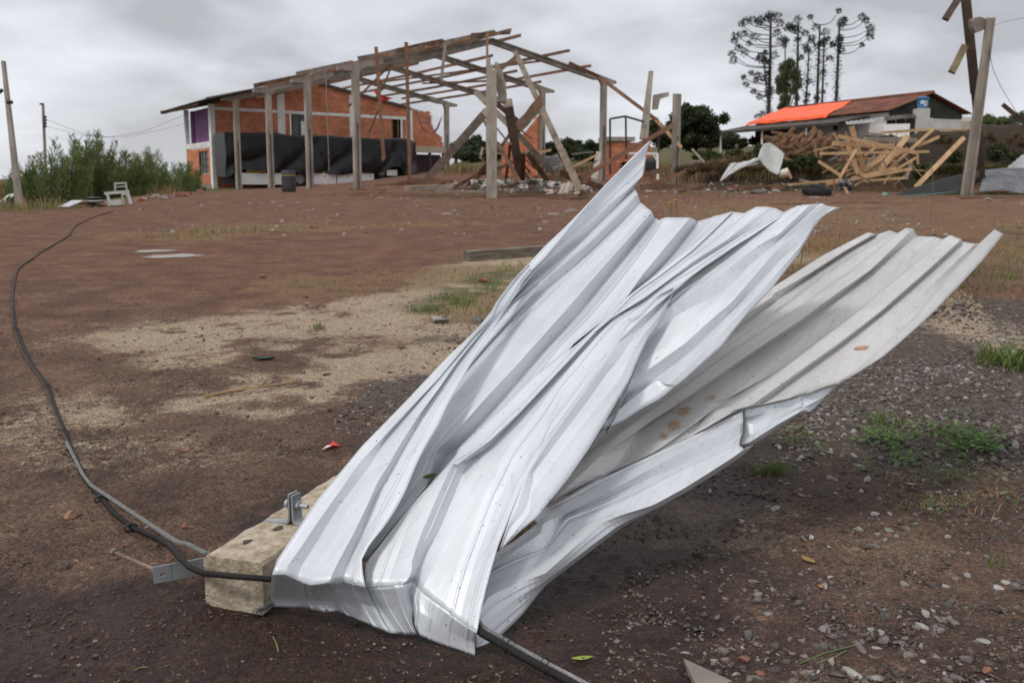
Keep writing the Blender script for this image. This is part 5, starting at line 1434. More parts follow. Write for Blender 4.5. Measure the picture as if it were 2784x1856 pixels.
# shed-side gable wall
gN = Vector((E2[1], -E2[0], 0))                         # its outward side, towards the camera
go = fr(0.14, 0, 0)
def gp(px_, py_): return wall_uv(px_, py_, go, E2v)
dw0, dz1 = gp(792, 306); dw1, _ = gp(836, 306)
ow0, oz1 = gp(1067, 319); ow1, _ = gp(1097, 319)
brk = [gp(x, y) for x, y in ((1127, 302), (1166, 302), (1172, 316), (1176, 346), (1188, 362), (1201, 378), (1206, 400), (1212, 470))]
def gable_keep(u, z):
    if u < WID - 0.1:
        if z > roof_z(max(u, 0)) - 0.12: return False
        if dw0 < u < dw1 and 1.9 < z < dz1: return False
        if ow0 < u < ow1 and 3.3 < z < oz1: return False
        return True
    for (a, b_) in zip(brk[:-1], brk[1:]):
        if a[0] <= u <= b_[0]:
            zt = a[1] + (b_[1] - a[1]) * (u - a[0]) / max(1e-6, b_[0] - a[0])
            if z > zt + 0.06 * math.sin(u * 40): return False
            zl_ = gp(1150, 415)[1]
            if z < zl_: return False
            return True
    return u < brk[0][0] and z < brk[0][1] and z > gp(1150, 415)[1]
brick_wall(go, E2v, gN, 0.2, brk[-1][0], 1.2, 8.1, gable_keep, bld, seed=3)
def slab(o, du, dn, u0, u1, z0, z1, proud, th, name, m_, parent=None):
    mb_ = MB(); q = o + du * u0
    mb_.frame_box(Vector((q.x, q.y, z0)) + dn * proud, du * (u1 - u0), -dn * th, UP * (z1 - z0))
    return mb_.build(name, m_, parent or bld)
zb_ = gp(700, 301)[1]
wp = [gp(x, 400)[0] for x in (757, 777, 952, 968, 1105, 1122)]
edges_ = [0.25, wp[0], wp[1], wp[2], wp[3], wp[4]]
for a, b_ in ((0.25, wp[0]), (wp[1], wp[2]), (wp[3], wp[4])):
    slab(go, E2v, gN, a, b_, zb_ - 0.09, zb_ + 0.09, 0.03, 0.05, 'white_band', M_WHITE)
for i in range(0, 6, 2):
    mid_w = (wp[i] + wp[i + 1]) / 2
    slab(go, E2v, gN, wp[i], wp[i + 1], 1.3, roof_z(min(mid_w, WID)) - 0.22, 0.045, 0.07, 'white_pillar', M_WHITE)
slab(go, E2v, gN, 0.02, 0.30, 1.2, ZF - .1, 0.10, 0.3, 'corner_post', M_WHITE)
wz0, wz1 = gp(1150, 415)[1], gp(1150, 398)[1]
slab(go, E2v, gN, WID - .2, brk[-1][0] - .1, wz0, wz1, 0.05, 0.3, 'beam', mat('beige_render', (0.50, 0.42, 0.32), 0.9, var=0.15, bump=0.2))
for px_ in (1128, 1168, 1205):
    u = gp(px_, 450)[0]; slab(go, E2v, gN, u, u + .16, 1.5, wz0, -0.02, 0.16, 'post', mat('purplish_wood', (0.085, 0.045, 0.055), 0.85, var=0.2, bump=.1))
slab(go, E2v, gN, WID, brk[-1][0], 1.4, wz0 - .1, -0.6, 0.05, 'back_panel', mat('dark_plum_shade', (0.07, 0.045, 0.05), 0.9, var=0.3, bump=0.1))  # dark sheet closing the openings, their shade put into its colour
slab(go, E2v, gN, WID + .1, WID + 1.9, 1.4, 2.75, -0.25, 0.06, 'red_panel', mat('maroon_panel', (0.10, 0.03, 0.03), 0.8, var=0.2, bump=0.1))
# window with green frame and the second opening, room shade painted as a near-black slab behind it
def window(o, du, dn, u0, u1, z0, z1, mull, rails, fm, parent, fw=0.07, depth=0.09, glass=M_GLASSD):
    mb_ = MB()
    for (a, b_, c_, d) in ((u0, u0 + fw, z0, z1), (u1 - fw, u1, z0, z1), (u0 + fw, u1 - fw, z1 - fw, z1), (u0 + fw, u1 - fw, z0, z0 + fw)):
        q = o + du * a; mb_.frame_box(Vector((q.x, q.y, c_)) + dn * 0.02, du * (b_ - a), -dn * depth, UP * (d - c_))
    for k in range(1, mull):
        u = u0 + fw + (u1 - u0 - 2 * fw) * k / mull; q = o + du * (u - .015)
        mb_.frame_box(Vector((q.x, q.y, z0 + fw)) - dn * 0.005, du * 0.03, -dn * 0.04, UP * (z1 - z0 - 2 * fw))
    for k in range(1, rails):
        z = z0 + fw + (z1 - z0 - 2 * fw) * k / rails; q = o + du * (u0 + fw)
        mb_.frame_box(Vector((q.x, q.y, z - .012)) - dn * 0.008, du * (u1 - u0 - 2 * fw), -dn * 0.03, UP * 0.024)
    f = mb_.build('window', fm, parent)
    mb_ = MB(); q = o + du * (u0 + fw * .5)
    mb_.frame_box(Vector((q.x, q.y, z0 + fw * .5)) - dn * 0.05, du * (u1 - u0 - fw), -dn * 0.012, UP * (z1 - z0 - fw))
    mb_.build('pane', glass, f)
    return f
window(go, E2v, gN, dw0, dw1, 2.2, dz1, 2, 1, M_GREENF, bld)
wv = gp(825, 350); slab(go, E2v, gN, wv[0] - .14, wv[0] + .10, wv[1] - .5, wv[1] + .45, -0.04, 0.004, 'curtain', M_WHITE)
slab(go, E2v, gN, ow0 - .1, ow1 + .1, 3.2, oz1 + .1, -0.5, 0.05, 'room_shade', M_DARK)
slab(go, E2v, gN, ow0 + .42, ow0 + .52, 3.3, oz1, -0.05, 0.06, 'door_edge', M_WOOD)
w0_, z1_ = gp(1139, 317); w1_, z0_ = gp(1162, 336)
window(go, E2v, gN, w0_, w1_, z0_, z1_, 2, 3, mat('grey_sash', (0.20, 0.21, 0.22), 0.6, var=0.1, bump=0), bld, glass=mat('sky_pane', (0.35, 0.38, 0.42), 0.15, var=0.1, bump=0))
# left end face, along the front line
lo_ = fr(-BAY - .1, 0, 0); lN = Vector((-E1[1], E1[0], 0)) * -1
if lN.dot(Vector(EYE) - lo_) < 0: lN = -lN
lL = BAY + .1
def lp(px_, py_): return wall_uv(px_, py_, lo_, E1v)
zb0, zb1 = lp(560, 400)[1], lp(560, 386)[1]
wl0, wzt = lp(541, 413); wl1, wzb = lp(567, 471)
brick_wall(lo_, E1v, lN, 0.25, lL - .05, 1.75, zb0, lambda u, z: not (wl0 < u < wl1 and wzb < z < wzt), bld, seed=9)
slab(lo_, E1v, lN, 0.0, 0.25, 1.1, ZF - .1, 0.05, 0.25, 'corner_post', M_WHITE)
slab(lo_, E1v, lN, 0.26, lL - .02, zb0, zb1, 0.03, 0.2, 'white_band', M_WHITE)
slab(lo_, E1v, lN, 0.0, lL, 1.0, 1.75, 0.04, 0.25, 'plinth', M_BASE)
slab(lo_, E1v, lN, 0.26, lL - .02, zb1 + .002, ZF - .2, -0.35, 0.1, 'purple_wall', M_PURPLE)
slab(lo_, E1v, lN, 0.26, 1.0, zb1 + .002, ZF - .2, -0.28, 0.06, 'purple_door', mat('deep_purple', (0.095, 0.035, 0.10), 0.8, var=0.15, bump=0.1))
window(lo_, E1v, lN, wl0, wl1, wzb, wzt, 3, 3, mat('brown_window_frame', (0.075, 0.04, 0.03), 0.8, var=0.2, bump=0.1), bld)
# blurred painted letters on the white band: worn dark strokes, not readable in the photo
mb_ = MB(); rs = random.Random(4)
u = 1.0
while u < lL - .6:
    for k in range(rs.choice((2, 3))):
        q = lo_ + E1v * (u + k * .09); h = rs.uniform(.10, .2)
        mb_.frame_box(Vector((q.x, q.y, zb0 + .07)) + lN * .034, E1v * .035, -lN * .003, UP * h)
    u += rs.uniform(.34, .5)
mb_.build('worn_lettering', mat('faded_lettering', (0.20, 0.20, 0.22), 0.8, var=0.2, bump=0), bld)['kind'] = 'stuff'
# what is left of the roof: corrugated tiles on the left slope, in ragged pieces
def tile_panel(s0, s1, w0, w1, lift, seed, parent, name='roof_tiles', sag=0.0):
    rs = random.Random(seed); nu = int((s1 - s0) / 0.045); nv = 8; Gd = []
    for i in range(nu + 1):
        s = s0 + (s1 - s0) * i / nu; row = []
        for j in range(nv + 1):
            w = w0 + (w1 - w0) * j / nv
            zz = (ZF + (ZR - ZF) * w / (WID / 2)) + lift + 0.028 * math.sin(2 * math.pi * s / 0.177) - sag * (s - s0) / (s1 - s0)
            row.append(fr(s, w, zz))
        Gd.append(row)
    mb_ = MB(); mb_.quad_grid(Gd); return mb_.build(name, M_TILE, parent, smooth_deg=50, solid=0.012)
tile_panel(-7.6, -4.0, -1.0, 3.2, .12, 1, bld); tile_panel(-7.5, -4.1, 3.0, 7.0, .15, 2, bld)
tile_panel(-4.1, -0.4, -1.05, 3.1, .13, 3, bld); tile_panel(-4.2, -.3, 3.0, 7.0, .16, 4, bld)
tile_panel(-.5, 3.0, -1.0, 2.7, .14, 5, bld); tile_panel(-.4, 2.2, 2.6, 6.8, .17, 6, bld)
tile_panel(3.0, 6.3, -1.0, 1.4, .20, 7, bld, sag=0.1); 
for w in (-.85, 1.2, 3.2, 5.2):
    mb_ = MB(); mb_.beam(fr(-7.5, w, roof_z(0) + .235 * w + .0), fr(1.0, w, roof_z(0) + .235 * w + .0), 0.12, .07, UP); mb_.build('roof_batten', M_WOOD, bld)
mb_ = MB(); mb_.beam(fr(-7.62, -1.0, ZF - .16), fr(-7.62, 6.9, ZR - .03), .20, .05, UP); mb_.build('barge_board', M_WOOD, bld)
mb_ = MB()
for sgn in (0, 1):
    a, b_ = (0.2, WID / 2) if not sgn else (WID / 2, WID)
    mb_.beam(fr(.12, a, roof_z(a) - .06), fr(.12, b_, roof_z(b_) - .06), .16, .34, UP)
mb_.build('gable_coping', M_TILE, bld)

# ------------------------------------------------------------------ the bus under its black tarpaulin
bus = thing('covered_bus', tuple(fr(1.8, 6, gz(*(F0 + E1 * 1.8 + E2 * 6)))), 'white and yellow bus parked in the shed under a black tarpaulin', 'bus')
BZ = 1.42
S0, S1, W0, W1 = 0.55, 3.0, 0.1, 13.0
M_TARP = mat('black_tarpaulin', (0.013, 0.013, 0.015), 0.4, var=0.25, scale=1.2, bump=0.5, bscale=4, spec=0.35, spot=(0.022, 0.021, 0.023), spot_amt=0.3)
mb_ = MB(); Gd = []
nu, prof = 110, []
for i in range(nu + 1):
    w = W0 - .05 + (W1 - W0 + .1) * i / nu; row = []
    q = (w - W0) / (W1 - W0)
    hem_z = BZ + 1.02 + 0.10 * math.sin(q * 9) + .05 * math.sin(q * 31)
    hem_z -= 0.85 * smooth(0.90, 0.965, q) + 0.35 * smooth(.06, 0.0, q)
    hem_z += -0.0 + 0.25 * smooth(.78, .86, q) * (1 - smooth(.88, .93, q))
    top = BZ + 3.22 - 0.05 * q + .10 * mnoise.noise(Vector((w * .55, 4, 1))) - .10 * smooth(.96, 1, q) - .06 * smooth(0.03, 0, q)
    end = 0.12 * smooth(0.03, 0, q) + .35 * smooth(.95, 1, q)
    for j in range(27):
        if j < 8: t = j / 7; s, z = S0 + end + (S1 - S0 - .12 - 2 * end) * t, top + .05 * math.sin(math.pi * t)
        elif j < 11: t = (j - 7) / 3; s, z = S1 - .12 - end + .14 * math.sin(t * 1.57), top - .14 * (1 - math.cos(t * 1.57))
        else: t = (j - 10) / 16; s, z = S1 + .02 - end + .05 * t, (top - .14) + (hem_z - top + .14) * t
        dd = smooth(10, 22, j)
        fold = (0.030 * math.sin(w * 6.1 + 2.2 * math.sin(z * 1.9 + w)) + 0.26 * (abs(math.sin(w * 1.1 - z * 1.5 + 1.6 * mnoise.noise(Vector((w * .35, z * .5, 2))))) ** .6 - .6) + 0.07 * (mnoise.noise(Vector((w * 1.3 - z * 0.9, z * .9 + w * .25, 3))) + .5 * mnoise.noise(Vector((w * 3 - z * 2.2, z * 1.5, 9))))) * (0.25 + dd)
        row.append(fr(s + fold, w, z + (0.04 * mnoise.noise(Vector((w * .8, s, 1))) if j < 9 else 0)))
    Gd.append(row)
mb_.quad_grid(Gd)
for e_, w_ in ((0, W0), (nu, W1)):
    nv_ = len(mb_.v); mb_.v += [tuple(fr(S1 - .4, w_, BZ + .7)), tuple(fr(S0 + .2, w_, BZ + .75)), tuple(fr(S0 + .05, w_, BZ + 1.8))]
    mb_.f.append(tuple(e_ * 27 + k for k in range(27)) + (nv_, nv_ + 1, nv_ + 2))
mb_.build('tarpaulin', M_TARP, bus, smooth_deg=70)
M_BUSW = mat('bus_white_paint', (0.82, 0.80, 0.77), 0.4, var=0.08, scale=1, bump=0, spot=(0.48, 0.42, 0.36), spot_amt=0.2)
M_YEL = mat('bus_yellow_paint', (0.72, 0.36, 0.02), 0.45, var=0.1, bump=0)
M_TYRE = mat('tyre_rubber', (0.022, 0.021, 0.02), 0.85, var=0.3, scale=8, bump=0.2)
def bp_(px_, py_): return wall_uv(px_, py_, fr(S1 - .06, 0, 0), E2v)
panels = [(640, 770, 470, 502), (774, 792, 472, 503), (836, 915, 471, 502), (917, 975, 471, 502), (977, 1017, 471, 502), (1052, 1080, 462, 478)]
busn = gN
bo = fr(S1 - .06, 0, 0)
for (xa, xb, ya, yb) in panels:
    ua, za = bp_(xa, ya); ub, zb2 = bp_(xb, yb)
    mb_ = MB(); q = bo + E2v * ua; mb_.frame_box(Vector((q.x, q.y, zb2)), E2v * (ub - ua), -busn * .06, UP * (za - zb2)); mb_.build('skirt_panel', M_BUSW, bus, bevel=.01)
for (xa, xb, ya, yb) in ((671, 722, 461, 468.5), (838, 916, 466, 471), (916, 1020, 458, 470.5)):
    ua, za = bp_(xa, ya); ub, zb2 = bp_(xb, yb)
    mb_ = MB(); q = bo + E2v * ua; mb_.frame_box(Vector((q.x, q.y, zb2)) - busn * .01, E2v * (ub - ua), -busn * .05, UP * (za - zb2)); mb_.build('yellow_stripe', M_YEL, bus)
for px_ in (846, 880, 944, 1005):
    u, z = bp_(px_, 481); mb_ = MB(); q = bo + E2v * u; mb_.frame_box(Vector((q.x, q.y, z)) + busn * .004, E2v * .16, -busn * .01, UP * .06); mb_.build('red_reflector', mat('red_reflector_plastic', (.5, .05, .04), .4, var=.1, bump=0), bus)
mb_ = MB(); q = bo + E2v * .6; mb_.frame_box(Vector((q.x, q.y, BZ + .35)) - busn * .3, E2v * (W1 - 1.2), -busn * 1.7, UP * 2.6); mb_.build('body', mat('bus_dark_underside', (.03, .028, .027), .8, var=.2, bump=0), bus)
for px_ in (816, 1040):
    u, _ = bp_(px_, 492); c_ = fr(S1 - .20, u, BZ + .50)
    zt = bp_(px_, 492)[1]; c_.z = max(gz(c_.x, c_.y) + .5, zt - .02)
    wh = MB(); wh.lathe(c_, [(.30, -.12), (.46, -.13), (.51, -.09), (.51, .09), (.46, .13), (.30, .12), (.28, .05), (.28, -.05)], 28, busn, closed=True)
    wo = wh.build('wheel', M_TYRE, bus, smooth_deg=40)
    wh = MB(); wh.lathe(c_, [(.0, .02), (.10, .06), (.12, .03), (.24, .02), (.29, .08), (.295, -.02), (0.001, -.04)], 24, busn)
    wh.build('rim', mat('wheel_rim', (.32, .30, .27), .6, .3, var=.2, bump=0), wo, smooth_deg=40)
    ar = MB(); pts = [c_ + E2v * (.66 * math.cos(t)) + UP * (.62 * math.sin(t)) + busn * .05 for t in np.linspace(0, math.pi, 14)]
    ar.tube(pts, .04, 6); ar.build('wheel_arch', M_DARK, bus, smooth_deg=60)
for (xa, ya, xb, yb) in ((1350, 930, 1460, 1045), (1460, 1045, 1380, 1090), (860, 1210, 1230, 1150)):
    a = bp_(400 + .3571 * xa, 40 + .3571 * ya); c2 = bp_(400 + .3571 * xb, 40 + .3571 * yb)
    mb_ = MB(); mb_.tube([bo + E2v * a[0] + UP * a[1] + gN * .22, bo + E2v * c2[0] + UP * c2[1] + gN * .24], .018, 5); mb_.build('tie_rope', M_CABLE_OLD, bus)

# ------------------------------------------------------------------ helpers for loose debris
def zA(x, y): return 400 + .35714 * x, 40 + .35714 * y
def zB(x, y): return 1100 + .34438 * x, 60 + .34438 * y
def zC(x, y): return 1800 + .41837 * x, .41837 * y
def zD(x, y): return 2100 + .29082 * x, 300 + .29082 * y
def zL(x, y): return .33155 * x, 100 + .33155 * y
def stick(name, label, cat, win, a, b_, Ya, Yb, wpx, m_, tk=None, group=None, w1=None, split=True, rough=0.006, parent=None, n=4, bow=0.0, scale=None):
    """timber or post between two photo points at given distances; Y None = where the ground is seen"""
    sc = {zA: .35714, zB: .34438, zC: .41837, zD: .29082, zL: .33155, None: 1.0}[win]
    pa = win(*a) if win else a; pb = win(*b_) if win else b_
    Ya = Ya or (None if pa[1] > 520 else 37.5); Yb = Yb or (None if pb[1] > 520 else 37.5)
    A = Vector(at(*pa, Ya)) if Ya else Vector(ground(*pa)); B = Vector(at(*pb, Yb)) if Yb else Vector(ground(*pb))
    Ym = (A.y + B.y) / 2; w = wpx * sc * Ym / FPX
    t = tk if tk else max(0.04, w * 0.5)
    view = (A + B) / 2 - Vector(EYE); side = (B - A).cross(view)
    mb_ = MB(); mb_.beam(A, B, w, t, side, None if w1 is None else w1 * sc * Ym / FPX, rough=rough, n=n, split=split, bow=bow)
    o = mb_.build(name, m_, parent)
    if parent is None: tag(o, label, cat, group)
    return o
# timbers hanging from the front edge of the shed
stick('timber_post', 'reddish stick nailed to the rafter, hanging in front of the bus, leftmost of three', 'timber', zA, (1742, 245), (1800, 1090), 41, 40.6, 26, M_WOOD2)
stick('timber_post', 'long brown stick from rafter to ground at the right end of the bus', 'timber', zA, (1972, 210), (2000, 1245), 39.5, 39.5, 26, M_WOOD2)
stick('timber_post', 'short brown stick standing above the ridge over the big front column', 'timber', zB, (653, 88), (652, 1000), 36, 34, 17, M_WOOD2)
stick('hanging_board', 'grey board dangling from the middle of the front rafter', 'board', zB, (322, 165), (292, 440), 43, 43, 24, M_GREYW)
stick('loose_batten', 'thin brown batten dangling beside the leftmost hanging stick', 'batten', zA, (1775, 690), (1695, 885), 42, 42, 12, M_WOOD)
stick('loose_batten', 'thin batten slanting from the rafter down to the fourth column', 'batten', zA, (1890, 345), (1545, 690), 43, 44, 14, M_WOOD2)
stick('loose_batten', 'thin batten crossing the red cloth near the roof', 'batten', zA, (1870, 370), (1790, 570), 44, 44, 12, M_WOOD)
stick('rope', 'pale cord hanging down the front of the tarpaulin', 'cord', zA, (1358, 420), (1385, 1190), 45, 45, 6, M_GREYW, rough=0, split=False)
M_RED = mat('red_cloth', (0.50, 0.02, 0.03), 0.8, var=0.2, scale=4, bump=0.1)
def cloth(name, label, cat, win, outline, Y, m_, depth=0.25, group=None, thick=0.01):
    """hanging or lying rag: crumpled sheet spanning an outline given as left and right rails"""
    Lr, Rr = outline; Gd = []; nv = 14; nu_ = 10
    Lp = spline([(x, y, 0) for x, y in Lr], nv); Rp = spline([(x, y, 0) for x, y in Rr], nv)
    for i in range(nu_ + 1):
        row = []
        for j in range(nv):
            q = Lp[j] + (Rp[j] - Lp[j]) * i / nu_
            px_, py_ = win(q[0], q[1]) if win else (q[0], q[1])
            yy = Y + depth * (mnoise.noise(Vector((q[0] * .02, q[1] * .02, Y))) + .5 * mnoise.noise(Vector((q[0] * .06, q[1] * .06, Y + 4))))
            row.append(at(px_, py_, yy))
        Gd.append(row)
    mb_ = MB(); mb_.quad_grid(Gd)
    return tag(mb_.build(name, m_, smooth_deg=40, solid=thick), label, cat, group)
cloth('red_cloth', 'bright red cloth caught on a stick under the shed roof', 'cloth', zA, ([(1722, 580), (1750, 620), (1785, 670)], [(1745, 578), (1800, 620), (1872, 635)]), 43.5, M_RED, .15)
cloth('purple_cloth', 'purple and red cloth slung like a hammock beside the broken brick corner', 'cloth', zB, ([(108, 778), (150, 840), (205, 880), (250, 840), (292, 745)], [(112, 792), (150, 856), (207, 884), (262, 850), (296, 750)]), 60, mat('purple_cloth_fabric', (.16, .03, .12), .8, var=.3, scale=6, bump=.1), .1)
bq = zA(1080, 1345); bg = Vector(ground(bq[0], 522)); 
brl = thing('barrel', tuple(bg), 'dark grey drum standing between the columns in front of the bus', 'barrel')
mb_ = MB(); mb_.lathe(bg, [(.25, 0), (.265, .02), (.265, .25), (.275, .26), (.265, .27), (.265, .52), (.275, .53), (.265, .54), (.265, .78), (.25, .80), (.235, .785), (.235, .05), (0.001, .05)], 24)
mb_.build('body', mat('dark_drum', (.045, .045, .05), .6, var=.2, bump=.1), brl, smooth_deg=40)
mb_ = MB(); mb_.lathe(bg, [(.278, .60), (.278, .64), (.266, .64), (.266, .60)], 24, closed=True); mb_.build('yellow_rope', mat('yellow_rope_fibre', (.35, .25, .06), .8, var=.2, bump=0), brl)

# front columns still standing alone
big = thing('concrete_column', tuple(fr(BAY * 6, 0, gz(*(F0 + E1 * 32.4)))), 'tall slotted concrete column standing alone in front of the collapsed bay', 'column')
pc = Vector(ground(*zB(695, 1335))); pc = Vector((pc.x, 32.0, 0)); pc.x = (zB(690, 800)[0] - 1392) / FPX * 32.0
zt = at(*zB(690, 283), 32.0)[2]
mb_ = MB(); z0 = gz(pc.x, pc.y) - .1
for (u0, u1, zlo, zhi, dp) in ((-.165, -.03, z0, zt, .26), (.055, .165, z0, zt - .35, .26), (-.0299, .0549, zt - 1.4, zt - .2, .20), (-.0299, .0549, z0, zt - 1.401, .10)):
    mb_.frame_box(Vector((pc.x + u0, pc.y, zlo)), Vector((u1 - u0, 0, 0)), Vector((0, dp, 0)), Vector((0.0, 0, zhi - zlo)))
mb_.build('shaft', M_POST, big, bevel=.012)
mb_ = MB()
for zz in np.arange(z0 + .9, zt - 1.8, .95):
    mb_.lathe(Vector((pc.x + .01, pc.y + .15, zz)), [(.035, 0), (.035, .02), (0.001, .021)], 12, (0, 1, 0))
mb_.build('bolt_hole_discs', M_DARK, big)['kind'] = 'stuff'  # near-black discs, the shade of the holes given as colour
cloth('cracked_slab', 'broken concrete haunch hanging beside the top of the tall lone column', 'concrete piece', zB, ([(712, 318), (720, 470), (735, 560), (745, 640)], [(738, 325), (780, 420), (800, 540), (800, 640)]), 32.4, M_POST, .05, thick=.16)
stick('concrete_column', 'dark tilted concrete column leaning just right of the tall lone column', 'column', zB, (815, 640), (922, 1275), 33, None, 68, M_RAFT, .3, split=False)
stick('concrete_column', 'pale slotted column fallen diagonally down to the left of the tall lone column', 'column', zB, (640, 715), (172, 1250), 33.6, None, 62, M_POST, .24, split=False)
stick('fallen_rafter', 'long grey rafter leaning from the roof corner down to the ground at right', 'rafter', zB, (872, 235), (1395, 1350), 46, 31.5, 46, M_WGREY, .2, split=False)
stick('fallen_rafter', 'grey beam fallen from behind the lone column down to the tile heap', 'rafter', zB, (570, 560), (860, 850), 38, 36.8, 46, M_RAFT, .2, split=False)
stick('fallen_rafter', 'lower continuation of the grey fallen beam ending near the tile heap', 'rafter', zB, (862, 850), (1235, 1258), 36.6, None, 42, M_RAFT, .2, split=False)
stick('roof_strip', 'slanting strip of roof boards caught between two fallen rafters', 'roof piece', zB, (885, 845), (1060, 645), 35, 35.4, 70, M_WOOD, .08, rough=.02)
stick('roof_strip', 'grey underside strip hanging below the slanting roof boards', 'roof piece', zB, (925, 838), (1050, 700), 35.3, 35.6, 40, M_GREYW, .04, rough=.02)
stick('fallen_plank', 'dark rusty plank standing upright among the debris', 'plank', zB, (937, 1030), (935, 1278), 33.5, None, 32, M_WOOD2, .08)
stick('fallen_plank', 'pale greyish plank leaning in the middle of the debris', 'plank', zB, (965, 1025), (1150, 1285), 34, None, 46, M_GREYW, .06)
stick('fallen_plank', 'pine edged plank resting along the pale leaning plank', 'plank', zB, (1005, 1040), (1170, 1285), 34.1, None, 14, M_PINE, .06)
for i, (a, b_, Ya, Yb, w, mt, lb) in enumerate([
 ((835, 880), (745, 1010), 34.5, 34.2, 26, M_WOOD, 'short dark plank slanting left behind the dark tilted column'),
 ((735, 955), (905, 1250), 34, 33.5, 26, M_WOOD, 'dark plank leaning right, just right of the lone column base'),
 ((835, 960), (795, 1285), 34.2, None, 22, M_WOOD2, 'brown plank nearly upright left of the dark tilted column'),
 ((655, 1125), (495, 1305), 33, None, 32, M_WOOD, 'brown plank leaning against the lone column from the left'),
 ((650, 1175), (400, 1300), 34, None, 30, M_WOOD2, 'reddish plank lying low to the left of the lone column'),
 ((870, 1100), (640, 1200), 35, 35, 24, M_WOOD2, 'reddish plank crossing low behind the lone column'),
 ((620, 770), (760, 1010), 36, 35, 22, M_WOOD, 'thin dark rafter behind the lone column at half height'),
 ((720, 640), (900, 790), 36.5, 37, 40, M_WOOD, 'broken purlin stub at the top of the tangled debris'),
 ((770, 365), (855, 295), 37, 37.5, 28, M_WOOD, 'broken timber stub pointing up right near the lone column top'),
 ((725, 835), (840, 980), 36, 36, 10, M_WOOD, 'thin batten crossing the gap right of the lone column'),
 ((915, 850), (990, 915), 35, 35, 14, M_WOOD2, 'short batten below the slanting roof strip'),
 ((960, 1210), (1030, 1285), 33, None, 16, M_WOOD, 'short dark stick at the foot of the upright rusty plank'),
 ((1010, 1040), (1140, 1015), 40, 40, 20, M_PINE, 'bright splintered plank end poking out by the back column'),
 ((1215, 1040), (1265, 1130), 38, 38, 16, M_WOOD, 'thin leaning stick right of the white water cage'),
 ((1220, 1190), (1550, 1305), 33.5, None, 46, M_WOOD, 'broad brown board lying flat right of the tile heap'),
 ((1180, 1200), (1420, 1260), 35, 34.5, 26, M_WOOD2, 'reddish board lying behind the broad brown board'),
 ((1395, 1230), (2105, 822), 34, 36.5, 36, M_WOOD2, 'long brown timber slanting up right behind the tall sheet tip'),
 ((1940, 1292), (2195, 1188), 36, 36, 30, M_WOOD2, 'brown timber with pale broken tip right of the tall sheet'),
 ((1885, 1212), (2070, 1155), 38, 38, 40, M_WOOD, 'dark board behind the pale tipped timber'),
 ((1860, 1300), (2330, 1292), 35.6, 35.6, 40, M_WOOD, 'dark heavy timber lying level on the ground behind the sheet')]):
    stick('fallen_plank', lb, 'plank', zB, a, b_, Ya, Yb, w, mt, .07)
# the long bent purlin hanging over the right bay
bent = thing('bent_purlin', tuple(at(*zB(1990, 780), 46)), 'long bent purlin sweeping from the rafter down over the right bay', 'timber')
for (a, b_, Ya, Yb) in (((1300, 325), (1530, 430), 47, 48), ((1530, 430), (1990, 775), 48, 46), ((1990, 775), (2180, 985), 46, 45.3)):
    stick('timber', None, None, zB, a, b_, Ya, Yb, 28, M_WOOD2 if b_[0] < 2000 else M_PINE, .09, parent=bent)
# right hand columns
rc = thing('concrete_column', tuple(fr(BAY * 5, WID, gz(*(F0 + E1 * 27 + E2 * WID)))), 'slotted concrete column with a broken bracket arm in front of the dark tree', 'column')
column_mb(fr(BAY * 5, WID), at(*zB(2110, 568), 45.4)[2], .34).build('shaft', M_POST, rc)
mb_ = MB(); mb_.prism([at(*zB(x, y), 45.3) for x, y in ((2085, 552), (2088, 585), (2020, 605), (2000, 690), (1955, 690), (1965, 575))], (0.0, .2, 0)); mb_.build('bracket', M_POST, rc)
stick('concrete_column', 'thin concrete column leaning left with a pointed top at the right bay', 'column', zB, (1945, 392), (1888, 925), 44.5, 44.2, 36, M_POST, .3, w1=66, split=False)
stick('concrete_column', 'short pale column stump leaning against the right back column', 'column', zB, (1530, 1040), (1495, 1255), 47, None, 44, M_POST, .2, split=False)
# pipe frame
pf = thing('pipe_frame', tuple(ground(*zB(1750, 1235))), 'thin dark steel pipe frame standing before the small brick shed', 'frame')
for pts in (((1622, 765), (1742, 745)), ((1742, 745), (1890, 788)), ((1622, 765), (1622, 1205)), ((1746, 745), (1750, 1085)), ((2005, 820), (2005, 1040))):
    a, b_ = (at(*zB(*q), 44) for q in pts); mb_ = MB(); mb_.tube([a, b_], .045, 8); mb_.build('pipe', mat('dark_pipe', (.05, .04, .04), .7, .2, var=.2, bump=0), pf, smooth_deg=60)
wf = thing('trestle', tuple(ground(*zB(1998, 1240))), 'white metal trestle right behind the tall sheet tip', 'trestle')
for (a, b_, w) in (((1760, 1036), (2000, 1038), 14), ((1995, 1040), (1998, 1242), 18), ((1965, 1045), (1985, 1090), 8)):
    stick('bar', None, None, zB, a, b_, 40, 40, w, M_WHITE, .05, parent=wf, split=False, rough=0)
# small brick shed and the broken back wall
bs = thing('brick_shed', tuple(at(*zB(1760, 1235), 52)), 'small roofless red brick shed behind the pipe frame', 'shed')
so = Vector(at(1646, 484, 52.0)); so.z = 0; su = Vector((1, 0.12, 0)).normalized(); sN = Vector((su.y, -su.x, 0))
st_ = at(1700, 384, 52)[2]
brick_wall(so, su, sN, 0, 2.35, gz(so.x, 52) - .1, st_, lambda u, z: not (0.75 < u < 1.6 and z < st_ - 1.0), bs, seed=31)
slab(so, su, sN, -.1, 1.5, st_ + .002, st_ + .22, .12, 1.6, 'slab', M_POST, bs)
slab(so, su, sN, .6, 1.7, 1.6, st_ - .9, -.5, .05, 'inner_shade', M_DARK, bs)  # near-black slab behind the opening, interior shade as its colour
sd2 = Vector((-su.y, su.x, 0)); brick_wall(so, sd2, -su, .1, 1.6, gz(so.x, 52) - .1, st_, lambda u, z: True, bs, seed=32)
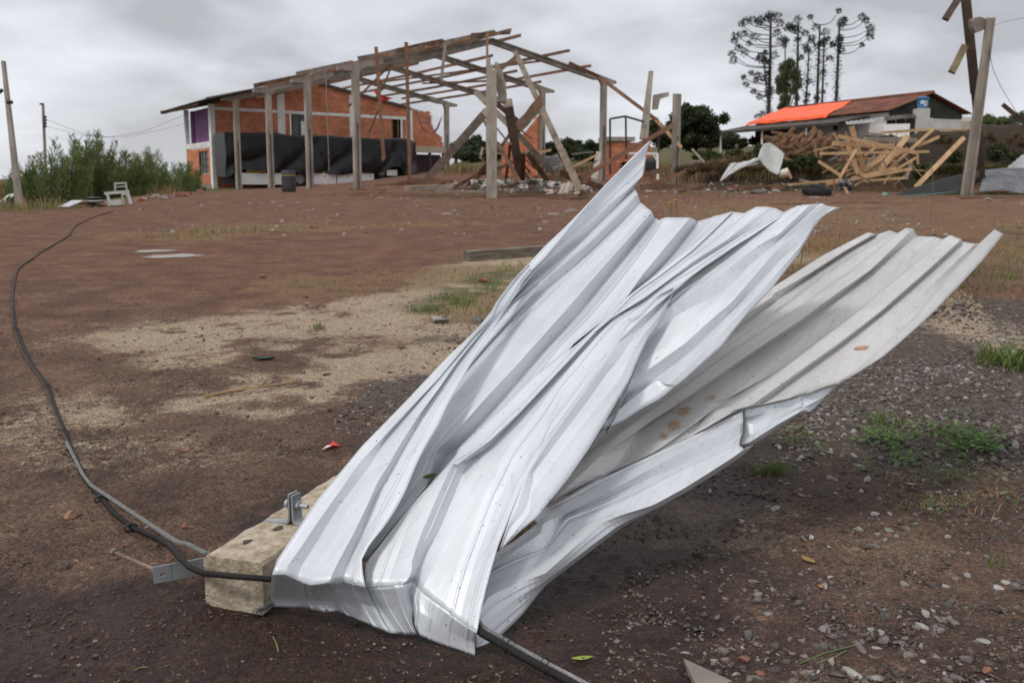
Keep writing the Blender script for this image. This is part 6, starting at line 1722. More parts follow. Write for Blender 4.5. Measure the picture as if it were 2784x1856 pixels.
bw_ = thing('brick_wall', tuple(fr(14, WID, gz(*(F0 + E1 * 14 + E2 * WID)))), 'broken stepped brick wall rising to the right among the debris', 'wall')
wo_ = fr(10.6, WID - .25, 0); wN = Vector((E1[1], -E1[0], 0)); wN = wN if wN.dot(Vector(EYE) - wo_) > 0 else -wN
def wq(x, y): return wall_uv(*zB(x, y), wo_, E1v)
pl_ = sorted([wq(x, y) for x, y in ((765, 985), (800, 960), (870, 960), (875, 905), (930, 885), (960, 850), (985, 815), (1010, 790), (1030, 755), (1045, 752))])
def bk(u, z):
    for a, b_ in zip(pl_[:-1], pl_[1:]):
        if a[0] <= u <= b_[0]: return z < a[1] + (b_[1] - a[1]) * (u - a[0]) / max(1e-6, b_[0] - a[0])
    return u > pl_[-1][0]
brick_wall(wo_, E1v, wN, pl_[0][0], wq(1045, 900)[0] + .1, 1.5, pl_[-1][1] + .1, bk, bw_, seed=33)
# white caged water tank
ibc = thing('water_cage', tuple(ground(*zB(1165, 1210))), 'white plastic water container in a wire cage, tilted behind the debris', 'container')
c_ = Vector(at(*zB(1165, 1118), 56)); R_ = Matrix.Rotation(-.12, 3, 'Y')
def ib(u, v, z): return c_ + R_ @ Vector((u * .49, v, z * .47))
mb_ = MB(); mb_.hexa([ib(*q) for q in ((-1.0, -.4, -.85), (1.0, -.4, -.85), (1.0, .8, -.85), (-1, .8, -.85), (-1, -.4, .85), (1, -.4, .85), (1, .8, .85), (-1, .8, .85))]); mb_.build('tank', mat('white_plastic', (.62, .63, .62), .5, var=.08, bump=0), ibc, bevel=.06)
mb_ = MB()
for u in np.linspace(-1.0, 1.0, 8): mb_.tube([ib(u, -.45, -.88), ib(u, -.45, .88)], .022, 5)
for z in np.linspace(-.88, .88, 6): mb_.tube([ib(-1.02, -.46, z), ib(1.02, -.46, z)], .022, 5)
mb_.build('cage', mat('cage_wire', (.30, .31, .32), .5, .5, var=.1, bump=0), ibc)
bt = Vector(at(*zB(1948, 1135), 43))
tag_o = MB(); tag_o.lathe(Vector((bt.x, bt.y, bt.z - .35)), [(.0, 0), (.22, 0), (.24, .04), (.25, .5), (.22, .6), (.15, .68), (.1, .7), (0.001, .7)], 24)
tag(tag_o.build('black_tank', mat('black_plastic', (.02, .02, .021), .5, var=.2, bump=0), smooth_deg=40), 'black round plastic tank behind the white trestle', 'tank')
# clay ridge tiles heap
M_CLAYT = mat('pale_tile', (0.42, 0.36, 0.30), 0.9, var=0.25, scale=3, bump=0.3, bscale=25)
for i, (x0, y0, x1, y1, Y, r) in enumerate([(1265, 1368, 1300, 1275, 31.2, 16), (1225, 1372, 1262, 1285, 31.4, 15), (1190, 1352, 1130, 1362, 31.3, 13), (1340, 1345, 1420, 1300, 31.6, 15), (1300, 1350, 1340, 1275, 31.9, 15), (1395, 1335, 1450, 1310, 31.8, 13), (1180, 1340, 1110, 1335, 31.9, 12), (1330, 1365, 1400, 1345, 31.2, 12)]):
    A, B = Vector(at(*zB(x0, y0), Y)), Vector(at(*zB(x1, y1), Y + .5)); R_m = r * .34438 * Y / FPX * 1.25
    d = (B - A).normalized(); s_ = d.cross(UP).normalized(); u_ = s_.cross(d); Gd = []
    for k in range(5):
        q = A.lerp(B, k / 4); rr = R_m * (1 - .12 * k / 4)
        Gd.append([q + s_ * math.cos(t) * rr + u_ * math.sin(t) * rr for t in np.linspace(-.2, math.pi + .2, 9)])
    mb_ = MB(); mb_.quad_grid(Gd); tag(mb_.build('roof_tile', M_CLAYT, smooth_deg=60, solid=.02), 'pale half round roof tile in the small tile heap below the fallen rafter', 'roof tile', 'half round tiles in the heap')
# crumpled light sheets at the foot of the debris
M_PALE = mat('pale_sheet', (0.52, 0.50, 0.44), 0.7, var=0.2, scale=1.5, bump=0.2, bscale=10, spot=(.28, .24, .2), spot_amt=.3)
for (x0, y0, x1, y1, yb, Y, lb) in ((520, 1245, 650, 1240, 1310, 32.8, 'cream crumpled sheet on the ground left of the lone column'), (740, 1255, 830, 1240, 1310, 32.9, 'cream crumpled sheet directly right of the lone column base'), (820, 1270, 960, 1250, 1310, 32.7, 'dented pale sheet before the dark tilted column'), (950, 1235, 1090, 1238, 1290, 33.2, 'pale sheet under the leaning pale plank'), (1080, 1255, 1230, 1262, 1300, 32.6, 'pale flattened sheet left of the tile heap')):
    cloth('crumpled_sheet', lb, 'metal sheet', zB, ([(x0, y0), (x0 + 5, (y0 + yb) / 2), (x0 - 10, yb)], [(x1, y1), (x1 + 8, (y1 + yb) / 2), (x1 + 15, yb)]), Y, M_PALE, .5)
# plank stacks left of the lone column
for (a, b_, w, mt, Y, lb) in (
 ((-60, 1265), (375, 1258), 26, M_WOOD2, 34.0, 'reddish plank on top of the flat stack behind the pale beams'),
 ((-120, 1280), (300, 1275), 22, M_WOOD, 33.8, 'brown plank in the flat stack, under the reddish one'),
 ((20, 1240), (260, 1245), 16, M_WOOD2, 34.6, 'thin reddish board at the back of the flat plank stack'),
 ((0, 1318), (380, 1295), 30, M_GREYW, 32.6, 'long pale beam lying on the ground, front of the plank stack'),
 ((0, 1300), (250, 1290), 16, M_PINE, 32.9, 'light pine board lying along the long pale beam'),
 ((250, 1330), (610, 1340), 18, M_GREYW, 32.0, 'grey board lying on the ground toward the lone column'),
 ((380, 1310), (560, 1318), 14, M_WOOD2, 32.6, 'reddish board between the pale beam and the lone column'),
 ((-190, 1345), (-430, 1365), 16, M_WOOD2, 33.0, 'reddish board lying before the fourth shed column'),
 ((-150, 1325), (-420, 1320), 14, M_WOOD, 34.0, 'brown board lying behind the fourth shed column base'),
 ((-230, 1290), (0, 1268), 12, M_WOOD2, 34.8, 'thin reddish board lying by the rear wheel of the bus')):
    stick('fallen_plank', lb, 'plank', zB, a, b_, Y, Y + .3, w, mt, .12)
for i in range(22):
    x = rnd.uniform(560, 1420); y = rnd.uniform(960, 1270); an = rnd.choice([rnd.uniform(-.5, .5), rnd.uniform(.7, 1.4), rnd.uniform(-1.4, -.7)]); L = rnd.uniform(50, 150); Yq = rnd.uniform(36, 40)
    if y < 1090: L *= .6
    stick('broken_lath', 'broken lath sticking out of the tangle under the collapsed bay', 'lath', zB, (x - math.cos(an) * L, min(1290, y + math.sin(an) * L)), (x + math.cos(an) * L, min(1290, y - math.sin(an) * L)), Yq, Yq + .4, rnd.uniform(8, 18), rnd.choice([M_WOOD, M_WOOD2, M_WOOD, M_GREYW, M_PINE]), .05, 'laths in the tangle under the collapsed bay')
rub = px_region(lambda x, y: nrs.rand(len(x)) < .9, 1230, 1640, 496, 524)
scatter_stones('rubble', rub, 700, .03, .22, np.array([(0.46, 0.43, 0.39), (0.30, 0.27, 0.24), (0.34, 0.14, 0.08), (0.2, 0.15, 0.12)]), [.35, .3, .15, .2], power=2.2)
rub2 = px_region(lambda x, y: nrs.rand(len(x)) < .9, 1700, 2250, 498, 526)
scatter_stones('rubble', rub2, 350, .03, .16, np.array([(0.46, 0.43, 0.39), (0.30, 0.27, 0.24), (0.3, 0.14, 0.08), (0.16, 0.12, 0.09)]), [.3, .25, .15, .3], power=2.4)
def brick_piece(x, y, s, c_, lb, grp, win=None):
    px_, py_ = win(x, y) if win else (x, y)
    q = Vector(ground(px_, py_)); mb_ = MB(); mb_.box(q + Vector((0, 0, s * .25)), (s, s * .5, s * .45), rnd.uniform(0, 3))
    mb_.c = [(*c_, 1)] * 8
    return tag(mb_.build('loose_brick', M_STONE, bevel=.01), lb, 'brick', grp)
for i in range(46):
    x = rnd.uniform(880, 1480); y = rnd.uniform(1195, 1245)
    q = Vector(at(*zB(x, y), rnd.uniform(38, 44))); q.z = max(q.z, gz(q.x, q.y) + .05)
    if i < 0: continue
    mb_ = MB(); s = rnd.uniform(.14, .30); mb_.box(Vector((q.x, q.y, gz(q.x, q.y) + s * .2 + rnd.uniform(0, .35))), (s, s * .5, s * .5), rnd.uniform(0, 3)); mb_.c = [(*[v * rnd.uniform(.8, 1.2) for v in (.34, .13, .07)], 1)] * 8
    tag(mb_.build('loose_brick', M_STONE), 'loose red brick in the rubble behind the fallen rafters', 'brick', 'bricks in the rubble behind the fallen rafters')
for i in range(34):
    x, y = zL(rnd.uniform(1130, 1680), 0)[0], 0
    t = (x - 375) / 185; y = 545 - 20 * t + rnd.uniform(-5, 4)
    brick_piece(x, y, rnd.uniform(.07, .22), rnd.choice([(.40, .13, .06), (.44, .15, .08), (.40, .22, .20), (.48, .42, .40)]), 'brick fragment in the line of rubble left of the brick building', 'brick fragments left of the building')

# ------------------------------------------------------------------ lumber, tarp house, poles on the right
pine_group = 'fresh boards of the tumbled lumber pile'
for (a, b_, w, Ya, Yb, mt, lb) in [
 ((612, 240), (1340, 395), 36, 39.6, 39.4, M_PINE, 'broad board sloping down right across the top of the lumber pile'),
 ((740, 155), (862, 570), 46, 39.8, 40.0, M_PINE, 'broad board standing nearly upright above the lumber pile'),
 ((440, 405), (1465, 386), 24, 39.3, 39.5, M_PINE, 'long level board crossing the whole lumber pile'),
 ((560, 310), (1140, 335), 40, 40.2, 40.4, M_PINE, 'wide level board behind the upright one in the lumber pile'),
 ((430, 475), (640, 610), 30, 39.5, 39.3, M_PINE, 'short board sticking out to the upper left of the pile'),
 ((780, 365), (625, 640), 26, 39.0, 38.8, M_PINE, 'board leaning left in front of the lumber pile'),
 ((150, 696), (650, 650), 20, 38.4, 38.8, M_PINE, 'long pointed board lying left on the ground from the pile'),
 ((738, 636), (1150, 540), 26, 39.0, 39.3, M_PINE, 'bright board rising gently right at the pile foot'),
 ((500, 690), (1305, 546), 26, 38.9, 39.2, M_PINE, 'longest low board rising to the right at the pile foot'),
 ((850, 660), (1240, 632), 22, 39.0, 39.2, M_PINE, 'level board at the bottom right of the pile'),
 ((820, 600), (1090, 380), 46, 40.0, 40.6, M_PINE, 'broad board leaning right in the middle of the pile'),
 ((1000, 565), (1262, 240), 50, 40.2, 40.8, M_PINE, 'widest board leaning steeply right in the pile'),
 ((1060, 575), (1500, 180), 28, 40.5, 41.2, M_PINE, 'long board leaning right up against the earth bank'),
 ((1130, 570), (1340, 445), 22, 40.0, 40.2, M_PINE, 'short board at the right lower flank of the pile'),
 ((1350, 335), (1560, 248), 30, 41.0, 41.3, M_PINE, 'board jutting out at the upper right of the pile'),
 ((690, 280), (805, 600), 44, 40.6, 40.4, M_PINE, 'board leaning behind the nearly upright one'),
 ((620, 340), (712, 610), 34, 40.7, 40.5, M_WOOD2, 'browner board at the left back of the pile'),
 ((850, 270), (1350, 282), 40, 41.0, 41.0, M_GREYW, 'greyish wide board lying at the back top of the pile'),
 ((1000, 212), (1500, 175), 24, 41.6, 41.8, M_PINE, 'pale board lying on the edge of the bank above the pile'),
 ((860, 430), (960, 350), 20, 39.9, 40.0, M_PINE, 'very short board under the long level board'),
 ((1355, 380), (1360, 502), 20, 40.2, 40.2, M_PINE, 'short vertical board hanging at the right of the long level board'),
 ((1335, 722), (1790, 256), 42, 38.0, 40.2, M_PINE, 'single big plank leaning on the bank right of the pile'),
 ((665, 715), (745, 832), 18, 37.0, 36.6, M_PINE, 'short stick leaning to the right of the tyre'),
 ((1300, 480), (1250, 650), 28, 40.6, 40.4, M_GREYW, 'grey board leaning at the right end of the pile'),
 ((900, 585), (1065, 480), 34, 40.2, 40.5, M_PINE, 'shadowed board low in the middle of the pile'),
 ((380, 380), (560, 337), 18, 41.6, 41.8, M_PINE, 'small board between the firewood and the lumber pile'),
 ((1500, 182), (1820, 180), 12, 42.6, 42.8, M_PINE, 'thin board lying along the top of the bank behind the post'),
 ((820, 205), (1040, 235), 16, 42.0, 42.0, M_GREYW, 'grey thin board at the bank edge behind the pile'),
 ((745, 590), (930, 665), 14, 38.6, 38.5, M_WOOD, 'thin dark stick crossing the foot of the pile'),
]:
    stick('board', lb, 'board', zD, a, b_, Ya, Yb, w, mt, .06, pine_group, split=False, rough=.003)
for (a, b_, w, Ya, Yb, mt, lb) in [
 ((-40, 882), (700, 868), 12, None, None, M_WOOD2, 'long thin reddish board lying on the ground behind the silver sheet, left part'),
 ((612, 868), (1350, 866), 16, None, None, M_WOOD2, 'long thin orange board lying on the ground behind the silver sheet, right part'),
 ((1755, 828), (1955, 822), 20, None, None, M_WOOD2, 'short reddish board on the grass at the foot of the grey post'),
 ((1950, 822), (2400, 815), 18, None, None, M_WOOD, 'dark board on the grass at the right edge'),
 ((2020, 730), (2140, 705), 22, 36, 36.2, M_WOOD2, 'brown board stub on the dark sheet right of the post'),
 ((1980, 770), (2210, 765), 14, 35, 35, M_WOOD, 'thin brown board lying below the dark sheet'),
 ((800, 815), (1000, 850), 16, 34.4, 34, M_GREYW, 'grey weathered board at the left end of the teal strip'),
 ((575, 640), (590, 820), 12, 36, 35.8, M_WOOD, 'thin rusty stake standing by the tyre'),
 ((-430, 720), (120, 715), 30, 37.5, 37.5, M_WOOD2, 'dark reddish heavy timber lying left of the tyre'),
 ((-300, 745), (60, 690), 20, 37, 37.6, M_WOOD, 'dark timber under the crumpled white sheet'),
 ((250, 650), (420, 690), 24, 38.8, 38.6, M_GREYW, 'pale board stub left of the long pointed board'),
 ((150, 565), (175, 635), 20, 39, 39, M_PINE, 'small upright board right of the white bucket')]:
    stick('fallen_plank', lb, 'plank', zD, a, b_, Ya, Yb, w, mt, .06, split=False)
stick('teal_strip', 'long thin teal painted strip lying in the grass before the dark sheet', 'strip', zD, (915, 835), (1695, 762), 33.4, 34.6, 14, mat('teal_paint', (.13, .24, .22), .7, var=.25, bump=.1), .05)
stick('fence_stump', 'grey leaning branch on the slope left of the firewood', 'branch', zC, (195, 970), (270, 1050), 44, 43.6, 14, M_GREYW, .08)
stick('fallen_plank', 'grey plank lying on the slope by the leaning branch', 'plank', zC, (120, 1062), (232, 1050), 43.4, 43.4, 20, M_GREYW, .08)
for i in range(34):
    x = rnd.uniform(620, 1330); y = rnd.uniform(280, 640); an = rnd.choice([rnd.uniform(-.5, .35), rnd.uniform(.5, 1.1), rnd.uniform(-1.3, -.9)]); L = rnd.uniform(90, 260)
    Yq = 40.2 + (640 - y) / 360 * 1.6 + rnd.uniform(-.3, .3)
    stick('board', 'thin pale board jammed inside the tumbled lumber pile', 'board', zD, (x - math.cos(an) * L, y + math.sin(an) * L * .8), (x + math.cos(an) * L, y - math.sin(an) * L * .8), Yq, Yq + rnd.uniform(0, .6), rnd.uniform(9, 20), rnd.choice([M_PINE, M_PINE, M_PINE, M_GREYW, M_WOOD2]), .04, 'thin boards inside the lumber pile', split=False, rough=.004)
# tyre lying on the ground
ty = Vector(ground(*zD(437, 800))); mb_ = MB(); ax = Vector((.06, -.16, 1)).normalized(); R0 = 137 * .29082 * ty.y / FPX
mb_.lathe(ty + Vector((0, .35, .03)), [(R0 * .60, 0), (R0 * .9, 0), (R0, .06), (R0 * 1.01, .15), (R0 * .98, .24), (R0 * .88, .30), (R0 * .62, .28), (R0 * .55, .2), (R0 * .8, .15), (R0 * .55, .08)], 40, ax, closed=True)
tag(mb_.build('tyre', M_TYRE, smooth_deg=40), 'black tyre lying on its side below the lumber pile', 'tyre')
# white bucket
bk_ = Vector(at(*zD(105, 590), 39.5)); mb_ = MB(); ax = Vector((.9, -.35, .25)).normalized()
mb_.lathe(bk_ - ax * .17, [(.001, 0), (.14, .0), (.16, .03), (.18, .34), (.165, .37), (.001, .36)], 22, ax)
tag(mb_.build('bucket', mat('cream_plastic', (.62, .56, .46), .5, var=.1, bump=0), smooth_deg=40), 'cream plastic bucket lying right of the crumpled white sheet', 'bucket')
# heap by the lumber: grey sack and reddish earth
cloth('grey_sack', 'crumpled grey sack at the foot of the lumber pile', 'sack', zD, ([(625, 650), (615, 700), (620, 745)], [(690, 640), (740, 690), (745, 745)]), 37.2, mat('grey_sacking', (.25, .25, .25), .9, var=.3, scale=4, bump=.3), .7, thick=.02)
cloth('teal_scrap', 'crumpled pale teal scrap on the grass at the left tip of the dark sheet', 'scrap', zD, ([(1030, 770), (1025, 790), (1030, 803)], [(1100, 768), (1110, 785), (1105, 803)]), 34.6, mat('teal_scrap_plastic', (.22, .34, .31), .7, var=.2, bump=.1), .3)
# crumpled corrugated sheets left of the lumber
M_WHSH = mat('dull_white_sheet', (.56, .56, .53), .55, .15, var=.15, scale=2, bump=.1, spot=(.35, .31, .26), spot_amt=.2)
def corr_sheet(name, label, win, rows, m_, amp=.03, waves=12, nu=72, nv=10, parent=None):
    """corrugated sheet through rows of points (px, py, Y); ribs run along the rows' direction of travel"""
    R3 = [spline([at(*win(x, y), Y) for x, y, Y in r], nv) for r in rows]
    R3 = np.array(R3); Gd = []
    for i in range(nu + 1):
        t = i / nu * (len(rows) - 1); k = min(int(t), len(rows) - 2); f = t - k; f2 = f
        c_ = R3[k] * (1 - f2) + R3[k + 1] * f2
        n_ = np.cross(R3[k + 1] - R3[k], np.gradient(R3[k], axis=0)); n_ /= np.linalg.norm(n_, axis=1)[:, None] + 1e-9
        Gd.append(c_ + n_ * amp * math.sin(2 * math.pi * waves * i / nu))
    mb_ = MB(); mb_.quad_grid(Gd); o = mb_.build(name, m_, parent, smooth_deg=50, solid=.004)
    return tag(o, label, 'metal sheet') if label else o
corr_sheet('crumpled_sheet', 'upright curled pale corrugated sheet below the firewood heap', zC, [[(660, 935, 40.6), (640, 970, 40.2), (622, 1025, 39.8)], [(700, 930, 41), (680, 1000, 40.3), (650, 1060, 39.6)], [(750, 960, 40.6), (725, 1040, 40), (700, 1115, 39.4)], [(795, 1000, 40), (780, 1060, 39.7), (755, 1137, 39.2)]], M_WHSH, .03, 12)
corr_sheet('crumpled_sheet', 'folded white metal sheet lying left of the upright curled one', zC, [[(445, 1060, 39.2), (400, 1130, 38.8), (375, 1178, 38.5)], [(520, 1055, 39.6), (450, 1110, 39.0), (385, 1175, 38.4)], [(640, 1020, 39.8), (540, 1075, 39.3), (450, 1130, 38.8)], [(645, 1065, 39.9), (560, 1080, 39.5), (480, 1085, 39.1)]], M_WHSH, .02, 5)
corr_sheet('dark_sheet', 'dark corrugated sheet lying in a long wedge before the earth bank', zD, [[(1140, 800, 34.2), (1500, 792, 34.5), (1760, 770, 34.8)], [(1200, 770, 34.8), (1550, 720, 35.2), (1900, 700, 35.6)], [(1300, 730, 35.4), (1650, 640, 36.0), (1990, 590, 36.4)], [(1400, 705, 36), (1750, 600, 36.6), (2000, 548, 37)]], mat('dark_metal', (.035, .032, .03), .6, .3, var=.3, scale=2, bump=.1), .02, 10)
corr_sheet('grey_sheet', 'grey corrugated sheet bending up at the right edge behind the post', zD, [[(1930, 760, 34.8), (2150, 745, 34.8), (2420, 790, 34.6)], [(1950, 690, 35.4), (2160, 680, 35.4), (2420, 720, 35.2)], [(1970, 620, 36), (2170, 605, 36), (2420, 640, 35.8)], [(1990, 560, 36.6), (2180, 540, 36.6), (2420, 540, 36.4)]], mat('grey_zinc', (.21, .21, .215), .55, .4, var=.25, scale=2, bump=.1), .03, 7)
corr_sheet('grey_sheet', 'light grey sheet corner rising at the right edge above the grey one', zD, [[(2185, 540, 37.4), (2300, 538, 37.4), (2460, 538, 37.2)], [(2260, 480, 37.8), (2340, 470, 37.8), (2460, 470, 37.6)], [(2330, 420, 38.2), (2390, 400, 38.2), (2460, 390, 38)]], mat('light_zinc', (.36, .37, .37), .5, .4, var=.15, scale=2, bump=.1), .02, 4)
# firewood heap: split logs
M_LOG = mat('split_firewood', (0.25, 0.14, 0.075), 0.9, var=0.35, scale=3, bump=0.4, bscale=20, col2=(.11, .062, .036), spot=(.36, .23, .13), spot_amt=.3)
lr = random.Random(12)
for i in range(76):
    t = lr.random(); x = 725 + 365 * t; top = 872 + 55 * max(0, t - .35) + 8 * math.sin(t * 20); y = lr.uniform(top, 1000 - 60 * max(0, t - .5))
    L = lr.uniform(.7, 1.25); an = lr.uniform(-.9, .9) if t < .55 else lr.uniform(.5, 1.5)
    Yq = 43.2 + (1000 - y) / 130 * 1.5 + lr.uniform(-.2, .2)
    q = Vector(at(*zC(x, y), Yq)); d = Vector((math.cos(an), lr.uniform(-.6, .6), math.sin(an) * .8)).normalized()
    mb_ = MB(); mb_.beam(q - d * L / 2, q + d * L / 2, lr.uniform(.09, .15), lr.uniform(.07, .12), (0, 0, 1), rough=.012, n=3, bow=lr.uniform(-.05, .05))
    tag(mb_.build('log', M_LOG), 'split brown log in the firewood heap before the white house', 'log', 'firewood heap')

# house on the bank
M_HWALL = mat('whitewashed_boards', (.74, .72, .69), .85, var=.12, scale=2, bump=.15, spot=(.40, .36, .32), spot_amt=.25)
M_RUSTR = mat('rusty_roof', (.20, .075, .042), .85, .1, var=.35, scale=1.6, bump=.2, col2=(.10, .04, .028), spot=(.30, .17, .11), spot_amt=.35)
M_GREYR = mat('grey_loose_roofing', (.33, .32, .31), .7, .1, var=.25, scale=3, bump=.2, spot=(.16, .13, .11), spot_amt=.3)
M_TARPO = mat('orange_tarp', (.92, .115, .022), .5, var=.12, scale=2, bump=.4, bscale=3)
M_HDARK = mat('dark_green_boards', (.052, .055, .043), .85, var=.3, scale=2, bump=.2)
HA = Vector((20.35, 50.0, 0)); HR = Vector((-3.8, 8.0, 0)).normalized(); HP = Vector((-HR.y, HR.x, 0))
if HP.x > 0: HP = -HP                                   # to the left, towards the long side seen
zap, zev = 1.45 + 4.62, 1.45 + 3.70
HL, HW = 10.2, 2.75
def hz(x, y, z): return HA + HR * x + HP * y + Vector((0, 0, z))
hg = gz(*(HA + HR * 4).xy)
hou = thing('house', tuple(hz(4, 0, hg)), 'low white house on the bank with rusty roof half covered by orange tarp', 'house')
def corr_roof(x0, x1, y0, z0, y1, z1, m_, name, amp=.02, pitch=.19, parent=hou):
    nu = max(8, int(abs(x1 - x0) / pitch * 8)); Gd = []
    for i in range(nu + 1):
        x = x0 + (x1 - x0) * i / nu; h = amp * math.sin(2 * math.pi * x / pitch)
        Gd.append([hz(x, y0 + (y1 - y0) * j / 4, z0 + (z1 - z0) * j / 4 + h) for j in range(5)])
    mb_ = MB(); mb_.quad_grid(Gd); return mb_.build(name, m_, parent, smooth_deg=50, solid=.012)
corr_roof(-.35, 5.0, 0, zap, HW, zev, M_RUSTR, 'roof'); corr_roof(5.0, HL, 0, zap, HW, zev, M_RUSTR, 'roof')
corr_roof(-.35, HL, 0, zap, -HW, zev, M_RUSTR, 'roof')
mb_ = MB(); mb_.tube([hz(-.36, 0, zap + .03), hz(HL, 0, zap + .03)], .09, 6); mb_.build('ridge_cap', M_RUSTR, hou)
# tarp draped on the far part of the near slope
Gd = []
for i in range(41):
    row = []
    for j in range(13):
        t = j / 12; x0_ = 5.0 - 1.2 * t; x = x0_ + (HL + .5 - x0_) * i / 40
        y = -.1 + (HW + .25) * t; z = zap + (zev - zap) * max(0, y) / HW + .06 + .06 * mnoise.noise(Vector((x * .8, y * 1.1, 2))) + .03 * mnoise.noise(Vector((x * 2.5, y * 2.5, 5)))
        if t > .92: z -= .12
        if i > 37: z -= .05 * (i - 37) ** 1.4
        row.append(hz(x, y, z))
    Gd.append(row)
mb_ = MB(); mb_.quad_grid(Gd); mb_.build('tarp', M_TARPO, hou, smooth_deg=60, solid=.006)
def hslab(x0, x1, y0, y1, z0, z1, m_, name):
    mb_ = MB(); mb_.hexa([hz(*q) for q in ((x0, y0, z0), (x1, y0, z0), (x1, y1, z0), (x0, y1, z0), (x0, y0, z1), (x1, y0, z1), (x1, y1, z1), (x0, y1, z1))]); return mb_.build(name, m_, hou)
# board walls: each board a strip of its own depth
def board_wall(x0, x1, y, z0, z1, m_, name, axis='x', bw=.22, gable=False):
    k = 0; u = x0; rs = random.Random(int(abs(x0 * 7 + y * 3) * 10)); pieces = MB()
    while u < x1 - .02:
        v = min(u + bw - .008, x1); e = rs.uniform(0, .012)
        zt = z1
        if gable: m2 = (u + v) / 2; zt = zap - (zap - zev) * abs(m2) / HW - .06
        if axis == 'x': P = [(u, y + e, z0), (v, y + e, z0), (v, y + e - .06, z0), (u, y + e - .06, z0)]
        else: P = [(y - e, u, z0), (y - e, v, z0), (y - e + .06, v, z0), (y - e + .06, u, z0)]
        pieces.hexa([hz(*q) for q in P] + [hz(q[0], q[1], zt) for q in P]); u += bw
    o = pieces.build(name, m_, hou); o['kind'] = 'stuff'; return o
board_wall(.1, HL - .2, HW - .35, hg - .3, zev - .05, M_HWALL, 'wall_boards')
board_wall(-HW + .3, HW - .36, .0, zev - .25, zap, M_HDARK, 'gable_boards', 'y', gable=True)
board_wall(-HW + .3, HW - .36, .02, hg - .3, zev - .27, M_HWALL, 'wall_boards', 'y')
hslab(.1, HL - .2, -HW + .3, -HW + .36, hg - .3, zev - .1, M_HWALL, 'wall')
hslab(HL - .3, HL - .22, -HW + .4, HW - .45, hg - .3, zev, M_HWALL, 'wall')
corr_roof(1.2, HL + .8, HW - .25, zev - .14, HW + 1.75, zev - .52, M_TILE, 'porch_roof', .02)
mb_ = MB(); mb_.beam(hz(1.2, HW + 1.78, zev - .58), hz(HL + .8, HW + 1.78, zev - .58), .12, .05, UP); mb_.build('porch_fascia', M_HDARK, hou)
for x in (3.6, HL + .4, HL - 3.2):
    q = hz(x, HW + 1.6, 0); mb_ = MB(); mb_.beam(Vector((q.x, q.y, gz(q.x, q.y) - .2)), Vector((q.x, q.y, zev - .55)), .09, .09, (1, 0, 0)); mb_.build('porch_post', M_WHITE, hou)
hslab(6.9, HL - .25, HW - .33, HW - .30, hg - .2, zev - .2, mat('maroon_boards', (.10, .028, .03), .85, var=.2, bump=.1), 'maroon_wall')
def hwin(px0, px1, py0, py1, fm):
    o = hz(0, HW - .30, 0); o.z = 0; n_ = HP
    u0, z1 = wall_uv(px0, py0, o, HR); u1, z0 = wall_uv(px1, py1, o, HR)
    u0, u1 = sorted((u0, u1)); window(o, HR, HP, u0, u1, max(z0, hg + .5), z1, 2, 1, fm, hou, .05)
hwin(2189, 2216, 353, 372, mat('dark_green_frame', (.03, .06, .045), .7, var=.2, bump=0))
hwin(2266, 2276, 342, 355, M_HDARK)
# near lean-to in front of the gable, with grey loose roof sheets
lt = [at(*zC(1190, 792), 48.8), at(*zC(1450, 762), 47.6), at(*zC(1640, 745), 46.6)]
lt2 = [at(*zC(1200, 812), 48.2), at(*zC(1440, 790), 47.0), at(*zC(1660, 770), 46.2)]
for i, m_ in ((0, M_GREYR), (1, M_TILE)):
    Gd = [];
    for k in range(41):
        t = k / 40; a = Vector(lt[i]).lerp(Vector(lt[i + 1]), t); b_ = Vector(lt2[i]).lerp(Vector(lt2[i + 1]), t); h = .02 * math.sin(t * 50)
        Gd.append([a.lerp(b_, j / 3) + UP * (h + .03 * i) for j in range(4)])
    mb_ = MB(); mb_.quad_grid(Gd); mb_.build('leanto_roof', m_, hou, smooth_deg=50, solid=.012)
q0, q1 = Vector(at(*zC(1460, 800), 47.2)), Vector(at(*zC(1650, 780), 46.6)); q0.z = q1.z = 0
board = MB(); dv = q1 - q0
for k in range(9):
    a = q0 + dv * (k / 9); b_ = q0 + dv * ((k + .94) / 9); off = Vector((0, .02 * (k % 3), 0))
    board.hexa([a + off + UP * (hg - .4), b_ + off + UP * (hg - .4), b_ + off + UP * (hg - .4) + Vector((.02, .08, 0)), a + off + UP * (hg - .4) + Vector((.02, .08, 0)), a + off + UP * (zev - .42), b_ + off + UP * (zev - .42), b_ + off + UP * (zev - .42) + Vector((.02, .08, 0)), a + off + UP * (zev - .42) + Vector((.02, .08, 0))])
board.build('leanto_boards', M_HDARK, hou)['kind'] = 'stuff'
mb_ = MB(); a, b_ = Vector(at(*zC(1445, 815), 46.4)), Vector(at(*zC(1610, 815), 46.0)); mb_.frame_box(Vector((a.x, a.y, hg - .4)), b_ - Vector((a.x, a.y, b_.z)), Vector((.05, .1, 0)), UP * (a.z - hg + .45)); mb_.build('low_wall', M_WHITE, hou)
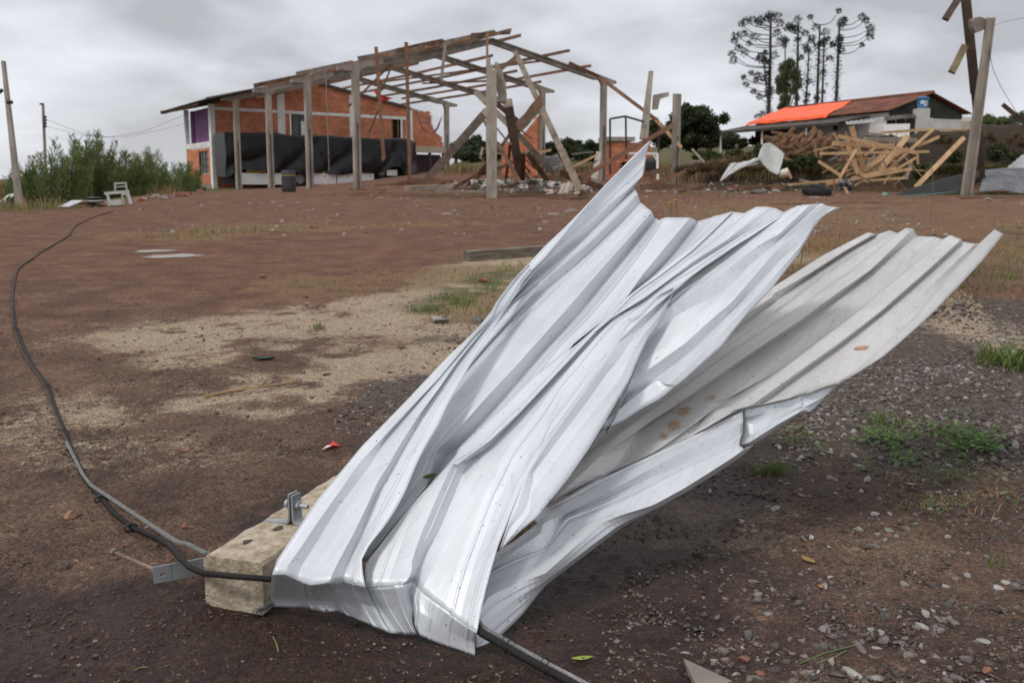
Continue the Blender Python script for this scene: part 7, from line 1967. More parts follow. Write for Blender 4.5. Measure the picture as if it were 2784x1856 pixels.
# water tank on its pillar
tk = thing('water_tank', tuple(at(*zC(1700, 835), 48)), 'blue water tank with white lettering on a pale pillar at the gable', 'water tank')
pa, pb = at(*zC(1662, 705), 48), at(*zC(1738, 835), 48)
mb_ = MB(); mb_.box(((pa[0] + pb[0]) / 2, 48.3, (pa[2] + pb[2]) / 2 - .3), (pb[0] - pa[0], .55, pa[2] - pb[2] + .6)); mb_.build('pillar', mat('pale_pillar', (.52, .50, .46), .9, var=.12, bump=.2), tk, bevel=.02)
tb, tt = at(*zC(1715, 700), 48), at(*zC(1715, 640), 48); rr = (at(*zC(1755, 660), 48)[0] - at(*zC(1676, 660), 48)[0]) / 2
c_ = Vector((tb[0], 48.4, tb[2] + .002)); Ht = tt[2] - tb[2]
M_BLUE = mat('blue_tank_plastic', (.055, .22, .42), .5, var=.1, bump=0)
mb_ = MB(); mb_.lathe(c_, [(rr * .8, 0), (rr * .82, .05), (rr * .97, Ht * .96), (rr * 1.02, Ht)], 24); mb_.build('tank', M_BLUE, tk, smooth_deg=40)
mb_ = MB(); mb_.lathe(c_, [(rr * 1.05, Ht + .002), (rr * 1.05, Ht + .05), (rr * .5, Ht + .12), (.001, Ht + .13)], 24); mb_.build('lid', mat('dark_blue_lid', (.03, .11, .22), .5, var=.1, bump=0), tk, smooth_deg=40)
mb_ = MB()
for (zc_, hh, t0, t1) in ((.62, .16, -.75, .45), (.32, .11, -.15, .5)):
    n_ = 9
    for k in range(n_):
        if rnd.random() < .15: continue
        ta = -math.pi / 2 + t0 + (t1 - t0) * k / n_; tb_ = ta + (t1 - t0) / n_ * .62; z0_ = Ht * zc_ - hh / 2
        R = rr * (.80 + .17 * zc_) + .012
        P = [c_ + Vector((math.cos(t) * R, math.sin(t) * R, z)) for t, z in ((ta, z0_), (tb_, z0_), (tb_, z0_ + hh), (ta, z0_ + hh))]
        mb_.prism(P, (0, .01, 0))
mb_.build('blurred_lettering', M_WHITE, tk)['kind'] = 'stuff'
# distant pale building on the right skyline
fb = thing('distant_building', tuple(at(2610, 350, 90)), 'tiny pale unplastered building on the skyline behind the leaning posts', 'building')
mb_ = MB(); a, b_ = at(2580, 345, 90), at(2690, 320, 90); mb_.frame_box((a[0], 90, a[2] - 1.5), (b_[0] - a[0], 0, 0), (0, 4, 0), (0, 0, 2.0)); mb_.build('wall', mat('unplastered', (.42, .36, .30), .9, var=.1, bump=.1), fb)
mb_ = MB(); mb_.frame_box((a[0] + 1.0, 90.4, a[2] + .502), (b_[0] - a[0] - 1.2, 0, 0), (0, 3, 0), (0, 0, .35)); mb_.build('parapet', mat('pale_parapet', (.55, .50, .45), .9, var=.1, bump=.1), fb)

# posts at the right
gp_ = thing('concrete_post', tuple(ground(*zC(1962, 1268))), 'grey concrete post leaning right, in front at the right edge', 'post')
A, B = Vector(ground(*zC(1962, 1270))), Vector(at(*zC(2128, 115), 33.0)); A.y = A.y
wA, wB = 68 * .41837 * A.y / FPX, 46 * .41837 * 33 / FPX
sd_ = Vector((1, 0, 0))
mb_ = MB(); mb_.beam(A - UP * .1, B, wA * .46, .22, sd_, wB * .5, n=3, rough=.004); 
for q in range(len(mb_.v)): pass
mb_.build('flange', M_POST, gp_)
mb_ = MB(); o_ = Vector((wA * .5, .02, 0)); mb_.beam(A - UP * .1 + o_, B + Vector((wB * .5, .02, 0)), wA * .42, .18, sd_, wB * .45, n=3, rough=.004); mb_.build('flange', M_POST, gp_)
mb_ = MB(); p_ = [at(*zC(x, y), 33.1) for x, y in ((2012, 130), (2035, 112), (2075, 108), (2110, 125), (2100, 190), (2040, 215), (2020, 180))]; mb_.prism(p_, (0, .3, 0))
mb_.build('broken_head', M_RAFT, gp_, bevel=.03)
dp_ = thing('timber_pole', tuple(ground(*zC(2086, 1200))), 'dark timber pole crossing behind the grey post with two nailed boards', 'pole')
stick('pole', None, None, zC, (1962, -120), (2035, 600), 34.2, 35, 58, M_DARKW, .25, parent=dp_, split=False)
stick('pole', None, None, zC, (2035, 600), (2086, 1205), 35, 36, 50, M_DARKW, .22, parent=dp_, w1=34, split=False)
stick('nailed_board', None, None, zC, (1930, -15), (1840, 128), 34, 33.6, 42, M_DARKW, .12, parent=dp_, split=False)
nb_ = stick('nailed_board', None, None, zC, (1968, 300), (1882, 472), 34, 33.6, 44, mat('mossy_board', (.20, .15, .085), .9, var=.3, scale=3, bump=.3), .12, parent=dp_, split=False); nb_['label'] = 'paler mossy board nailed low on the pole'
stick('leaning_branch', 'dark broken branch slanting in at the right edge above the bank', 'branch', zC, (2215, 682), (2420, 850), 40, 40, 28, M_DARKW, .2, split=False)
def wire(label, pts, r=.012, sag=True):
    mb_ = MB(); P = spline([at(*q) for q in pts], 24); mb_.tube(P, r * .6, 5); return tag(mb_.build('overhead_wire', M_WIRE), label, 'wire')
wire('thin dark wire hanging from the grey post top down to the right', [(*zC(2125, 320), 33), (*zC(2150, 450), 33.4), (*zC(2210, 580), 34), (*zC(2310, 740), 35)], .014)
wire('thin wire running right from the top of the grey post', [(*zC(2145, 170), 33), (*zC(2230, 140), 32), (*zC(2352, 118), 31), (*zC(2600, 60), 29)], .008)

# poles at the left
def pole_thing(label, base, top, Yb, Yt, w0, w1, m_, fittings):
    p = thing('utility_pole', tuple(at(*base, Yb)), label, 'utility pole')
    A, B = Vector(at(*base, Yb)), Vector(at(*top, Yt)); A.z = min(A.z, gz(A.x, A.y)) - .1
    mb_ = MB(); mb_.beam(A, B, w0 * Yb / FPX, w0 * Yb / FPX * .8, (1, 0, 0), w1 * Yt / FPX, n=3, rough=.004); mb_.build('shaft', m_, p)
    for (x0, y0, x1, y1, r) in fittings:
        mb_ = MB(); mb_.tube([at(x0, y0, Yt - .2), at(x1, y1, Yt - .2)], r, 7); mb_.build('insulator', M_DARK, p, smooth_deg=60)
    return p
pole_thing('grey concrete utility pole leaning left at the left edge, nearest of three', zL(162, 1395), zL(27, 200), 29, 29, 17, 6, M_POST, [(*zL(60, 540), *zL(102, 538), .05), (*zL(-10, 460), *zL(20, 435), .05)])
pole_thing('darker utility pole with stacked insulators behind the bamboo bushes', zL(372, 1200), zL(352, 545), 48, 48, 6.5, 5.5, M_RAFT, [(*zL(325, 553), *zL(350, 553), .04)] + [(*zL(362, y), *zL(380, y), .06) for y in (660, 685, 710, 735)])
pole_thing('small far utility pole between the bushes', zL(708, 1100), zL(703, 846), 75, 75, 4.2, 3.2, M_DARKW, [])
wire('faint sagging wire from the poles to the brick building eave, upper one', [(*zL(380, 680), 48), (*zL(700, 800), 52), (*zL(900, 822), 55), (*zL(1200, 770), 60), (*zL(1560, 620), 63)], .014)
wire('faint sagging wire from the poles to the brick building eave, lower one', [(*zL(380, 735), 48), (*zL(700, 812), 52), (*zL(1000, 825), 56), (*zL(1300, 770), 60), (*zL(1560, 700), 63)], .012)
# sign, table, boards on the left verge
sg = thing('small_sign', tuple(at(*zL(345, 1390), 33)), 'small white sign on a thin stake before the bamboo', 'sign')
stick('stake', None, None, zL, (345, 1190), (345, 1400), 33, 33, 10, M_GREYW, .03, parent=sg, split=False)
stick('plate', None, None, zL, (357, 1192), (357, 1258), 32.9, 32.9, 44, M_WHITE, .02, parent=sg, split=False, rough=0)
tb_ = thing('broken_table', tuple(ground(*zL(950, 1385))), 'battered white table frame with a chair back on it, left of the building', 'table')
TY = ground(*zL(950, 1388))[1]
M_OFFW = mat('dirty_white_paint', (.50, .48, .44), .7, var=.15, scale=3, bump=.1, spot=(.3, .25, .2), spot_amt=.2)
for (nm, a, b_, w, dy) in (('top', (858, 1285), (1060, 1268), 22, 0), ('leg', (880, 1290), (905, 1388), 22, 0), ('leg', (1045, 1275), (1075, 1370), 26, 0), ('leg', (1000, 1285), (1010, 1365), 14, .6), ('chair_back', (945, 1268), (940, 1203), 12, .3), ('chair_back', (1042, 1268), (1032, 1198), 12, .3), ('chair_rail', (938, 1203), (1034, 1198), 12, .3), ('chair_rail', (942, 1232), (1036, 1226), 8, .3), ('apron', (1005, 1290), (1060, 1300), 14, .5)):
    stick(nm, None, None, zL, a, b_, TY + dy, TY + dy, w, M_OFFW, .05, parent=tb_, split=False, rough=0)
stick('drawer', None, None, zL, (895, 1366), (1008, 1354), TY - .1, TY - .1, 44, M_OFFW, .25, parent=tb_, split=False, rough=.004)
M_PINKW = mat('pinkish_white_board', (.55, .51, .54), .7, var=.12, scale=3, bump=.1, spot=(.45, .25, .24), spot_amt=.2)
for (a, b_, w, lb) in (((545, 1362), (885, 1388), 16, 'long pale lilac board lying flat left of the white table'), ((570, 1385), (790, 1340), 30, 'wide pale lilac board lying crosswise left of the white table'), ((650, 1335), (780, 1400), 20, 'pale board under the crosswise lilac one'), ((520, 1408), (640, 1395), 18, 'pale pinkish board nearest the road on the verge'), ((700, 1345), (790, 1362), 24, 'short pinkish board at the right of the lilac boards')):
    q0, q1 = ground(*zL(*a)), ground(*zL(*b_)); mb_ = MB(); w_ = w * .33155 * 27 / FPX
    mb_.beam(Vector(q0) + UP * .04, Vector(q1) + UP * .16, w_ * .22, .32, UP, rough=.012, n=3); tag(mb_.build('white_board', M_PINKW), lb, 'board')
cloth('white_sheet_roll', 'curled white sheet at the far left edge beside the leaning pole', 'sheet', zL, ([(-60, 1400), (0, 1350), (60, 1300), (105, 1285)], [(-40, 1440), (10, 1395), (80, 1330), (130, 1300)]), 30, M_WHSH, .4)
stick('red_board', 'orange red board standing at the very left edge', 'board', zL, (-12, 1190), (-6, 1345), 34, 34, 34, mat('orange_red_paint', (.50, .09, .05), .7, var=.1, bump=0), .05, split=False)
for (x, y, w, c_, lb) in ((1185, 1335, 44, (.62, .60, .58), 'white crumpled bag lying in the rubble left of the building'), (1625, 1362, 26, (.62, .10, .22), 'small bright pink scrap on the gravel'), (1652, 1388, 22, (.66, .66, .66), 'small white scrap below the pink one on the gravel')):
    px_, py_ = zL(x, y); stone_at(px_, py_, w * .33, c_, lb, 'scrap', int(x), .6, None, 'scrap')
rl = random.Random(77)
for i in range(26):
    px_, py_ = rl.choice([(rl.uniform(1200, 1640), rl.uniform(560, 590)), (rl.uniform(1960, 2300), rl.uniform(510, 545)), (rl.uniform(650, 1200), rl.uniform(535, 575))])
    q = Vector(ground(px_, py_)); mb_ = MB(); s = rl.uniform(.06, .30); mb_.box(q + UP * .015, (s, s * rl.uniform(.3, .8), .03), rl.uniform(0, 3)); mb_.c = [(*[v * rl.uniform(.7, 1.1) for v in (.5, .48, .46)], 1)] * 8
    tag(mb_.build('plaster_chip', M_STONE), 'flat pale scrap lying on the dirt before the wrecked shed', 'scrap', 'pale scraps before the shed')
for (x, y, w, lb) in ((2010, 521, 62, 'pale broken sheet piece on the ground left of the tyre'), (2060, 527, 36, 'white plastic scrap on the ground left of the tyre'), (2100, 520, 22, 'tan block standing left of the tyre'), (2690, 545, 26, 'grey stone on the dirt at the foot of the right grass')):
    stone_at(x, y, w, (.48, .46, .42), lb, 'scrap', int(x), .35, None, 'scrap')
# yellow flowers on thin stems
yf = thing('yellow_flower', tuple(ground(1836, 610)), 'pair of small yellow flowers on thin stems behind the sheet', 'flower')
for (x, y) in ((1823, 553), (1838, 545)):
    q = Vector(at(x, y, 13.5)); b0_ = Vector((q.x + .02, 13.5, gz(q.x, 13.5)))
    mb_ = MB(); mb_.tube([b0_, b0_.lerp(q, .5) + Vector((.02, 0, 0)), q], .008, 5); mb_.build('stem', M_GSTEM, yf)
    mb_ = MB()
    for k in range(9):
        a = k * .698; d = Vector((math.cos(a), math.sin(a), .25)); s = Vector((-math.sin(a), math.cos(a), 0)); mb_.poly([q, q + d * .03 + s * .014, q + d * .055, q + d * .03 - s * .014])
    mb_.lathe(q, [(.001, -.01), (.016, 0), (.014, .012), (.001, .016)], 8)
    mb_.build('bloom', mat('yellow_petal', (.75, .52, .02), .6, var=.1, bump=0), yf)
for (x0, y0, x1, y1, lb) in ((2524, 870, 2533, 434, 'tall thin grass stem rising over the dark sheet at right'), (2170, 740, 2176, 650, 'thin dry stem in the gap between the two sheets')):
    A = Vector(ground(2530, 610)) if x0 == 2524 else Vector(ground(x0, y0)); B = Vector(at(x1, y1, A.y)); mb_ = MB(); mb_.tube([A, A.lerp(B, .5) + Vector((.04, 0, 0)), B], [.009, .007, .004], 5)
    tag(mb_.build('tall_stem', M_GSTEM), lb, 'grass stem')

# ------------------------------------------------------------------ trees and bushes
M_LEAF = leafmat('dark_tree_leaves', (0.022, 0.034, 0.016), (0.068, 0.088, 0.034))
M_BAMB = leafmat('bamboo_leaves', (0.058, 0.086, 0.026), (0.19, 0.23, 0.07))
M_EUC = leafmat('eucalypt_leaves', (0.055, 0.075, 0.035), (0.14, 0.165, 0.075))
M_ARA = leafmat('araucaria_needles', (0.012, 0.022, 0.014), (0.040, 0.058, 0.034))
M_BARK = mat('tree_bark', (.075, .058, .048), .95, var=.3, scale=3, bump=.4, bscale=12)
def leaf_mesh(name, P, L, W, m_, parent, dirs=None, tint=None, droop=0.0):
    """one small folded leaf at every point"""
    N = len(P)
    if dirs is None:
        dirs = nrs.normal(size=(N, 3)); dirs[:, 2] -= droop
    dirs = dirs / (np.linalg.norm(dirs, axis=1)[:, None] + 1e-9)
    r = nrs.normal(size=(N, 3)); s = np.cross(dirs, r); s /= np.linalg.norm(s, axis=1)[:, None] + 1e-9
    l_ = (L * nrs.uniform(.6, 1.3, N))[:, None]; w_ = (W * nrs.uniform(.6, 1.3, N))[:, None]
    V_ = np.stack([P, P + dirs * l_ * .5 + s * w_ * .5, P + dirs * l_, P + dirs * l_ * .5 - s * w_ * .5], 1).reshape(-1, 3)
    F_ = np.arange(4 * N).reshape(N, 4)
    t = nrs.rand(N) if tint is None else np.clip(tint, 0, 1); t = np.repeat(t, 4)
    o3 = np.array(WLOC[parent.name])
    ob = mesh_np(name, V_ - o3, F_, m_, (0, 0, 0), {'tint': np.stack([t, t, t, np.ones_like(t)], -1)}, smooth=False, parent=parent)
    ob['kind'] = 'stuff'; return ob
def blob_points(blobs, n):
    """points spread through uneven ellipsoid clumps, denser to the outside"""
    out_, tn = [], []
    vol = np.array([b[3] * b[4] * b[5] for b in blobs]) ** .75; pk = vol / vol.sum()
    for b, k in zip(blobs, (pk * n).astype(int)):
        d = nrs.normal(size=(k, 3)); d /= np.linalg.norm(d, axis=1)[:, None]
        r = nrs.rand(k) ** .42 * (0.72 + .5 * np.array([mnoise.noise(Vector(q) * 2.3 + Vector((b[0], b[1], b[2]))) for q in d]))
        out_.append(np.array(b[:3]) + d * r[:, None] * np.array(b[3:6])); tn.append(np.clip(.5 + .35 * nrs.randn(k) + nrs.uniform(-.25, .25), 0, 1))
    return np.concatenate(out_), np.concatenate(tn)
def tree(name, label, cat, base, blobs, n, L, W, m_, group=None, limbs=True, droop=0.2, stem_r=.14):
    t_ = thing(name, tuple(base), label, cat, group); b0 = Vector(base)
    mb_ = MB(); top = Vector(np.mean([b[:3] for b in blobs], axis=0))
    mb_.tube([b0 - UP * .2, b0.lerp(top, .5) + Vector((.1, 0, 0)), top], [stem_r, stem_r * .7, stem_r * .3], 8); mb_.build('trunk', M_BARK, t_, smooth_deg=60)
    if limbs:
        mb_ = MB()
        for b in blobs:
            mb_.tube([b0.lerp(top, nrs.uniform(.3, .7)), Vector(b[:3]) - UP * b[5] * .3, Vector(b[:3]) + UP * b[5] * .3], [stem_r * .45, stem_r * .25, .02], 6)
        o = mb_.build('limbs', M_BARK, t_, smooth_deg=60); o['kind'] = 'stuff'
    P, tn = blob_points(blobs, n); leaf_mesh('crown', P, L, W, m_, t_, tint=tn, droop=droop); return t_
def px_blobs(win, Y, lst, dy=1.0):
    """(x, y, rx, ry) measured in the photo at distance Y -> ellipsoids"""
    sc = {zA: .35714, zB: .34438, zC: .41837, zD: .29082, zL: .33155, None: 1.0}[win]; o = []
    for (x, y, rx, ry) in lst:
        px_, py_ = win(x, y) if win else (x, y); Yq = Y + nrs.uniform(-.5, .5) * dy * 2; q = at(px_, py_, Yq)
        o.append((q[0], q[1], q[2], rx * sc * Y / FPX, dy * max(rx, ry) * sc * Y / FPX * .8, ry * sc * Y / FPX))
    return o
def base_at(win, x, y, Y):
    px_, py_ = win(x, y) if win else (x, y); q = at(px_, py_, Y); return (q[0], q[1], min(q[2], gz(q[0], q[1])))
tree('leafy_tree', 'broad dark leafy tree behind the right end of the wrecked shed', 'tree', base_at(zC, 210, 1010, 60), px_blobs(zC, 60, [(210, 760, 120, 75), (120, 800, 90, 90), (300, 810, 90, 80), (60, 870, 70, 90), (200, 900, 140, 90), (330, 900, 100, 85), (420, 920, 70, 70), (0, 900, 60, 80), (400, 770, 40, 40), (-60, 850, 60, 90), (160, 720, 70, 50), (260, 730, 60, 50)], 2.0), 42000, .17, .10, M_LEAF)
tree('leafy_tree', 'smaller dark bush right of the broad leafy tree, below the house porch', 'tree', base_at(zC, 470, 960, 56), px_blobs(zC, 56, [(450, 905, 55, 45), (520, 930, 40, 35), (590, 915, 30, 30)], 1.5), 5000, .15, .08, M_LEAF)
tree('leafy_tree', 'green tree behind the grey post on the right skyline', 'tree', base_at(zC, 2130, 840, 75), px_blobs(zC, 75, [(2120, 780, 60, 40), (2200, 790, 55, 35), (2060, 800, 50, 35), (2160, 810, 90, 30)], 1.5), 5000, .2, .11, M_BAMB)
tree('leafy_tree', 'thin feathery tree at the far right edge of the skyline', 'tree', base_at(zC, 2290, 840, 72), px_blobs(zC, 72, [(2290, 770, 40, 40), (2340, 760, 40, 50), (2250, 790, 40, 30), (2380, 780, 40, 45)], 1.5), 2600, .2, .09, M_EUC)
FAR_L = ['far low dark tree, first to the right of the broken brick corner', 'far dark tree seen left of the fallen pale column foot', 'far dark tree directly left of the tall lone column', 'far dark tree half hidden by the tall lone column', 'far low tree right of the broken stepped wall', 'tallest far dark tree between stepped wall and small brick shed', 'far rounded tree right of the tallest one behind the caged container', 'far low bush between the stepped wall and the tallest far tree', 'far dark tree left of the small brick shed column', 'far low bush nearest the small brick shed', 'far dark tree behind the column beside the small brick shed', 'low far bush in front of the trees left of the lone column', 'far tree seen through the gap of the stepped wall', 'far tree glimpsed behind the dark tilted column']
for i, (x, y, rx, ry, Y) in enumerate([(400, 985, 60, 40, 95), (480, 960, 55, 50, 100), (560, 945, 60, 60, 98), (620, 985, 55, 50, 96), (1150, 985, 60, 45, 92), (1290, 960, 65, 60, 95), (1360, 975, 50, 50, 99), (1210, 1000, 60, 40, 97), (1460, 985, 55, 55, 94), (1410, 1010, 60, 35, 92), (1540, 1000, 40, 45, 95), (520, 1010, 80, 40, 90), (820, 1000, 60, 40, 96), (720, 990, 60, 40, 96)]):
    tree('far_tree', FAR_L[i], 'tree', base_at(zB, x, y + ry + 20, Y), px_blobs(zB, Y, [(x, y, rx, ry), (x - rx * .6, y + ry * .4, rx * .6, ry * .6), (x + rx * .5, y + ry * .45, rx * .6, ry * .55), (x, y + ry * .8, rx, ry * .6), (x - rx * .4, y + ry * 1.4, rx * .9, ry * .7), (x + rx * .5, y + ry * 1.5, rx * .9, ry * .7)], 1.2), 4200, .30, .17, M_LEAF, 'trees of the far tree line', limbs=False, stem_r=.2)
# tall dry grass standing in the field behind the shed and on the slope
tall = [(x, y, 30, 4, 220) for x, y in ((1260, 470), (1340, 472), (1420, 468), (1500, 462), (1580, 466), (1640, 468), (1780, 478), (1850, 478), (1930, 470), (2000, 468), (1760, 462))]
grass('dry_grass', tall, .35, .95, .05, M_DRY, .4); grass('grass', [(x, y - 6, 30, 4, 90) for x, y, *_ in tall], .4, 1.0, .05, M_GRASS, .4)
scr = [(x, y, 22, 8, 130) for x in range(1780, 2120, 40) for y in (425, 455, 480)] + [(x, y, 26, 8, 60) for x in range(2120, 2784, 60) for y in (395, 430, 465)]
scr = [q for q in scr if not (q[0] > 2220 and q[0] < 2560 and q[1] < 420)]
grass('dry_scrub', scr, .15, .55, .025, M_DRY, .8); grass('scrub', [(x + 14, y + 4, sx, sy, int(c * .7)) for x, y, sx, sy, c in scr], .12, .5, .03, M_LEAF, .8)
fg = [(x, y, 26, 5, 150) for x, y in ((1900, 440), (1960, 432), (2020, 430), (2080, 425), (2140, 440), (2200, 450), (2360, 470), (2420, 480), (2460, 470), (2560, 430), (2640, 430), (2700, 440), (2760, 450), (2600, 400), (2700, 380))]
grass('dry_grass', fg, .15, .5, .03, M_DRY, .7); grass('grass', [(x + 8, y + 4, 24, 6, 70) for x, y, *_ in fg], .12, .4, .03, M_GRASS, .7)
grass('grass', [(x, 352, 26, 3, 160) for x in range(2560, 2784, 36)] + [(x, 372, 26, 3, 100) for x in range(2280, 2540, 50)], .2, .6, .04, M_GRASS, .6)
# scrub on the slope and along the bank
M_SCRUB = leafmat('dry_vine_leaves', (0.085, 0.058, 0.034), (0.22, 0.155, 0.085), 0.8)
M_BANKV = leafmat('bank_plants', (0.030, 0.045, 0.016), (0.095, 0.12, 0.040))
for (x, y, rx, ry, Y, mt, lb) in [
 (250, 1085, 70, 36, 43.2, M_SCRUB, 'brown dry vine scrub on the slope behind the leaning branch'), (360, 1075, 70, 40, 43.4, M_SCRUB, 'brown dry scrub left of the folded white sheet'),
 (470, 1055, 60, 40, 43.8, M_SCRUB, 'dry scrub directly behind the folded white sheet'), (570, 1020, 55, 50, 44.2, M_SCRUB, 'dry scrub beneath the porch of the house'),
 (640, 980, 40, 50, 44.6, M_BANKV, 'green scrub between porch and curled sheet'), (150, 1100, 60, 34, 42.8, M_SCRUB, 'low dry scrub right of the column with the bracket'),
 (300, 1010, 90, 36, 47, M_BANKV, 'low green bushes under the broad leafy tree'), (480, 1000, 60, 34, 48, M_BANKV, 'green bush between the leafy tree and the porch'),
 (860, 1060, 60, 40, 42.6, M_BANKV, 'dark green plants on the bank under the firewood heap'), (960, 1040, 60, 40, 42.8, M_BANKV, 'dark green plants on the bank left of the lumber pile'),
 (1690, 1120, 46, 60, 41.4, M_BANKV, 'green weeds at the bank foot left of the single big plank'), (1830, 900, 50, 40, 43.8, M_SCRUB, 'dry roots hanging over the bank above the big plank'),
 (1890, 1010, 46, 60, 42.6, M_BANKV, 'green creeper on the bank left of the grey post'), (2120, 890, 60, 40, 43.8, M_SCRUB, 'dry grass hanging from the bank top right of the post'),
 (2190, 980, 60, 60, 43, M_BANKV, 'green creeper on the dark bank face right of the post'), (2300, 900, 60, 44, 43.6, M_SCRUB, 'dry grass fringe of the bank at the right edge'),
 (2330, 1030, 50, 50, 42.6, M_BANKV, 'dark creeper on the bank at the right edge')]:
    bl = px_blobs(zC, Y, [(x, y, rx, ry), (x - rx * .7, y + 6, rx * .6, ry * .7), (x + rx * .7, y + 8, rx * .6, ry * .7)], .7)
    tree('shrub', lb, 'shrub', base_at(zC, x, y + ry * .8, Y), bl, 2200, .15, .03 if mt is M_SCRUB else .07, mt, limbs=False, droop=.5, stem_r=.02)
# bamboo thicket on the left: upright feathery canes
def bamboo(label, x, ybase, ytop, half, Y, n_canes, seed, m_=M_BAMB):
    rs = np.random.RandomState(seed); b = base_at(None, x, ybase, Y); t_ = thing('bamboo_bush', b, label, 'bush'); P, D, T = [], [], []; st = MB()
    sc = Y / FPX; H = (ybase - ytop) * sc
    for c_ in range(n_canes):
        off = rs.normal(0, .42); px0 = off * half * sc; hh = H * (1 - .5 * min(1, abs(off)) ** 1.6) * rs.uniform(.62, 1.08); y0 = rs.normal(0, .7)
        lean = np.array([off * .30 + rs.normal(0, .08), rs.normal(0, .10)]) * hh
        root = np.array([b[0] + px0 * .75, b[1] + y0, b[2] - .1]); tt = np.linspace(0, 1, 9)
        C3 = np.stack([root[0] + lean[0] * tt ** 1.8, root[1] + lean[1] * tt ** 1.8, root[2] + hh * tt], -1); st.tube(C3, list(.022 * (1 - tt * .9)), 4)
        tone = rs.uniform(.1, .9)
        for k in range(260):
            u = rs.rand() ** .7; q = np.array([np.interp(u, tt, C3[:, i]) for i in range(3)]); sp = .40 * (1 - .80 * u)
            dv = rs.normal(size=3) * np.array([1, 1, .35]); dv /= np.linalg.norm(dv); P.append(q + dv * sp * rs.rand()); D.append(dv + np.array([0, 0, .75 + .8 * u])); T.append(tone * .6 + rs.rand() * .35 + .1 * u)
    o = st.build('stem', M_BARK, t_); o['kind'] = 'stuff'
    leaf_mesh('foliage', np.array(P), .17, .024, m_, t_, np.array(D), np.array(T)); return t_
bamboo('tall feathery bamboo bush behind the pole with the small white sign', 160, 580, 395, 85, 34, 40, 1)
bamboo('yellowish green bamboo bush in the middle of the left thicket', 195, 578, 385, 60, 33, 30, 2)
bamboo('tallest spiky bamboo bush right of centre in the left thicket', 265, 574, 365, 70, 35, 40, 3)
bamboo('dark rounded bamboo bush at the right of the left thicket', 315, 566, 418, 55, 36, 32, 4)
bamboo('low bamboo bush behind the white table', 375, 556, 425, 55, 38, 28, 5)
bamboo('grey green low bush left of the leaning concrete pole', 20, 590, 455, 55, 36, 18, 6)
bamboo('bamboo bush between the leaning pole and the sign', 85, 585, 410, 60, 33, 34, 9)
bamboo('bamboo bush touching the left corner of the brick building', 505, 535, 425, 45, 50, 34, 7)
bamboo('light green bamboo bush filling the gap right of the white table', 415, 550, 400, 50, 40, 30, 21)
bamboo('light green low bamboo beside the rubble line left of the building', 462, 540, 420, 45, 46, 30, 22)
bamboo('small low bush in the gap between thicket and building', 440, 545, 455, 40, 46, 20, 8, M_LEAF)
grass('dry_grass', [(450, 530, 26, 4, 160), (60, 568, 50, 5, 160)], .2, .6, .02, M_DRY, .6)
grass('grass', [(60, 565, 60, 6, 320), (150, 562, 60, 5, 260), (10, 560, 40, 10, 200)], .08, .3, .016, M_GRASS, .8)

# araucaria pines with candelabra branches, and a slender eucalypt
def araucaria(label, trunk, clumps, Y, r0, seed, low=()):
    rs = np.random.RandomState(seed); pts = [at(*zC(x, y), Y) for x, y in trunk]; b = pts[0].copy(); b[2] = gz(b[0], b[1])
    t_ = thing('araucaria_tree', tuple(b), label, 'pine tree', None); mb_ = MB(); P3 = [Vector(b) - UP * .3] + [Vector(q) for q in pts]
    mb_.tube(P3, list(np.linspace(r0 * .72, r0 * .34, len(P3))), 8); mb_.build('trunk', M_BARK, t_, smooth_deg=60)
    br = MB(); P, D, T = [], [], []
    for (x, y, r) in clumps:
        q = at(*zC(x, y), Y + rs.uniform(-1.2, 1.2)); tz = q[2] - rs.uniform(.12, .32) * abs(q[0] - pts[-1][0]) - .25
        zs = np.array([p_[2] for p_ in P3]); xs_ = np.array([p_[0] for p_ in P3]); ys_ = np.array([p_[1] for p_ in P3]); tz = float(np.clip(tz, zs.min(), zs.max()))
        root = np.array([np.interp(tz, zs, xs_), np.interp(tz, zs, ys_), tz])
        cpt = root + (q - root) * np.array([.62, .62, .22])
        br.tube(spline([root, root * .5 + cpt * .5 - np.array([0, 0, .06]), cpt, q], 10), list(np.linspace(.055, .028, 10)), 5)
        rr = r * .36 * Y / FPX; n_ = int(70 + 150 * rr)
        dv = rs.normal(size=(n_, 3)); dv /= np.linalg.norm(dv, axis=1)[:, None]
        P.append(q + dv * np.array([1, 1, .85]) * rr * (rs.rand(n_) ** .5)[:, None] * .95); D.append(dv + np.array([0, 0, .35])); T.append(np.clip(rs.normal(.4, .25, n_), 0, 1))
    for (x, y) in low:                                   # short dead stubs and needles on the trunk
        q = at(*zC(x, y), Y); n_ = 30; dv = rs.normal(size=(n_, 3)); P.append(q + dv * .12); D.append(dv); T.append(rs.rand(n_) * .5)
    o = br.build('branches', M_BARK, t_, smooth_deg=60); o['kind'] = 'stuff'
    leaf_mesh('crown', np.concatenate(P), .32, .07, M_ARA, t_, np.concatenate(D), np.concatenate(T)); return t_
def stubs(x0, y0, x1, y1, n_): return [(x0 + (x1 - x0) * t + rnd.uniform(-8, 8), y0 + (y1 - y0) * t) for t in np.linspace(0, 1, n_)]
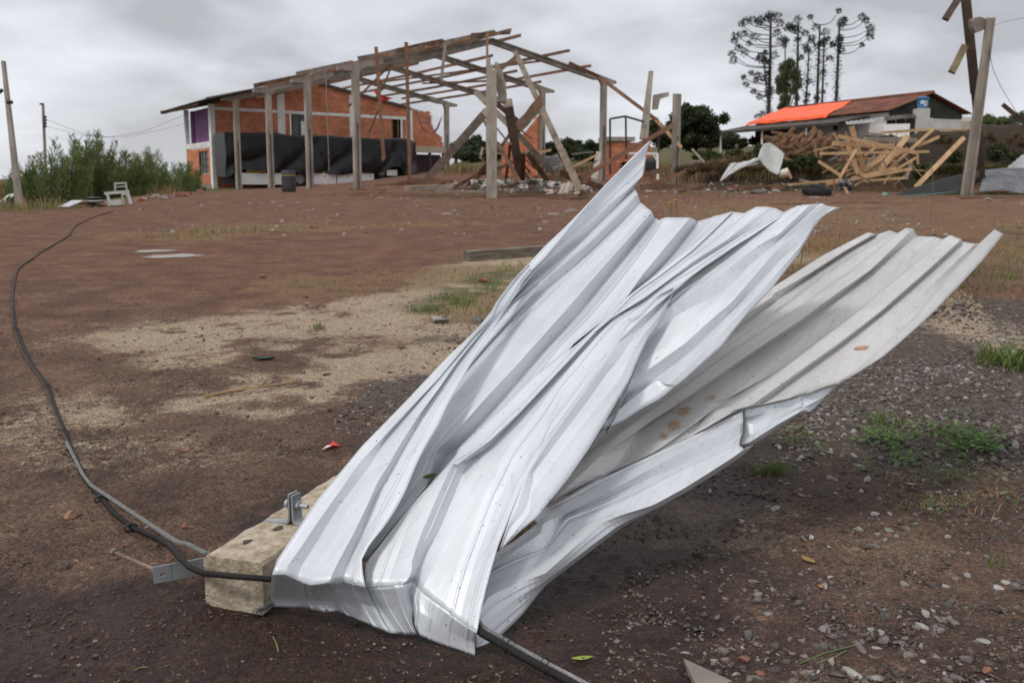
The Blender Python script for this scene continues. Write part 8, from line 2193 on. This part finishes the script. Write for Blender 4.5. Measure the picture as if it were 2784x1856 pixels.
araucaria('largest candelabra pine, leftmost of the row, with a wide crown', [(690, 785), (697, 600), (703, 400), (706, 135)], [(515, 160, 20), (545, 140, 26), (585, 130, 26), (640, 130, 26), (680, 125, 30), (710, 115, 34), (745, 110, 32), (765, 150, 26), (480, 235, 24), (470, 265, 20), (530, 225, 26), (600, 240, 30), (745, 215, 24), (495, 315, 22), (535, 345, 26), (455, 355, 22), (465, 395, 22), (775, 265, 34), (800, 270, 20), (730, 360, 26), (640, 385, 34), (670, 400, 26), (620, 490, 18), (610, 520, 14), (660, 510, 22), (700, 590, 30), (690, 610, 24), (635, 630, 20), (595, 597, 16), (545, 552, 14), (580, 475, 12), (530, 505, 8), (565, 285, 12), (625, 760, 18), (655, 740, 14), (695, 100, 22), (625, 150, 20)], 110, .36, 1, stubs(700, 380, 692, 760, 14))
araucaria('candelabra pine second from the left, behind the eucalypt', [(872, 730), (880, 450), (886, 150)], [(830, 170, 28), (815, 185, 20), (882, 130, 24), (880, 195, 32), (860, 190, 22), (930, 220, 20), (905, 375, 14), (840, 185, 18), (880, 260, 16), (875, 640, 14)], 112, .30, 2, stubs(882, 300, 874, 700, 12))
araucaria('short thin candelabra pine in the middle of the row', [(932, 712), (945, 520), (955, 320)], [(932, 300, 18), (950, 340, 28), (940, 320, 20), (955, 530, 18), (945, 620, 12), (935, 660, 12)], 116, .22, 3, stubs(950, 400, 934, 700, 9))
araucaria('tall slender candelabra pine with a long single branch to the right', [(1006, 698), (1016, 420), (1026, 165)], [(1000, 178, 24), (975, 250, 22), (968, 268, 14), (1148, 72, 10), (1010, 300, 26), (1030, 290, 18), (1110, 290, 16), (963, 112, 12), (1090, 380, 16), (1005, 640, 14)], 114, .28, 4, stubs(1014, 330, 1006, 690, 11))
araucaria('thin candelabra pine close behind the slender one', [(1040, 692), (1048, 440), (1054, 220)], [(1060, 210, 30), (1055, 270, 26), (1045, 285, 20), (1080, 255, 14), (1048, 470, 14), (1046, 600, 10)], 118, .22, 5, stubs(1050, 300, 1040, 680, 10))
araucaria('rightmost candelabra pine with long arms curving up to the right', [(1130, 688), (1142, 420), (1152, 150)], [(1172, 140, 28), (1165, 160, 24), (1152, 250, 26), (1150, 270, 20), (1300, 110, 24), (1325, 135, 18), (1355, 185, 26), (1355, 210, 20), (1350, 245, 24), (1298, 297, 9), (1168, 325, 16), (1110, 290, 12), (1145, 300, 16), (1185, 130, 14)], 110, .32, 6, stubs(1146, 250, 1132, 680, 14))
araucaria('thin bare pine just left of the second one, rising out of the eucalypt', [(798, 700), (800, 480), (800, 255)], [(795, 260, 22), (802, 420, 12), (797, 300, 10)], 118, .18, 7)
araucaria('small leaning pine growing beside the trunk of the largest one', [(690, 690), (672, 520), (655, 345)], [(645, 375, 28), (665, 390, 20), (670, 345, 12), (680, 480, 12)], 109, .16, 8)
tree('eucalypt_tree', 'slender airy grey green eucalypt in front of the pine row', 'tree', base_at(zC, 795, 760, 100), px_blobs(zC, 100, [(830, 410, 50, 45), (790, 440, 45, 50), (860, 480, 50, 60), (770, 520, 45, 50), (880, 540, 40, 50), (800, 560, 50, 60), (760, 580, 30, 40), (800, 640, 45, 50), (780, 690, 40, 40), (820, 720, 35, 30), (850, 580, 40, 40), (810, 480, 50, 60)], 1.0), 9000, .26, .085, M_EUC, droop=1.0, stem_r=.16)
